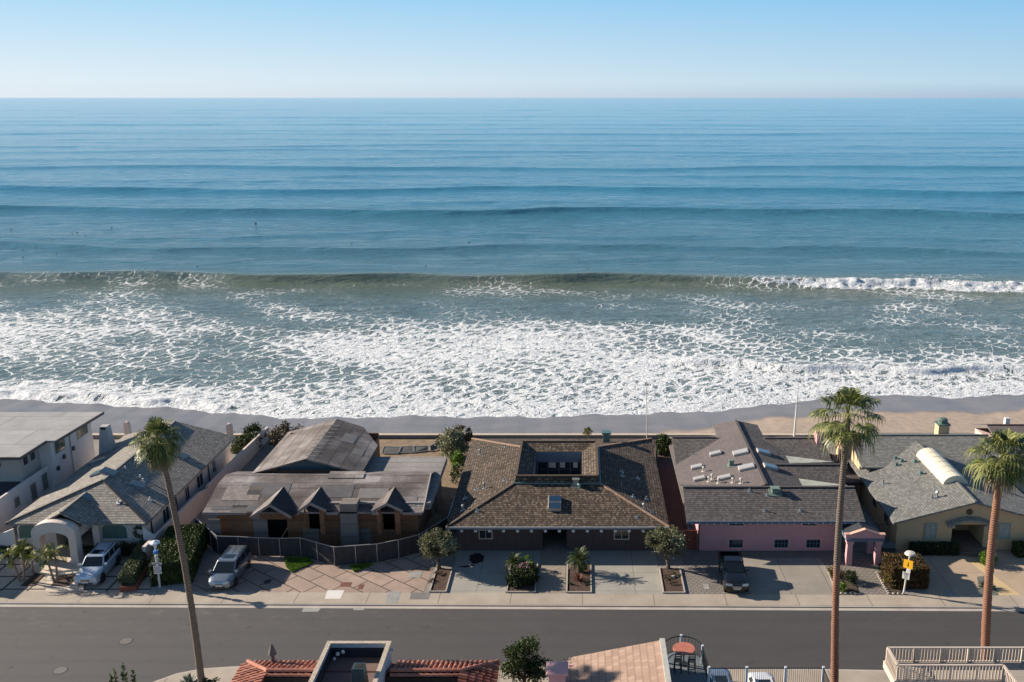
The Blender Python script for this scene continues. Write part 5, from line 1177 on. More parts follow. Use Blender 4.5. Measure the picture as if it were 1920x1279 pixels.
g2 = thing('utility_bin', 'dark green bin chest standing in the passage left of tan house', 'bin', (26.2, 75.6, 0)); g = MB(); g.box(25.6, 26.7, 74.9, 75.9, 0, .8); g.build('body', plain('bin_green', (.03, .05, .045), .5, .1), g2, bevel=.03); g = MB(); g.box(25.55, 26.75, 74.85, 75.95, .80, .88); g.build('lid', plain('bin_lid', (.10, .13, .13), .4, .1), g2, bevel=.03)
# chain link fence with dark screen
SCR = plain('dark_mesh_screen', (.030, .032, .038), .75, .3, 2); GAL = plain('fence_pipe', (.42, .43, .44), .4, .1, metal=.5)
cf_ = thing('mesh_fence', 'temporary chain link fence with black screening around the unfinished house', 'fence', (-28, 74, 0))
fp = [(368, 1003), (384, 1017), (410, 1040), (449, 1041), (487, 1043), (526, 1044), (565, 1043), (596, 1052), (628, 1061), (668, 1058), (708, 1055), (748, 1047), (787, 1037)]
fpp = [G(*p) for p in fp] + [Vector((-12.0, 79, 0)), Vector((-11.95, 82.5, 0)), Vector((-11.9, 86, 0))]
for i in range(len(fpp) - 1):
    a, b_ = fpp[i], fpp[i + 1]; zt = 1.72
    g = MB(); d = (b_ - a).normalized(); s_ = Vector((-d.y, d.x, 0)) * .008; k = 6; sag = [random.Random(i * 9 + j).uniform(-.03, .03) for j in range(k + 1)]
    for j in range(k):
        p, q = a.lerp(b_, j / k), a.lerp(b_, (j + 1) / k); n_ = s_ * 6
        g.poly(p + n_ * sag[j] * 20 + Vector((0, 0, .06)), q + n_ * sag[j + 1] * 20 + Vector((0, 0, .06)), q + Vector((0, 0, zt - .02)), p + Vector((0, 0, zt - .02)))
    o = g.build('screen', SCR, cf_)
    sm_ = o.modifiers.new('t', 'SOLIDIFY'); sm_.thickness = .012
    g = MB(); g.bar(a + Vector((0, 0, zt)), b_ + Vector((0, 0, zt)), .055); g.build('top_rail', GAL, cf_)
for a in fpp:
    g = MB(); g.tube([a, a + Vector((0, 0, 1.76))], .035, 6); g.build('post', GAL, cf_)
# fallen fence panels by the sea wall
for uv, lb in ((((716, 852), (746, 852), (751, 840), (720, 839)), 'leftmost fallen mesh panel by the sea wall'), (((749, 851), (775, 850), (775, 839), (754, 839)), 'second fallen mesh panel from the left by the sea wall'),
               (((777, 850), (803, 847), (803, 838), (777, 838)), 'third fallen mesh panel from the left by the sea wall'), (((808, 848), (832, 838), (830, 827), (806, 838)), 'fallen mesh panel propped against the bush by the sea wall')):
    P_ = [G(*uv[0]), G(*uv[1]), G(*uv[2], .35), G(*uv[3], .35)]
    t_ = thing('fence_panel', lb, 'panel', P_[0])
    g = MB(); g.slab([p + Vector((0, 0, .1)) for p in P_], .02); g.build('screen', plain('grey_mesh', (.10, .105, .10), .8, .2), t_)
    g = MB(); 
    for k in range(4): g.bar(P_[k] + Vector((0, 0, .11)), P_[(k + 1) % 4] + Vector((0, 0, .11)), .06)
    g.build('frame', GAL, t_)
# rounded white pillars on the seaward side of the tiled house
for (u, v, z1, lb) in ((246, 822, 1.9, 'pale rounded garden pillar left of the left palm crown'), (367, 814, 1.0, 'small pale rounded pillar showing above the tiled roof'), (440, 818, 1.7, 'pale rounded garden pillar at the tiled roof right corner')):
    c = G(u, v, 0); c.y = min(c.y, 103.6); t_ = thing('garden_pillar', lb, 'pillar', (c.x, c.y, 0), 'garden pillars facing the sea'); g = MB(); P_ = [(.32 * math.cos(a), 0, .32 * math.sin(a)) for a in [math.pi * k / 8 for k in range(9)]]
    g.extr([(c.x + p[0], c.y - .2, z1 + p[2]) for p in P_] + [(c.x - .32, c.y - .2, 0), (c.x + .32, c.y - .2, 0)], (0, .4, 0)); g.build('shaft', PKW, t_)
# masts
c = G(1210, 808); c.y = 104; t_ = thing('flagpole', 'slender bare pole behind the brown house roof by the sea wall', 'pole', (c.x, 103.9, 0)); tp = atY(1212, 714, 103.9); g = MB(); g.tube([(c.x, 103.9, 0), (tp.x, 103.9, tp.z)], [.06, .035], 6); g.build('mast', plain('pale_pole', (.5, .48, .42), .5, .1), t_); g = MB(); g.ball((tp.x, 103.9, tp.z), .07, 6); g.build('finial', WHITE, t_)
a = G(1489, 822, 0); a.y = 103.9; tp = atY(1497, 718, 103.9); bp_ = atY(1489, 820, 103.9); t_ = thing('flagpole', 'white mast with a crossbar behind the pink house', 'pole', (bp_.x, 103.9, 0)); g = MB(); g.tube([(bp_.x, 103.9, 0), (tp.x, 103.9, tp.z)], [.13, .045], 8); g.build('mast', WHITE, t_)
l_, r_ = atY(1476, 755, 103.9), atY(1510, 757, 103.9); g = MB(); g.bar(l_, r_, .06); g.build('crossbar', WHITE, t_)
# metal patio rack on the seaward terrace of the pink house
for k in range(3):
    t_ = thing('sun_lounger', ('leftmost', 'middle', 'rightmost')[k] + ' folded white chair on the terrace behind the middle palm trunk', 'chair', (24.9 + k * .45, 91.0 - k * .8, 0), 'folded chairs on the terrace')
    x, y = 24.9 + k * .45, 91.0 - k * .8; g = MB()
    for dx in (0, .55): g.bar((x + dx, y, 2.2), (x + dx - .25, y + .2, 3.1), .04); g.bar((x + dx - .2, y, 2.2), (x + dx + .05, y + .1, 3.0), .04)
    g.build('frame', WHITE, t_); g = MB(); g.slab([(x, y, 2.6), (x + .55, y, 2.6), (x + .3, y + .2, 3.1), (x - .25, y + .2, 3.1)], .03); g.build('seat', plain('dark_sling', (.05, .05, .055), .7, .1), t_)
g = MB(); g.box(24.65, 27.0, 86, 93.5, 1.9, 2.15); g.box(24.65, 24.75, 86, 93.5, 0, 1.9); tg = thing('terrace', 'dark raised side terrace between the pink and the tan house', 'terrace', (25.5, 88, 0)); g.build('floor', plain('dark_terrace', (.06, .05, .048), .8, .2), tg)

# ============================================================ STREET POSTS
pw = plain('street_post', (.55, .55, .53), .45, .08)
c = G(300, 1101); tp = atY(287, 1018, c.y); t_ = thing('street_lamp', 'pale lamp post with blue band and small white signs before the clipped hedge', 'street lamp', (c.x, c.y, 0))
g = MB(); g.tube([c, (c.x, c.y, 3.5)], [.09, .06], 10); g.build('pole', pw, t_)
g = MB(); g.tube([(c.x, c.y, 3.45), (c.x, c.y, 3.6), (c.x, c.y, 3.85)], [.09, .12, .32], 8); g.tube([(c.x, c.y, 3.85), (c.x, c.y, 3.92), (c.x, c.y, 4.08)], [.42, .40, .05], 8); g.build('lamp_head', plain('white_lamp', (.70, .74, .76), .4, .05), t_)
g = MB(); g.cyl((c.x, c.y), .19, 2.95, 3.2, 10); g.build('blue_band', plain('blue_band', (.06, .18, .48), .4, .1), t_)
g = MB(); g.cyl((c.x, c.y), .14, 2.3, 2.8, 8); g.build('junction_box', pw, t_)
def signplate(par, c, x, z, wd, ht, m_, rz=0, yo=-.10, rnd_=.02):
    g = MB(); a = Vector((math.cos(rz), math.sin(rz), 0)); n_ = Vector((math.sin(rz), -math.cos(rz), 0)); o = Vector((c.x, c.y + yo, z)) + a * x; u_ = Vector((0, 0, 1))
    fbox(g, o, a, u_, n_, wd / 2, ht / 2, -.01, .01); s_ = g.build('sign_plate', m_, par, bevel=rnd_)
    return s_, o, a, u_, n_
def lines(par, o, a, u_, n_, items, m_, nm='lettering'):
    g = MB()
    for (x, z, w_, h_) in items: fbox(g, o + a * x + u_ * z, a, u_, n_, w_ / 2, h_ / 2, .0115, .014)
    g.build(nm, m_, par)
s_, o, a, u_, n_ = signplate(t_, c, .02, 1.72, .62, .42, WHITE, .05); lines(s_, o, a, u_, n_, [(0, .1, .48, .05), (0, 0, .42, .04), (0, -.1, .48, .05)], plain('grey_text', (.2, .22, .25), .6, .1))
s_, o, a, u_, n_ = signplate(t_, c, .02, 2.12, .78, .2, plain('pale_grey_sign', (.55, .57, .58), .5, .05), .05); lines(s_, o, a, u_, n_, [(0, 0, .6, .06)], plain('grey_text', (.2, .22, .25), .6, .1))
s_, o, a, u_, n_ = signplate(t_, c, .02, 1.33, .62, .22, WHITE, .05); lines(s_, o, a, u_, n_, [(0, .02, .44, .05)], plain('grey_text', (.2, .22, .25), .6, .1))
# right post: round lamp, yellow warning sign, white speed sign
c = G(1694, 1114); t_ = thing('street_lamp', 'white post with round lamp disc and yellow sign before the reddish hedge', 'street lamp', (c.x, c.y, 0))
tl_ = .55
g = MB(); g.tube([c, (c.x + .22, c.y, 3.42)], [.075, .055], 10); g.build('pole', pw, t_)
g = MB(); g.tube([(c.x + .24, c.y, 3.39), (c.x + .24, c.y, 3.45), (c.x + .24, c.y, 3.59), (c.x + .24, c.y, 3.65)], [.15, .43, .36, .06], 20); g.build('lamp_head', plain('cream_lamp', (.55, .52, .46), .5, .1), t_)
s_, o, a, u_, n_ = signplate(t_, c, .12, 2.66, .72, .72, plain('sign_yellow', (.85, .46, .02), .45, .04), -.6)
lines(s_, o, a, u_, n_, [(0, .10, .05, .16), (0, -.04, .12, .1), (-.04, -.16, .04, .1), (.04, -.16, .04, .1)], plain('sign_black', (.02, .02, .02), .5, .1), 'symbol')
s_, o, a, u_, n_ = signplate(t_, c, .2, 2.12, .28, .36, WHITE, -.6); s_, o, a, u_, n_ = signplate(t_, c, .03, 1.66, .56, .6, WHITE, -.6)
for k, (txt) in enumerate(('SPEED', 'LIMIT', '25')):
    cu = bpy.data.curves.new('t', 'FONT'); cu.body = txt; cu.size = .15 if k < 2 else .30; cu.extrude = .002; cu.align_x = 'CENTER'; cu.align_y = 'CENTER'
    to = bpy.data.objects.new('t', cu); COL.objects.link(to); bpy.context.view_layer.update()
    me = bpy.data.meshes.new_from_object(to); bpy.data.objects.remove(to)
    lo = bpy.data.objects.new('lettering', me); COL.objects.link(lo); me.materials.clear(); me.materials.append(plain('sign_black', (.02, .02, .02), .5, .1))
    pos = o + u_ * (.2, .07, -.13)[k] + n_ * .016; pos -= Vector((c.x, c.y, 0))
    lo.matrix_basis = Matrix.Translation(pos) @ Matrix((a, u_, n_)).transposed().to_4x4(); lo.parent = s_
s2 = atY(1770, 1028, 75.9); t_ = thing('yard_sign', 'small round blue and white sign in the grass by the tan house door', 'sign', (s2.x, 75.7, 0)); g = MB(); g.tube([(s2.x, 75.72, .35), (s2.x, 75.69, .35)], .2, 14); g.build('disc', plain('sign_blue', (.12, .22, .55), .5, .1), t_); g = MB(); g.box(s2.x - .16, s2.x + .16, 75.675, 75.688, .31, .39); g.build('white_band', WHITE, t_); g = MB(); g.box(s2.x - .015, s2.x + .015, 75.73, 75.76, 0, .3); g.build('stake', DARKM, t_)
# ============================================================ VEHICLES
def car(label, name, L, W, Hh, prof, cab, paint, cat, wheels=(1.45, -1.5), wr=.37, kind='suv'):
    """prof: (x, half width, z bottom, z top); cab: (xf_b, xr_b, z_b, half w, xf_t, xr_t, z_t, half w)"""
    t_ = thing(name, label, cat)
    g = MB(); rings = []
    for x, hw, zb, zt in prof:
        h = zt - zb
        half = [(0, zb), (.8 * hw, zb), (.97 * hw, zb + .12 * h), (hw, zb + .35 * h), (hw, zb + .62 * h), (.965 * hw, zt - .12 * h), (.86 * hw, zt - .015 * h), (.5 * hw, zt + .012), (0, zt + .02)]
        r = [(x, y, z) for y, z in half] + [(x, -y, z) for y, z in half[-2:0:-1]]
        rings.append(r)
    n_ = len(rings[0]); vs = [p for r in rings for p in r]; fs = []
    for i in range(len(rings) - 1):
        for k in range(n_): a = i * n_ + k; b_ = i * n_ + (k + 1) % n_; fs.append((a, b_, b_ + n_, a + n_))
    fs.append(tuple(range(n_))[::-1]); fs.append(tuple(range((len(rings) - 1) * n_, len(rings) * n_)))
    g.add(vs, fs); body = g.build('body', paint, t_, smooth=True)
    body.data.set_sharp_from_angle(angle=R(38))
    xfb, xrb, zb, wb, xft, xrt, zt, wt = cab
    g = MB()
    lo = [(xfb, -wb), (xfb, wb), (xrb, wb), (xrb, -wb)]; hi = [(xft, -wt), (xft, wt), (xrt, wt), (xrt, -wt)]
    def ring(pts, z, cr):
        return [(x, y, z) for x, y in pts]
    g.add([(x, y, zb - .08) for x, y in lo] + [(x, y, zt) for x, y in hi], [(3, 2, 1, 0), (4, 5, 6, 7), (0, 1, 5, 4), (1, 2, 6, 5), (2, 3, 7, 6), (3, 0, 4, 7)])
    g.build('cabin', paint, t_, smooth=False, bevel=.09)
    CG = glass('car_glass', (.012, .018, .022), .04)
    def pane(nm, a, b_, c_, d_, m0=.06, gm=CG, off=.014):
        a, b_, c_, d_ = (Vector(q) for q in (a, b_, c_, d_)); ce = (a + b_ + c_ + d_) / 4; nn = (b_ - a).cross(d_ - a).normalized()
        if nn.dot(ce - Vector(((xft + xrt) / 2, 0, (zb + zt) / 2))) < 0: nn = -nn
        g = MB(); q = [p + (ce - p).normalized() * m0 + nn * off for p in (a, b_, c_, d_)]; g.extr(q, -nn * .03); g.build(nm, gm, t_)
    mixp = lambda p, q, k: tuple(p[i] + (q[i] - p[i]) * k for i in range(3))
    A = lambda i, top: ((*hi[i], zt) if top else (*lo[i], zb - .08))
    up = lambda i, k: mixp(A(i, 0), A(i, 1), k)
    pane('windshield', up(0, .12), up(1, .12), up(1, .93), up(0, .93), .08)
    pane('rear_window', up(3, .2), up(2, .2), up(2, .88), up(3, .88), .12)
    for s_, (i, j) in ((1, (1, 2)), (-1, (0, 3))):
        cuts = (0.0, .40, .70, 1.0) if kind != 'truck' else (0, .55, 1.0)
        for k in range(len(cuts) - 1):
            l0, l1 = mixp(up(i, .2), up(j, .2), cuts[k] + (.08 if k == 0 else .01)), mixp(up(i, .2), up(j, .2), cuts[k + 1] - .015)
            h0, h1 = mixp(up(i, .88), up(j, .88), cuts[k] + .02), mixp(up(i, .88), up(j, .88), cuts[k + 1] - .015)
            pane('side_window', l0, l1, h1, h0, .03)
    BLK = plain('car_black_trim', (.018, .018, .02), .45, .1); TYR = plain('tyre_rubber', (.02, .02, .021), .8, .1); RIM = plain('alloy_rim', (.35, .36, .38) if kind != 'suv' else (.05, .05, .055), .3, .05, metal=.8)
    hwm = max(p[1] for p in prof)
    for x in wheels:
        for s_ in (1, -1):
            g = MB(); g.tube([(x, s_ * (hwm - .01), wr + .01), (x, s_ * (hwm + .008), wr + .01)], wr * 1.17, 22); g.build('wheel_arch', BLK, t_)
            g = MB(); g.tube([(x, s_ * (hwm - .22), wr), (x, s_ * (hwm - .20), wr), (x, s_ * (hwm + .0), wr), (x, s_ * (hwm + .025), wr)], [wr * .9, wr, wr, wr * .9], 22); w_ = g.build('wheel', TYR, t_)
            g = MB(); g.tube([(x, s_ * (hwm + .015), wr), (x, s_ * (hwm + .033), wr)], [wr * .68, wr * .62], 16); g.build('rim', RIM, w_)
    xf = prof[0][0]; hf = prof[0][1]
    HL = glass('headlamp', (.50, .54, .56), .12)
    x2, hw2 = prof[2][0], prof[2][1]
    for s_ in (1, -1):
        g = MB(); zc = prof[1][3] - .17
        g.add([(xf + .02, s_ * hf * .50, zc - .06), (xf + .02, s_ * hf * .98, zc - .05), (prof[1][0] + .10, s_ * (prof[1][1] + .012), zc + .05), (prof[1][0] + .08, s_ * prof[1][1] * .95, zc + .16), (xf - .04, s_ * hf * .55, zc + .11)], [(0, 1, 2, 3, 4)] )
        o = g.build('headlight', HL, t_); m_ = o.modifiers.new('s', 'SOLIDIFY'); m_.thickness = .03
        g = MB(); g.box(xfb - .45, xfb - .22, *sorted((s_ * (hwm - .05), s_ * (hwm + .2))), zb + .02, zb + .2); g.build('mirror', paint, t_, bevel=.04)
        xr_ = prof[-1][0]; g = MB(); g.box(xr_ - .02, xr_ + .03, *sorted((s_ * hwm * .72, s_ * hwm * .9)), prof[-1][3] - .4, prof[-1][3] - .12); g.build('tail_light', plain('tail_red', (.25, .01, .01), .3, .05), t_)
    g = MB(); g.box(xf - .03, xf + .025, -hf * .46, hf * .46, prof[0][3] - .30, prof[0][3] - .07); gr = g.build('grille', BLK if kind != 'truck' else plain('chrome', (.5, .5, .52), .2, .05, metal=1), t_, bevel=.02)
    g = MB()
    for k in range(3): g.box(xf + .026, xf + .036, -hf * .43, hf * .43, prof[0][3] - .27 + k * .07, prof[0][3] - .245 + k * .07)
    g.build('grille_bars', plain('chrome', (.5, .5, .52), .2, .05, metal=1) if kind != 'truck' else BLK, gr)
    g = MB(); g.box(xf - .03, xf + .022, -hf * .8, hf * .8, prof[0][2] + .02, prof[0][2] + .14); g.build('bumper_intake', BLK, t_)
    g = MB(); g.box(xf + .02, xf + .035, -.26, .26, prof[0][2] + .14, prof[0][2] + .27); g.build('number_plate', WHITE, t_)
    if kind != 'truck':
        for s_ in (1, -1):
            g = MB(); y_ = s_ * wt * .86; g.bar((xft - .45, y_, zt + .05), (xrt + .25, y_, zt + .05), .045, .05); g.build('roof_rail', BLK if kind == 'van' else RIM, t_)
        g = MB(); g.box(xft - 1.0, xft - .28, -wt * .58, wt * .58, zt + .0, zt + .012); g.build('sunroof', CG, t_)
    if kind == 'van':
        for s_ in (-.45, 0, .45): g = MB(); g.box(xrt + .4, xft - 1.15, s_ - .02, s_ + .02, zt, zt + .018); g.build('roof_groove', paint, t_)
    return t_
def place(t_, wf, wr_, side, hwm, xw, z=.0):
    """stand the car so that its wheels on `side` touch the two ground points"""
    wf, wr_ = Vector(wf), Vector(wr_); d = (wf - wr_).normalized(); ang = math.atan2(d.y, d.x); left = Vector((-d.y, d.x, 0))
    mid = (wf + wr_) / 2; c = mid - left * side * hwm - d * (sum(xw) / 2)
    t_.location = (c.x, c.y, z); t_.rotation_euler = (0, 0, ang)
def paint(name, c, metal=.6, rough=.28):
    if name in _M: return _M[name]
    m, n, b = nodes(name); b.inputs['Base Color'].default_value = (*c, 1); b.inputs['Metallic'].default_value = metal; b.inputs['Roughness'].default_value = rough
    b.inputs['Coat Weight'].default_value = .8; b.inputs['Coat Roughness'].default_value = .04; _M[name] = m; return m
suv = car('pale silver blue SUV with black roof window parked on cream slabs', 'parked_car', 5.1, 1.95, 1.8,
          [(2.50, .70, .32, .80), (2.42, .86, .25, .98), (2.1, .95, .22, 1.06), (1.3, .975, .22, 1.13), (.95, .975, .24, 1.16), (0, .975, .26, 1.16), (-1.4, .975, .26, 1.18), (-2.25, .95, .28, 1.2), (-2.5, .86, .36, 1.12)],
          (1.18, -2.40, 1.16, .90, .35, -2.1, 1.80, .72), paint('pale_blue_car_paint', (.46, .53, .62), .35, .25), 'car', (1.5, -1.5), .39)
place(suv, G(193, 1093), G(224, 1057), 1, .975, (1.5, -1.5))
van = car('silver minivan with roof rails parked before the black mesh fence', 'parked_car', 5.1, 1.98, 1.75,
          [(2.52, .60, .30, .68), (2.42, .82, .24, .86), (2.1, .95, .22, .98), (1.55, .985, .22, 1.06), (1.1, .985, .22, 1.10), (0, .985, .24, 1.12), (-1.4, .985, .24, 1.13), (-2.3, .95, .26, 1.12), (-2.52, .86, .34, 1.02)],
          (1.75, -2.42, 1.08, .92, .55, -2.15, 1.74, .76), paint('silver_car_paint', (.27, .31, .35), .7, .3), 'minivan', (1.5, -1.52), .34, 'van')
place(van, G(441, 1101), G(470, 1061), 1, .985, (1.5, -1.52))
BPAINT = paint('black_car_paint', (.004, .004, .005), .0, .14); BPAINT.node_tree.nodes['Principled BSDF'].inputs['Coat Weight'].default_value = .15
truck = car('black pickup truck with open bed parked facing the street', 'pickup_truck', 5.4, 1.9, 1.8,
            [(2.62, .76, .42, .92), (2.55, .88, .36, 1.08), (2.2, .93, .34, 1.14), (1.3, .945, .34, 1.18), (.9, .945, .34, 1.2), (0, .945, .34, 1.2), (-.85, .945, .34, 1.2), (-.88, .945, .34, .86), (-2.6, .945, .38, .86)],
            (1.05, -.88, 1.18, .88, .25, -.72, 1.80, .70), BPAINT, 'pickup truck', (1.72, -1.55), .39, 'truck')
g = MB(); g.box(-2.62, -.89, .80, .945, .87, 1.22); g.build('bed_side', BPAINT, truck, bevel=.02); g = MB(); g.box(-2.62, -.89, -.945, -.80, .87, 1.22); g.build('bed_side', BPAINT, truck, bevel=.02)
g = MB(); g.box(-2.66, -2.60, -.80, .80, .60, 1.22); g.build('tailgate', BPAINT, truck, bevel=.02)
g = MB(); g.box(-2.60, -.9, -.80, .80, .88, .90); g.build('bed_liner', plain('bed_liner', (.015, .015, .016), .8, .1), truck)
place(truck, G(1357.5, 1110), G(1347.5, 1067), -1, .945, (1.72, -1.55))
c2w = car('silver grey sedan behind the balcony railing, right of its smaller neighbour', 'parked_car', 4.7, 1.85, 1.5,
          [(2.35, .62, .28, .62), (2.25, .80, .22, .76), (1.9, .90, .2, .86), (1.2, .925, .2, .93), (0, .925, .22, .95), (-1.2, .925, .22, .97), (-1.9, .9, .24, .98), (-2.3, .8, .3, .9)],
          (1.15, -1.75, .95, .86, .35, -1.0, 1.46, .66), paint('white_car_paint', (.72, .74, .77), .1, .25), 'car', (1.4, -1.35), .33, 'sedan')
c2w.location = (11.75, 54.2, 0); c2w.rotation_euler = (0, 0, R(-90)); c2w['label'] = 'white sedan behind the balcony railing near the bottom edge'
c2b = copy_tree(c2w); c2b.location = (9.0, 54.7, -.05); c2b['label'] = 'silver blue sedan partly seen behind the railing left of the white sedan'
for ch in c2b.children:
    if ch.name.startswith(('body', 'cabin')):
        ch.data = ch.data.copy(); ch.data.materials.clear(); ch.data.materials.append(paint('silver_blue_paint', (.34, .40, .46), .7, .3))

# ============================================================ PLANTS
def leafq(g, p, d, w_, l_, rnd, cup=0):
    d = d.normalized(); a = d.cross(Vector((rnd.uniform(-1, 1), rnd.uniform(-1, 1), rnd.uniform(-.3, 1)))).normalized() * w_
    g.v += [tuple(p - a * .5), tuple(p + d * l_ * .45 - a * .0 + a), tuple(p + d * l_), tuple(p + d * l_ * .45 - a)]
    k = len(g.v); g.f.append((k - 4, k - 3, k - 2, k - 1))
def crown(g, c, rad, n_cl, n_lf, ls, seed, clr=.34, fill=.35, lw=.5):
    rnd = random.Random(seed); c = Vector(c); rad = Vector(rad)
    for i in range(n_cl):
        z = rnd.uniform(-.85, 1); a = rnd.uniform(0, 6.283); rr = (fill + (1 - fill) * rnd.random() ** .5) * rnd.uniform(.82, 1.1); q = math.sqrt(max(0, 1 - z * z))
        o = Vector((q * math.cos(a), q * math.sin(a), z)) * rr; cc = c + Vector((o.x * rad.x, o.y * rad.y, o.z * rad.z)); k = clr * rnd.uniform(.6, 1.25)
        for j in range(n_lf):
            v = Vector((rnd.gauss(0, .5), rnd.gauss(0, .5), rnd.gauss(0, .45))) * k; p = cc + Vector((v.x * rad.x, v.y * rad.y, v.z * rad.z))
            d = (p - c).normalized() * .6 + Vector((rnd.uniform(-1, 1), rnd.uniform(-1, 1), rnd.uniform(-.6, 1)))
            leafq(g, p, d, ls * lw, ls * rnd.uniform(.8, 1.4), rnd)
def boxhedge(g, x0, x1, y0, y1, z0, z1, n_, ls, seed, skew=0):
    rnd = random.Random(seed)
    g.box(x0 + .09, x1 - .09, y0 + .09, y1 - .09, z0, z1 - .10)
    A = [(x1 - x0) * (y1 - y0), (x1 - x0) * (z1 - z0), (x1 - x0) * (z1 - z0), (y1 - y0) * (z1 - z0), (y1 - y0) * (z1 - z0)]; tot = sum(A)
    for i in range(n_):
        r_ = rnd.random() * tot; k = 0
        while r_ > A[k]: r_ -= A[k]; k += 1
        u, v = rnd.random(), rnd.random(); X, Y, Z = x0 + u * (x1 - x0), y0 + u * (y1 - y0), z0 + v * (z1 - z0)
        p, n_v = [(Vector((X, y0 + v * (y1 - y0), z1)), Vector((0, 0, 1))), (Vector((X, y0, Z)), Vector((0, -1, 0))), (Vector((X, y1, Z)), Vector((0, 1, 0))), (Vector((x0, Y, Z)), Vector((-1, 0, 0))), (Vector((x1, Y, Z)), Vector((1, 0, 0)))][k]
        p -= n_v * rnd.uniform(-.03, .16)
        leafq(g, p, n_v * .7 + Vector((rnd.uniform(-1, 1), rnd.uniform(-1, 1), rnd.uniform(-.5, .9))), ls * .55, ls * rnd.uniform(.7, 1.3), rnd)
def rot_mb(g, c, ang):
    ca, sa = math.cos(ang), math.sin(ang); g.v = [(c[0] + (p[0]) * ca - (p[1]) * sa, c[1] + (p[0]) * sa + (p[1]) * ca, p[2]) for p in g.v]; return g
BARK = plain('olive_bark', (.10, .085, .07), .9, .35, 6, bmp=.6)
LEAF = {
 'olive': foliage('olive_leaf', [(0, (.075, .085, .042)), (.45, (.19, .20, .115)), (1, (.42, .42, .28))]),
 'green': foliage('hedge_leaf', [(0, (.012, .024, .007)), (.5, (.032, .055, .014)), (.85, (.075, .105, .03)), (1, (.16, .19, .06))]),
 'dark': FOL_D,
 'lime': foliage('lime_leaf', [(0, (.04, .09, .01)), (.5, (.10, .19, .02)), (1, (.20, .32, .05))]),
 'red': foliage('photinia_leaf', [(0, (.035, .035, .012)), (.4, (.07, .075, .022)), (.7, (.14, .065, .035)), (1, (.24, .12, .07))]),
 'yellow': foliage('yellowing_leaf', [(0, (.04, .04, .01)), (.5, (.13, .12, .02)), (1, (.30, .21, .045))]),
 'grey': foliage('grey_leaf', [(0, (.03, .042, .018)), (.5, (.08, .10, .045)), (1, (.21, .23, .14))]),
 'brown': foliage('dry_leaf', [(0, (.03, .022, .012)), (.5, (.07, .055, .03)), (1, (.14, .11, .065))]),
 'palm': foliage('fan_palm_leaf', [(0, (.03, .05, .012)), (.4, (.075, .10, .028)), (.7, (.17, .19, .06)), (1, (.36, .34, .13))], .45),
 'skirt': foliage('dead_frond', [(0, (.10, .075, .045)), (1, (.26, .21, .14))]),
 'sago': foliage('sago_leaf', [(0, (.02, .035, .008)), (.5, (.05, .075, .02)), (1, (.11, .13, .04))], .45),
 'king': foliage('king_palm_leaf', [(0, (.03, .055, .01)), (.5, (.09, .12, .02)), (.8, (.22, .22, .03)), (1, (.38, .33, .05))], .5, trans=.3),
 'pink': foliage('pink_flower', [(0, (.25, .08, .14)), (1, (.55, .32, .40))]),
 'maroon': foliage('maroon_leaf', [(0, (.06, .015, .012)), (1, (.24, .08, .06))]),
 'agave': foliage('agave_leaf', [(0, (.06, .085, .07)), (1, (.15, .19, .16))], .5),
}
def shrub(label, c, rad, leaf, n_cl=26, n_lf=34, ls=.11, seed=1, group=None, name='shrub', cat='shrub', stem=True, clr=.34):
    c = Vector(c); t_ = thing(name, label, cat, (c.x, c.y, 0), group)
    g = MB(); crown(g, (c.x, c.y, c.z), rad, n_cl, n_lf, ls, seed, clr); g.build('foliage', LEAF[leaf], t_, normals=False, uv=False)
    if stem:
        g = MB(); rnd = random.Random(seed)
        for k in range(3): g.tube([(c.x + rnd.uniform(-.08, .08), c.y + rnd.uniform(-.08, .08), 0), (c.x + rnd.uniform(-.4, .4) * rad[0], c.y + rnd.uniform(-.4, .4) * rad[1], c.z)], [.04, .02], 5)
        g.build('stem', BARK, t_)
    return t_
def olive(label, base, top, R_, seed):
    b_ = Vector(base); t_ = thing('olive_tree', label, 'tree', b_); rnd = random.Random(seed); top = Vector(top)
    g = MB(); fork = b_ + Vector((rnd.uniform(-.1, .1), 0, .75)); g.tube([b_ + Vector((0, 0, -.02)), b_ + Vector((.04, 0, .35)), fork], [.24, .16, .15], 9)
    for k in range(6):
        a = k * 1.05 + rnd.uniform(-.2, .2); e = top + Vector((math.cos(a) * R_ * .62, math.sin(a) * R_ * .62, rnd.uniform(-.3, .6)))
        m_ = fork.lerp(e, .5) + Vector((rnd.uniform(-.15, .15), rnd.uniform(-.15, .15), -.1)); g.tube([fork, m_, e], [.09, .055, .02], 6)
    g.build('trunk', BARK, t_)
    g = MB(); crown(g, top, (R_ * .86, R_ * .86, R_ * .76), 48, 95, .15, seed, .32, .3, .38)
    for k in range(6):
        a = k * 1.05 + rnd.uniform(-.4, .4); f = rnd.uniform(.42, .66); crown(g, top + Vector((math.cos(a) * R_ * f, math.sin(a) * R_ * f, rnd.uniform(-.62, .35) * R_)), (R_ * rnd.uniform(.36, .56),) * 2 + (R_ * rnd.uniform(.3, .5),), 15, 95, .16, seed + k + 1, .46, .3, .38); g.build('crown', LEAF['olive'], t_, normals=False, uv=False)
    return t_
# main house olives
b_ = G(822, 1066); olive('round grey green olive tree left of the brown house driveway', (b_.x, b_.y, .05), (b_.x + .05, b_.y + .1, 2.15), 1.42, 3)
b_ = G(1252, 1066); olive('round grey green olive tree right of the brown house driveway', (b_.x, b_.y, .05), (b_.x - .25, b_.y + .1, 2.35), 1.55, 8)
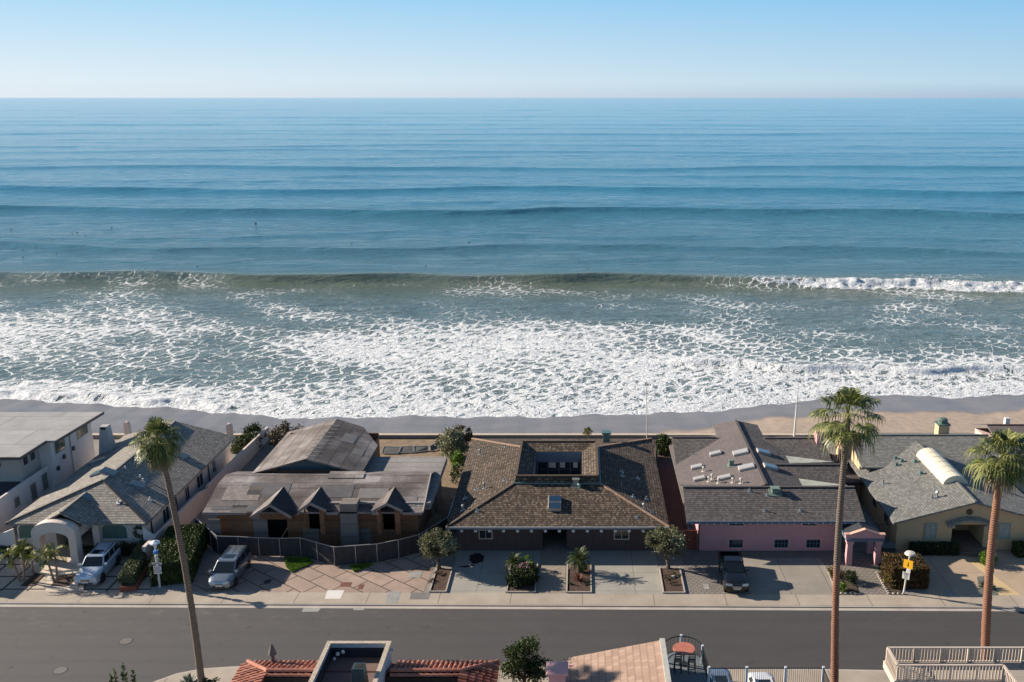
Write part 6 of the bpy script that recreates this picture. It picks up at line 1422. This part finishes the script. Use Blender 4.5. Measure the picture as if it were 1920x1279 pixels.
# sagos
def pinnate(g, p0, d0, L, droop, nl, ll, lw_, rnd, n_=9, vee=.5):
    """feather frond: rachis that bends down, leaflets on both sides"""
    p = Vector(p0); d = Vector(d0).normalized(); st = L / n_; pts = [p.copy()]; ds = [d.copy()]
    for i in range(n_):
        d = (d + Vector((0, 0, -droop / n_ * (1 + i * .25)))).normalized(); p = p + d * st; pts.append(p.copy()); ds.append(d.copy())
    for i in range(n_):   # narrow rachis strip
        s_ = ds[i].cross(Vector((0, 0, 1))).normalized() * .018; k = len(g.v); g.v += [tuple(pts[i] - s_), tuple(pts[i] + s_), tuple(pts[i + 1] + s_), tuple(pts[i + 1] - s_)]; g.f.append((k, k + 1, k + 2, k + 3))
    for j in range(nl):
        f = .15 + .85 * j / nl; x = f * n_; i = min(int(x), n_ - 1); q = pts[i].lerp(pts[i + 1], x - i); dd = ds[i]; s_ = dd.cross(Vector((0, 0, 1))).normalized(); u_ = s_.cross(dd)
        l_ = ll * math.sin(math.pi * (.12 + .83 * f)) * rnd.uniform(.85, 1.1)
        for sg in (1, -1):
            e = (s_ * sg + dd * .75 + u_ * vee * .5 + Vector((0, 0, -.25))).normalized() * l_; wv = dd * lw_
            k = len(g.v); m_ = q + e * .55; t2 = q + e + Vector((0, 0, -l_ * .22)); g.v += [tuple(q), tuple(m_ - wv), tuple(t2), tuple(m_ + wv)]; g.f.append((k, k + 1, k + 2, k + 3))
def sago(label, base, h_, L, seed, n_=38):
    b_ = Vector(base); t_ = thing('sago_palm', label, 'palm', b_); rnd = random.Random(seed)
    g = MB(); g.tube([b_, b_ + Vector((0, 0, h_))], [.2, .17], 9); g.build('trunk', plain('sago_trunk', (.07, .05, .035), .95, .4, 12, bmp=.8), t_)
    g = MB()
    for k in range(n_):
        a = k * 2.39996; el = R(78 - 80 * (k / n_)); d = Vector((math.cos(a) * math.cos(el), math.sin(a) * math.cos(el), math.sin(el)))
        pinnate(g, b_ + Vector((0, 0, h_)), d, L * rnd.uniform(.85, 1.1), .95, 22, L * .20, .022, rnd, 7)
    g.build('fronds', LEAF['sago'], t_, normals=False, uv=False); return t_
c = G(965, 1072); sago('sago palm rising behind flowers left of the central path', (c.x, c.y, .05), .75, 1.05, 2)
c = G(1086, 1074); sago('larger sago palm right of the central path', (c.x, c.y, .05), 1.15, 1.25, 5, 42)
c = G(985, 1085); shrub('leafy green shrub mound below the left sago palm', (c.x, c.y, .6), (.95, .95, .62), 'green', 40, 50, .14, 3)
c = G(990, 1068); shrub('bright green shrub beside the left sago palm', (c.x, c.y, .6), (.55, .5, .5), 'lime', 12, 30, .12, 4)
c = G(966, 1098); shrub('dark green shrub at the front left corner of the flower bed', (c.x, c.y, .5), (.75, .6, .5), 'dark', 30, 44, .13, 5)
c = G(990, 1096); shrub('dark green shrub at the front right corner of the flower bed', (c.x + .1, c.y, .48), (.75, .6, .48), 'dark', 30, 44, .13, 6)
c = G(984, 1083); t_ = shrub('pink flowering plant in the middle of left flower bed', (c.x, c.y - .2, 1.1), (.55, .5, .22), 'pink', 18, 9, .10, 7, name='flower_bush', cat='flowers')
def spiky(label, c, n_, L, leaf, seed, w_=.03, name='spiky_plant', cat='plant', z=0.05, up=.3):
    rnd = random.Random(seed); t_ = thing(name, label, cat, (c.x, c.y, z)); g = MB()
    for k in range(n_):
        a = k * 2.4; el = R(rnd.uniform(15, 80)); d = Vector((math.cos(a) * math.cos(el), math.sin(a) * math.cos(el), math.sin(el))); p = Vector((c.x, c.y, z)); s_ = d.cross(Vector((0, 0, 1))).normalized() * w_; m_ = p + d * L * .5; e = p + d * L + Vector((0, 0, -L * .15 * (1 - math.sin(el)))) ; k2 = len(g.v)
        g.v += [tuple(p - s_ * .6), tuple(p + s_ * .6), tuple(m_ + s_), tuple(e), tuple(m_ - s_)]; g.f.append((k2, k2 + 1, k2 + 2, k2 + 3, k2 + 4))
    g.build('leaves', LEAF[leaf], t_, normals=False, uv=False); return t_
c = G(1085, 1090); spiky('dark spiky rosette in the bark bed under the larger sago', c, 60, .75, 'maroon', 3, .025)
c = G(1088, 1072); shrub('small lime green shrub at the foot of the larger sago', (c.x + .25, c.y - .1, .4), (.32, .3, .3), 'lime', 10, 24, .1, 9)
for k, (u, v, lf, r_) in enumerate(((1072, 1097, 'green', .22), (1100, 1098, 'dark', .2))):
    c = G(u, v); shrub(('tiny green tuft left in the bark bed of the larger sago', 'tiny dark tuft right in the bark bed of the larger sago')[k], (c.x, c.y, .15), (r_, r_, .16), lf, 7, 16, .08, 20 + k)
for k, (u, v, lf) in enumerate(((812, 1092, 'brown'), (822, 1078, 'brown'), (1262, 1096, 'brown'), (1266, 1080, 'green'), (1254, 1086, 'brown'))):
    c = G(u, v); shrub(('dry low tuft at the front of the left olive bed', 'dry low tuft under the left olive tree', 'dry low tuft at the front of the right olive bed', 'small green tuft by the edge of the right olive bed', 'dry low tuft under the right olive tree')[k], (c.x, c.y, .15), (.38, .35, .16), lf, 10, 18, .07, 30 + k, stem=False)
c = G(1262.5, 1084); tt = thing('garden_light', 'small pale square box in the bark of the right olive bed', 'box', (c.x, c.y, .06)); g = MB(); g.box(c.x - .12, c.x + .12, c.y - .1, c.y + .1, .06, .2); g.build('housing', WHITE, tt, bevel=.02); g = MB(); g.box(c.x - .09, c.x + .09, c.y - .07, c.y + .07, .20, .23); g.build('cover', BEIGE, tt)
# hedges
def hedge(label, pts, wd, z1, leaf, n_, ls, seed, z0=0, group=None):
    a, b_ = Vector((*pts[0], 0)), Vector((*pts[1], 0)); c = (a + b_) / 2; L = (b_ - a).length; ang = math.atan2(b_.y - a.y, b_.x - a.x)
    t_ = thing('hedge', label, 'hedge', (c.x, c.y, 0), group); g = MB(); boxhedge(g, -L / 2, L / 2, -wd / 2, wd / 2, z0, z1, n_, ls, seed); rot_mb(g, c, ang); g.build('foliage', LEAF[leaf], t_, normals=False, uv=False); return t_
h0 = G(330, 1100); hedge('large clipped dark green box hedge before the pinkish wall', ((-33.0, 70.0), (-34.4, 77.0)), 3.0, 1.95, 'green', 15000, .13, 3)
hedge('low grey green hedge in the long brick planter by the pale SUV', ((-36.3, 69.3), (-37.3, 75.6)), 1.05, 1.25, 'grey', 7000, .12, 4, .3)
BRK = shingle('red_brick', [(0, (.16, .05, .03)), (1, (.27, .10, .06))], .22, .08, .85, .4, .3, .1, gap=.008, rowdark=.3)
t_ = thing('brick_planter', 'long low red brick planter under the grey green hedge', 'planter', (-36.6, 72, 0)); g = MB(); a, b_ = Vector((-36.0, 68.9, 0)), Vector((-37.05, 75.4, 0)); d = (b_ - a).normalized(); s_ = Vector((-d.y, d.x, 0)) * .62
q = [a - s_, a + s_, b_ + s_, b_ - s_]; g.prism([(p.x, p.y) for p in q], 0, .42); g.build('brickwork', BRK, t_); g = MB(); q = [a - s_ * .8 + d * .12, a + s_ * .8 + d * .12, b_ + s_ * .8 - d * .1, b_ - s_ * .8 - d * .1]; g.prism([(p.x, p.y) for p in q], .421, .45); g.build('soil', mulch, t_)
hedge('clipped reddish photinia hedge behind the white lamp post', ((26.05, 69.3), (26.1, 72.0)), 2.9, 1.75, 'red', 14000, .12, 5)
c = G(1676, 1092); shrub('yellowing green bush at the left foot of the reddish hedge', (c.x + .1, c.y - .1, .6), (.95, .9, .65), 'yellow', 40, 60, .11, 12)
hedge('dark low hedge under the left window of the tan house', ((28.2, 75.5), (32.2, 75.5)), .8, .85, 'dark', 4500, .12, 6)
hedge('dark green hedge right of the tan house entrance', ((37.0, 75.2), (46, 75.2)), 1.1, 1.0, 'green', 8000, .13, 7)
c = G(1852, 1058); shrub('round lime green shrub beside the rightmost palm trunk', (c.x, c.y, .55), (.72, .6, .62), 'lime', 40, 50, .11, 13, name='round_shrub')
c = G(1850, 1103); spiky('dark spiky tuft in the gravel bed before the tan house', c, 110, .8, 'green', 14, .03, z=.02)
c = G(1578, 1108); shrub('bright green small plant at the front of the stone edged bed', (c.x, c.y, .35), (.35, .3, .3), 'lime', 14, 26, .12, 15)
c = G(1595, 1092); shrub('dark green round bush in the stone edged bed', (c.x, c.y, .45), (.5, .6, .45), 'dark', 26, 36, .1, 16)
c = G(1575, 1086); spiky('dry brown reed tuft in the stone edged bed', c, 60, 1.1, 'brown', 17, .02)
c = G(1562, 1078); shrub('low brownish shrub at the back corner of the stone edged bed', (c.x, c.y, .3), (.4, .35, .28), 'yellow', 14, 26, .09, 18)
c = G(1655, 1068); shrub('small green shrub in the dark strip right of the pink portico', (c.x, c.y, .25), (.45, .4, .25), 'green', 12, 24, .1, 19)
for k, (u, v, rx, rz, lb) in enumerate(((30, 1027, .8, .5, 'dark shrub under the left arched window'), (58, 1029, .9, .55, 'dark shrub right of the left arched window'), (178, 1028, .9, .5, 'dark shrub left of the pale SUV rear'), (240, 1030, .95, .6, 'dark shrub under the round wreath'), (262, 1031, .9, .6, 'dark shrub before the scooped white wall'), (218, 1026, .7, .4, 'dark shrub under the right arched window'))):
    c = G(u, v); shrub(lb, (c.x, 75.0, rz), (rx, .5, rz), 'dark', 24, 34, .13, 40 + k)
hedge('yellow green hedge strip beside the side path of the unfinished house', ((-32.2, 84.5), (-31.9, 99.5)), 1.1, 1.5, 'yellow', 7000, .14, 8)
for k, (u, v, rx, ry, rz, lf, lb) in enumerate(((534, 826, 1.7, 1.6, 1.5, 'brown', 'dark round brownish bush left of the unfinished rear roof'), (462, 830, 1.5, 1.2, .95, 'green', 'green bush on the garden wall end by the sea'), (478, 818, 1.2, 1.2, 1.1, 'green', 'taller green bush nearest the sea on the garden wall'),
     (452, 838, .9, .9, .8, 'grey', 'small grey green bush at the tiled roof rear corner'))):
    c = G(u, v + 14); c.y = min(c.y, 102.2); shrub(lb, (c.x, c.y, rz * .95), (rx, ry, rz), lf, 40, 60, .16, 50 + k)
c = G(858, 850); shrub('tall grey green bush at the rear corner of the brown house', (-14.2, 98.6, 1.4), (1.4, 1.4, 1.5), 'olive', 60, 80, .17, 60, name='large_bush')
shrub('dark brownish bush top behind the tall grey green bush', (-13.6, 101.4, 1.3), (1.2, 1.0, 1.2), 'brown', 40, 60, .15, 61, name='large_bush')
shrub('bright green bush squeezed along left wall of the brown house', (-13.3, 95.4, .7), (.6, 1.4, .8), 'lime', 36, 60, .13, 62)
shrub('low green shrubs behind the brown roof, beside the left hip', (-12.8, 91.3, .8), (.6, 1.2, .8), 'green', 24, 40, .12, 63)
shrub('dark green bush between the brown roof corner and pink house', (8.9, 100.0, .8), (.8, 1.6, .85), 'green', 50, 80, .16, 64, name='large_bush')
c = atY(1103, 818, 103.4); shrub('small yellow green bush showing over the brown house roof', (c.x, 103.2, 1.1), (.5, .4, .45), 'yellow', 14, 30, .12, 65)
c = G(100, 1030); shrub('potted green plant in the arched porch', (-44.3, 76.3, .75), (.3, .3, .35), 'dark', 10, 24, .1, 66)
# grass patches
def grass(name, uv, seed):
    P_ = [G(*p) for p in uv]; g = MB(); rnd = random.Random(seed); xs_ = [p.x for p in P_]; ys_ = [p.y for p in P_]
    def inside(x, y):
        c_ = False; j = len(P_) - 1
        for i in range(len(P_)):
            if (P_[i].y > y) != (P_[j].y > y) and x < (P_[j].x - P_[i].x) * (y - P_[i].y) / (P_[j].y - P_[i].y) + P_[i].x: c_ = not c_
            j = i
        return c_
    g.prism([(p.x, p.y) for p in P_], .0, .03); k = 0
    while k < 5000:
        x, y = rnd.uniform(min(xs_), max(xs_)), rnd.uniform(min(ys_), max(ys_))
        if not inside(x, y): continue
        leafq(g, Vector((x, y, .02)), Vector((rnd.uniform(-.6, .6), rnd.uniform(-.6, .6), 1)), .03, rnd.uniform(.06, .2), rnd); k += 1
    o = g.build('grass', LEAF['lime'], normals=False, uv=False); o['kind'] = 'stuff'
grass('a', ((533, 1048), (545, 1046), (580, 1046), (588, 1056), (560, 1068), (548, 1074), (537, 1064)), 1); grass('b', ((655, 1062), (700, 1058), (690, 1064), (664, 1073)), 2)
# king palms by the tiled house
def king(label, base, h_, lean, L, seed, n_=8):
    b_ = Vector(base); t_ = thing('king_palm', label, 'palm', b_, 'small palms in front of the tiled house'); rnd = random.Random(seed); top = b_ + Vector((lean[0], lean[1], h_))
    g = MB(); g.tube([b_, b_.lerp(top, .5) + Vector((.03, 0, 0)), top], [.11, .075, .06], 8); g.build('trunk', plain('king_trunk', (.22, .15, .12), .85, .25, 8, bmp=.4), t_)
    g = MB()
    for k in range(n_):
        a = k * 2.39996 + seed; el = R(70 - 62 * k / n_); d = Vector((math.cos(a) * math.cos(el), math.sin(a) * math.cos(el), math.sin(el))); pinnate(g, top, d, L * rnd.uniform(.8, 1.1), 1.35, 26, .42, .028, rnd, 9)
    g.build('fronds', LEAF['king'], t_, normals=False, uv=False)
c = G(38, 1090); king('slender palm leaning left, nearest the left picture edge', (c.x, c.y, 0), 2.3, (-.55, .1), 1.5, 1); king('slender upright palm second from the left edge', (c.x + .25, c.y + .1, 0), 2.5, (.15, .2), 1.4, 2, 7)
c = G(102, 1092); king('slender palm leaning left before the arched porch', (c.x, c.y, 0), 2.2, (-.45, .1), 1.4, 3); king('tallest slender palm in front of the porch right pier', (c.x + .25, c.y, 0), 2.6, (0, .2), 1.5, 4, 9)
c = G(62, 1075); king('small arching palm between the two palm pairs', (c.x, c.y, 0), 1.3, (-.1, .2), 1.0, 5, 7)
# tall fan palms
def fan_palm(label, base, top, cr, seed, n_=46, r0=.30, r1=.20, redlow=(0, 1), skirt=14, pet=1.0, blade=1.15):
    b_, tp = Vector(base), Vector(top); t_ = thing('fan_palm', label, 'palm tree', b_); rnd = random.Random(seed)
    g = MB(); pts = []; rs = []; K_ = 64
    for i in range(K_ + 1):
        f = i / K_; p = b_.lerp(tp, f) + Vector((math.sin(f * 3.1) * .25 * (1 if seed % 2 else -1), 0, 0)); pts.append(p); rs.append((r0 * (1.25 if f < .03 else 1) + (r1 - r0) * f) * (1 + .05 * math.sin(i * 2.4)) * rnd.uniform(.96, 1.04))
    g.tube(pts, rs, 12)
    m = bpy.data.materials.get('palm_bark_%d' % seed)
    m, n, b2 = nodes('palm_bark_%d' % seed); tc = N(n, 'ShaderNodeTexCoord'); sx = N(n, 'ShaderNodeSeparateXYZ'); n.links.new(tc.outputs['Object'], sx.inputs[0])
    mr = N(n, 'ShaderNodeMapRange'); n.links.new(sx.outputs[2], mr.inputs[0]); mr.inputs[1].default_value = redlow[0]; mr.inputs[2].default_value = redlow[1]
    c1 = mix(n, mr.outputs[0], (.30, .115, .058), (.135, .105, .082)); nn = noise(n, tc.outputs['Object'], 5, 5, .7, (1, 1, 3)); c1 = mix(n, mth(n, 'MULTIPLY', nn, .75), c1, (.06, .045, .035))
    rg = mth(n, 'SINE', mth(n, 'MULTIPLY_ADD', noise(n, tc.outputs['Object'], 1.2, 2), 5, mth(n, 'MULTIPLY', sx.outputs[2], 38))); c1 = mix(n, mth(n, 'MULTIPLY', mth(n, 'GREATER_THAN', rg, .55), .4), c1, (.30, .24, .19)); n.links.new(c1, b2.inputs['Base Color']); b2.inputs['Roughness'].default_value = .9; bump(n, b2, rg, .6, .03)
    g.build('trunk', m, t_, smooth=True)
    for part, cnt in (('crown', n_), ('dead_fronds', skirt)):
        g = MB()
        for k in range(cnt):
            a = k * 2.39996 + rnd.uniform(-.2, .2); dead = part != 'crown'
            el = R(82 - 122 * (k / cnt) ** .9 + rnd.uniform(-8, 8)) if not dead else R(rnd.uniform(-75, -50))
            d = Vector((math.cos(a) * math.cos(el), math.sin(a) * math.cos(el), math.sin(el))); L = pet * cr * rnd.uniform(.40, .62) * (1 if not dead else .6)
            o = tp + Vector((0, 0, .1 if not dead else -.15)); bend = Vector((0, 0, -.16)); hub = o + d * L + bend * L * .6
            d2 = (d + bend * 1.6).normalized(); s_ = d2.cross(Vector((0, 0, 1)));
            if s_.length < .05: s_ = Vector((1, 0, 0))
            s_.normalize(); u_ = s_.cross(d2)
            k2 = len(g.v); pw_ = s_ * .025; g.v += [tuple(o - pw_), tuple(o + pw_), tuple(hub + pw_), tuple(hub - pw_)]; g.f.append((k2, k2 + 1, k2 + 2, k2 + 3))
            ns = 15; B = blade * cr * .50 * rnd.uniform(.85, 1.1)
            for j in range(ns):
                th_ = R(-112 + 224 * j / (ns - 1)); e = (d2 * math.cos(th_) + s_ * math.sin(th_)) + u_ * .22 * abs(math.sin(th_)); e.normalize()
                ll = B * (1 - .28 * abs(th_) / 2) * rnd.uniform(.85, 1.05); wv = e.cross(u_).normalized() * B * .056
                p1 = hub + e * ll * .5 + Vector((0, 0, -.03 * ll)); p2 = hub + e * ll * .78 + Vector((0, 0, -.20 * ll)); p3 = hub + e * ll * .9 + Vector((0, 0, -(.55 + (.25 if el < 0.3 else 0)) * ll * rnd.uniform(.7, 1.2)))
                k3_ = len(g.v); g.v += [tuple(hub), tuple(p1 + wv), tuple(p1 - wv), tuple(p2 + wv * .55), tuple(p2 - wv * .55), tuple(p3)]
                g.f += [(k3_, k3_ + 1, k3_ + 2), (k3_ + 1, k3_ + 3, k3_ + 4, k3_ + 2), (k3_ + 3, k3_ + 5, k3_ + 4)]
        g.build(part, LEAF['palm' if part == 'crown' else 'skirt'], t_, normals=False, uv=False)
    return t_
b_ = G(379, 1288); tp = atY(298, 828, b_.y); fan_palm('tall fan palm in front of the pale tiled house, leftmost of three', (b_.x, b_.y, -.02), tp, 1.85, 1, 48, .235, .16, (-9, -8), 30, 1.0, 1.0)
b_ = G(1565, 1292); tp = atY(1590, 786, b_.y); fan_palm('tallest fan palm with reddish lower trunk before the pink house, middle of three', (b_.x, b_.y, -.02), tp, 2.35, 2, 36, .27, .17, (8.3, 9.4), 6, 1.25, 1.0)
b_ = G(1846, 1268); tp = atY(1880, 858, b_.y); fan_palm('fan palm with all red trunk at the right edge, rightmost of three', (b_.x, b_.y, -.02), tp, 2.3, 4, 40, .31, .22, (40, 41), 12, 1.1, 1.05)
# near trees and plants
def pom_tree(label, c, h_, rad, seed):
    t_ = thing('tree', label, 'tree', (c[0], c[1], 0)); rnd = random.Random(seed); g = MB(); tp = Vector((c[0], c[1], h_)); bs = Vector((c[0] - .2, c[1] - .2, 0)); g.tube([bs, bs.lerp(tp, .6), tp], [.16, .11, .05], 8); cl = []
    for k in range(22):
        a = rnd.uniform(0, 6.283); f = rnd.uniform(.25, 1); o = tp + Vector((math.cos(a) * rad * f, math.sin(a) * rad * f, rnd.uniform(-1.6, .5) - f * .5)); g.tube([bs.lerp(tp, rnd.uniform(.5, .9)), o], [.04, .015], 5); cl.append(o)
    g.build('trunk', BARK, t_); g = MB()
    for i, o in enumerate(cl + [tp + Vector((.3, .1, .4)), tp + Vector((-.2, 0, .2))]): crown(g, o, (.48, .48, .40), 14, 30, .10, seed + i, .5, .2, .5)
    g.build('crown', LEAF['green'], t_, normals=False, uv=False)
c = atY(985, 1226, 51.3); pom_tree('bushy dark green tree between red tiled roof and salmon roof', (c.x, 51.3), 5.75, 1.15, 71)
p = atY(955, 1222, 51.5); spiky('maroon spiky rosette on the left top of the bushy tree', Vector((p.x, 51.5, 0)), 46, .62, 'maroon', 72, .03, z=p.z - .35, name='bromeliad')
for k, (u, v, Y, lb) in enumerate(((214, 1262, 52, 'leftmost dark sprig tip at the bottom edge'), (231, 1252, 52, 'tallest dark sprig at the bottom edge'), (249, 1262, 52, 'rightmost dark sprig tip at the bottom edge'), (208, 1274, 51.8, 'lowest dark sprig at the bottom left edge'))):
    p = atY(u, v, Y); t_ = thing('tree', lb, 'plant', (p.x, Y, 0)); g = MB(); g.tube([(p.x, Y, 0), (p.x, Y, p.z)], [.05, .012], 5); g.build('trunk', BARK, t_); g = MB(); rnd = random.Random(k)
    for j in range(70): leafq(g, Vector((p.x, Y, p.z + .3 - j * .03)), Vector((rnd.uniform(-1, 1), rnd.uniform(-1, 1), rnd.uniform(.1, .9))), .07, .28 * (.35 + .65 * min(1, j / 25)), rnd)
    g.build('crown', LEAF['green'], t_, normals=False, uv=False)
c = G(356, 1285); spiky('grey green agave left of the leftmost palm foot', c, 46, .85, 'agave', 74, .07, name='agave', z=0)
c = G(393, 1288); shrub('dark low round shrub right of the leftmost palm foot', (c.x, c.y, .3), (.5, .45, .35), 'dark', 20, 30, .1, 75)
c = G(1895, 1268, 4.2); shrub('dark green treetop beside the beige deck in the bottom right corner', (c.x, c.y - .8, 4.6), (.9, .6, .9), 'green', 20, 36, .12, 76)
# seabirds on the water
BD = plain('seabird_dark', (.02, .018, .016), .7, .1); proto = None
bp_ = [(20, 430), (135, 437), (145, 436), (160, 441), (64, 460), (55, 461), (43, 470), (83, 461), (90, 461), (98, 450), (100, 463), (42, 482), (67, 464), (250, 491), (91, 510), (440, 487), (464, 491), (660, 457), (798, 497), (209, 427), (82, 467), (26, 468), (105, 475), (1102, 503), (880, 455), (370, 500)]
for i, (u, v) in enumerate(bp_):
    c = G(u, v, SEA + .1)
    if proto is None:
        proto = thing('seabird', 'tiny dark seabird floating on the blue water beyond the breaking wave', 'bird', c, 'seabirds floating on the sea')
        g = MB(); g.tube([c + Vector((-.34, 0, .06)), c + Vector((-.2, 0, .08)), c + Vector((.05, 0, .06)), c + Vector((.26, 0, .1)), c + Vector((.33, 0, .25)), c + Vector((.34, 0, .38)), c + Vector((.46, 0, .38))], [.02, .10, .16, .10, .05, .06, .01], 7); g.build('body', BD, proto, smooth=True)
    else:
        o = copy_tree(proto); o.location = c; o.rotation_euler = (0, 0, i * 1.7); o.scale = (.75, .75, .75)
c = G(480, 423, SEA); t_ = thing('seabird', 'larger dark seabird standing up with raised wings on the water', 'bird', c)
g = MB(); g.tube([c + Vector((-.3, 0, .2)), c + Vector((0, 0, .35)), c + Vector((.25, 0, .6)), c + Vector((.4, 0, .7))], [.06, .2, .12, .02], 7); g.build('body', BD, t_); g = MB(); g.slab([c + Vector((-.1, 0, .4)), c + Vector((.15, 0, .45)), c + Vector((.0, .6, 1.1)), c + Vector((-.25, .5, .9))], .02); g.build('wing', BD, t_); g = MB(); g.slab([c + Vector((-.1, 0, .4)), c + Vector((.15, 0, .45)), c + Vector((.0, -.6, 1.1)), c + Vector((-.25, -.5, .9))], .02); g.build('wing', BD, t_)
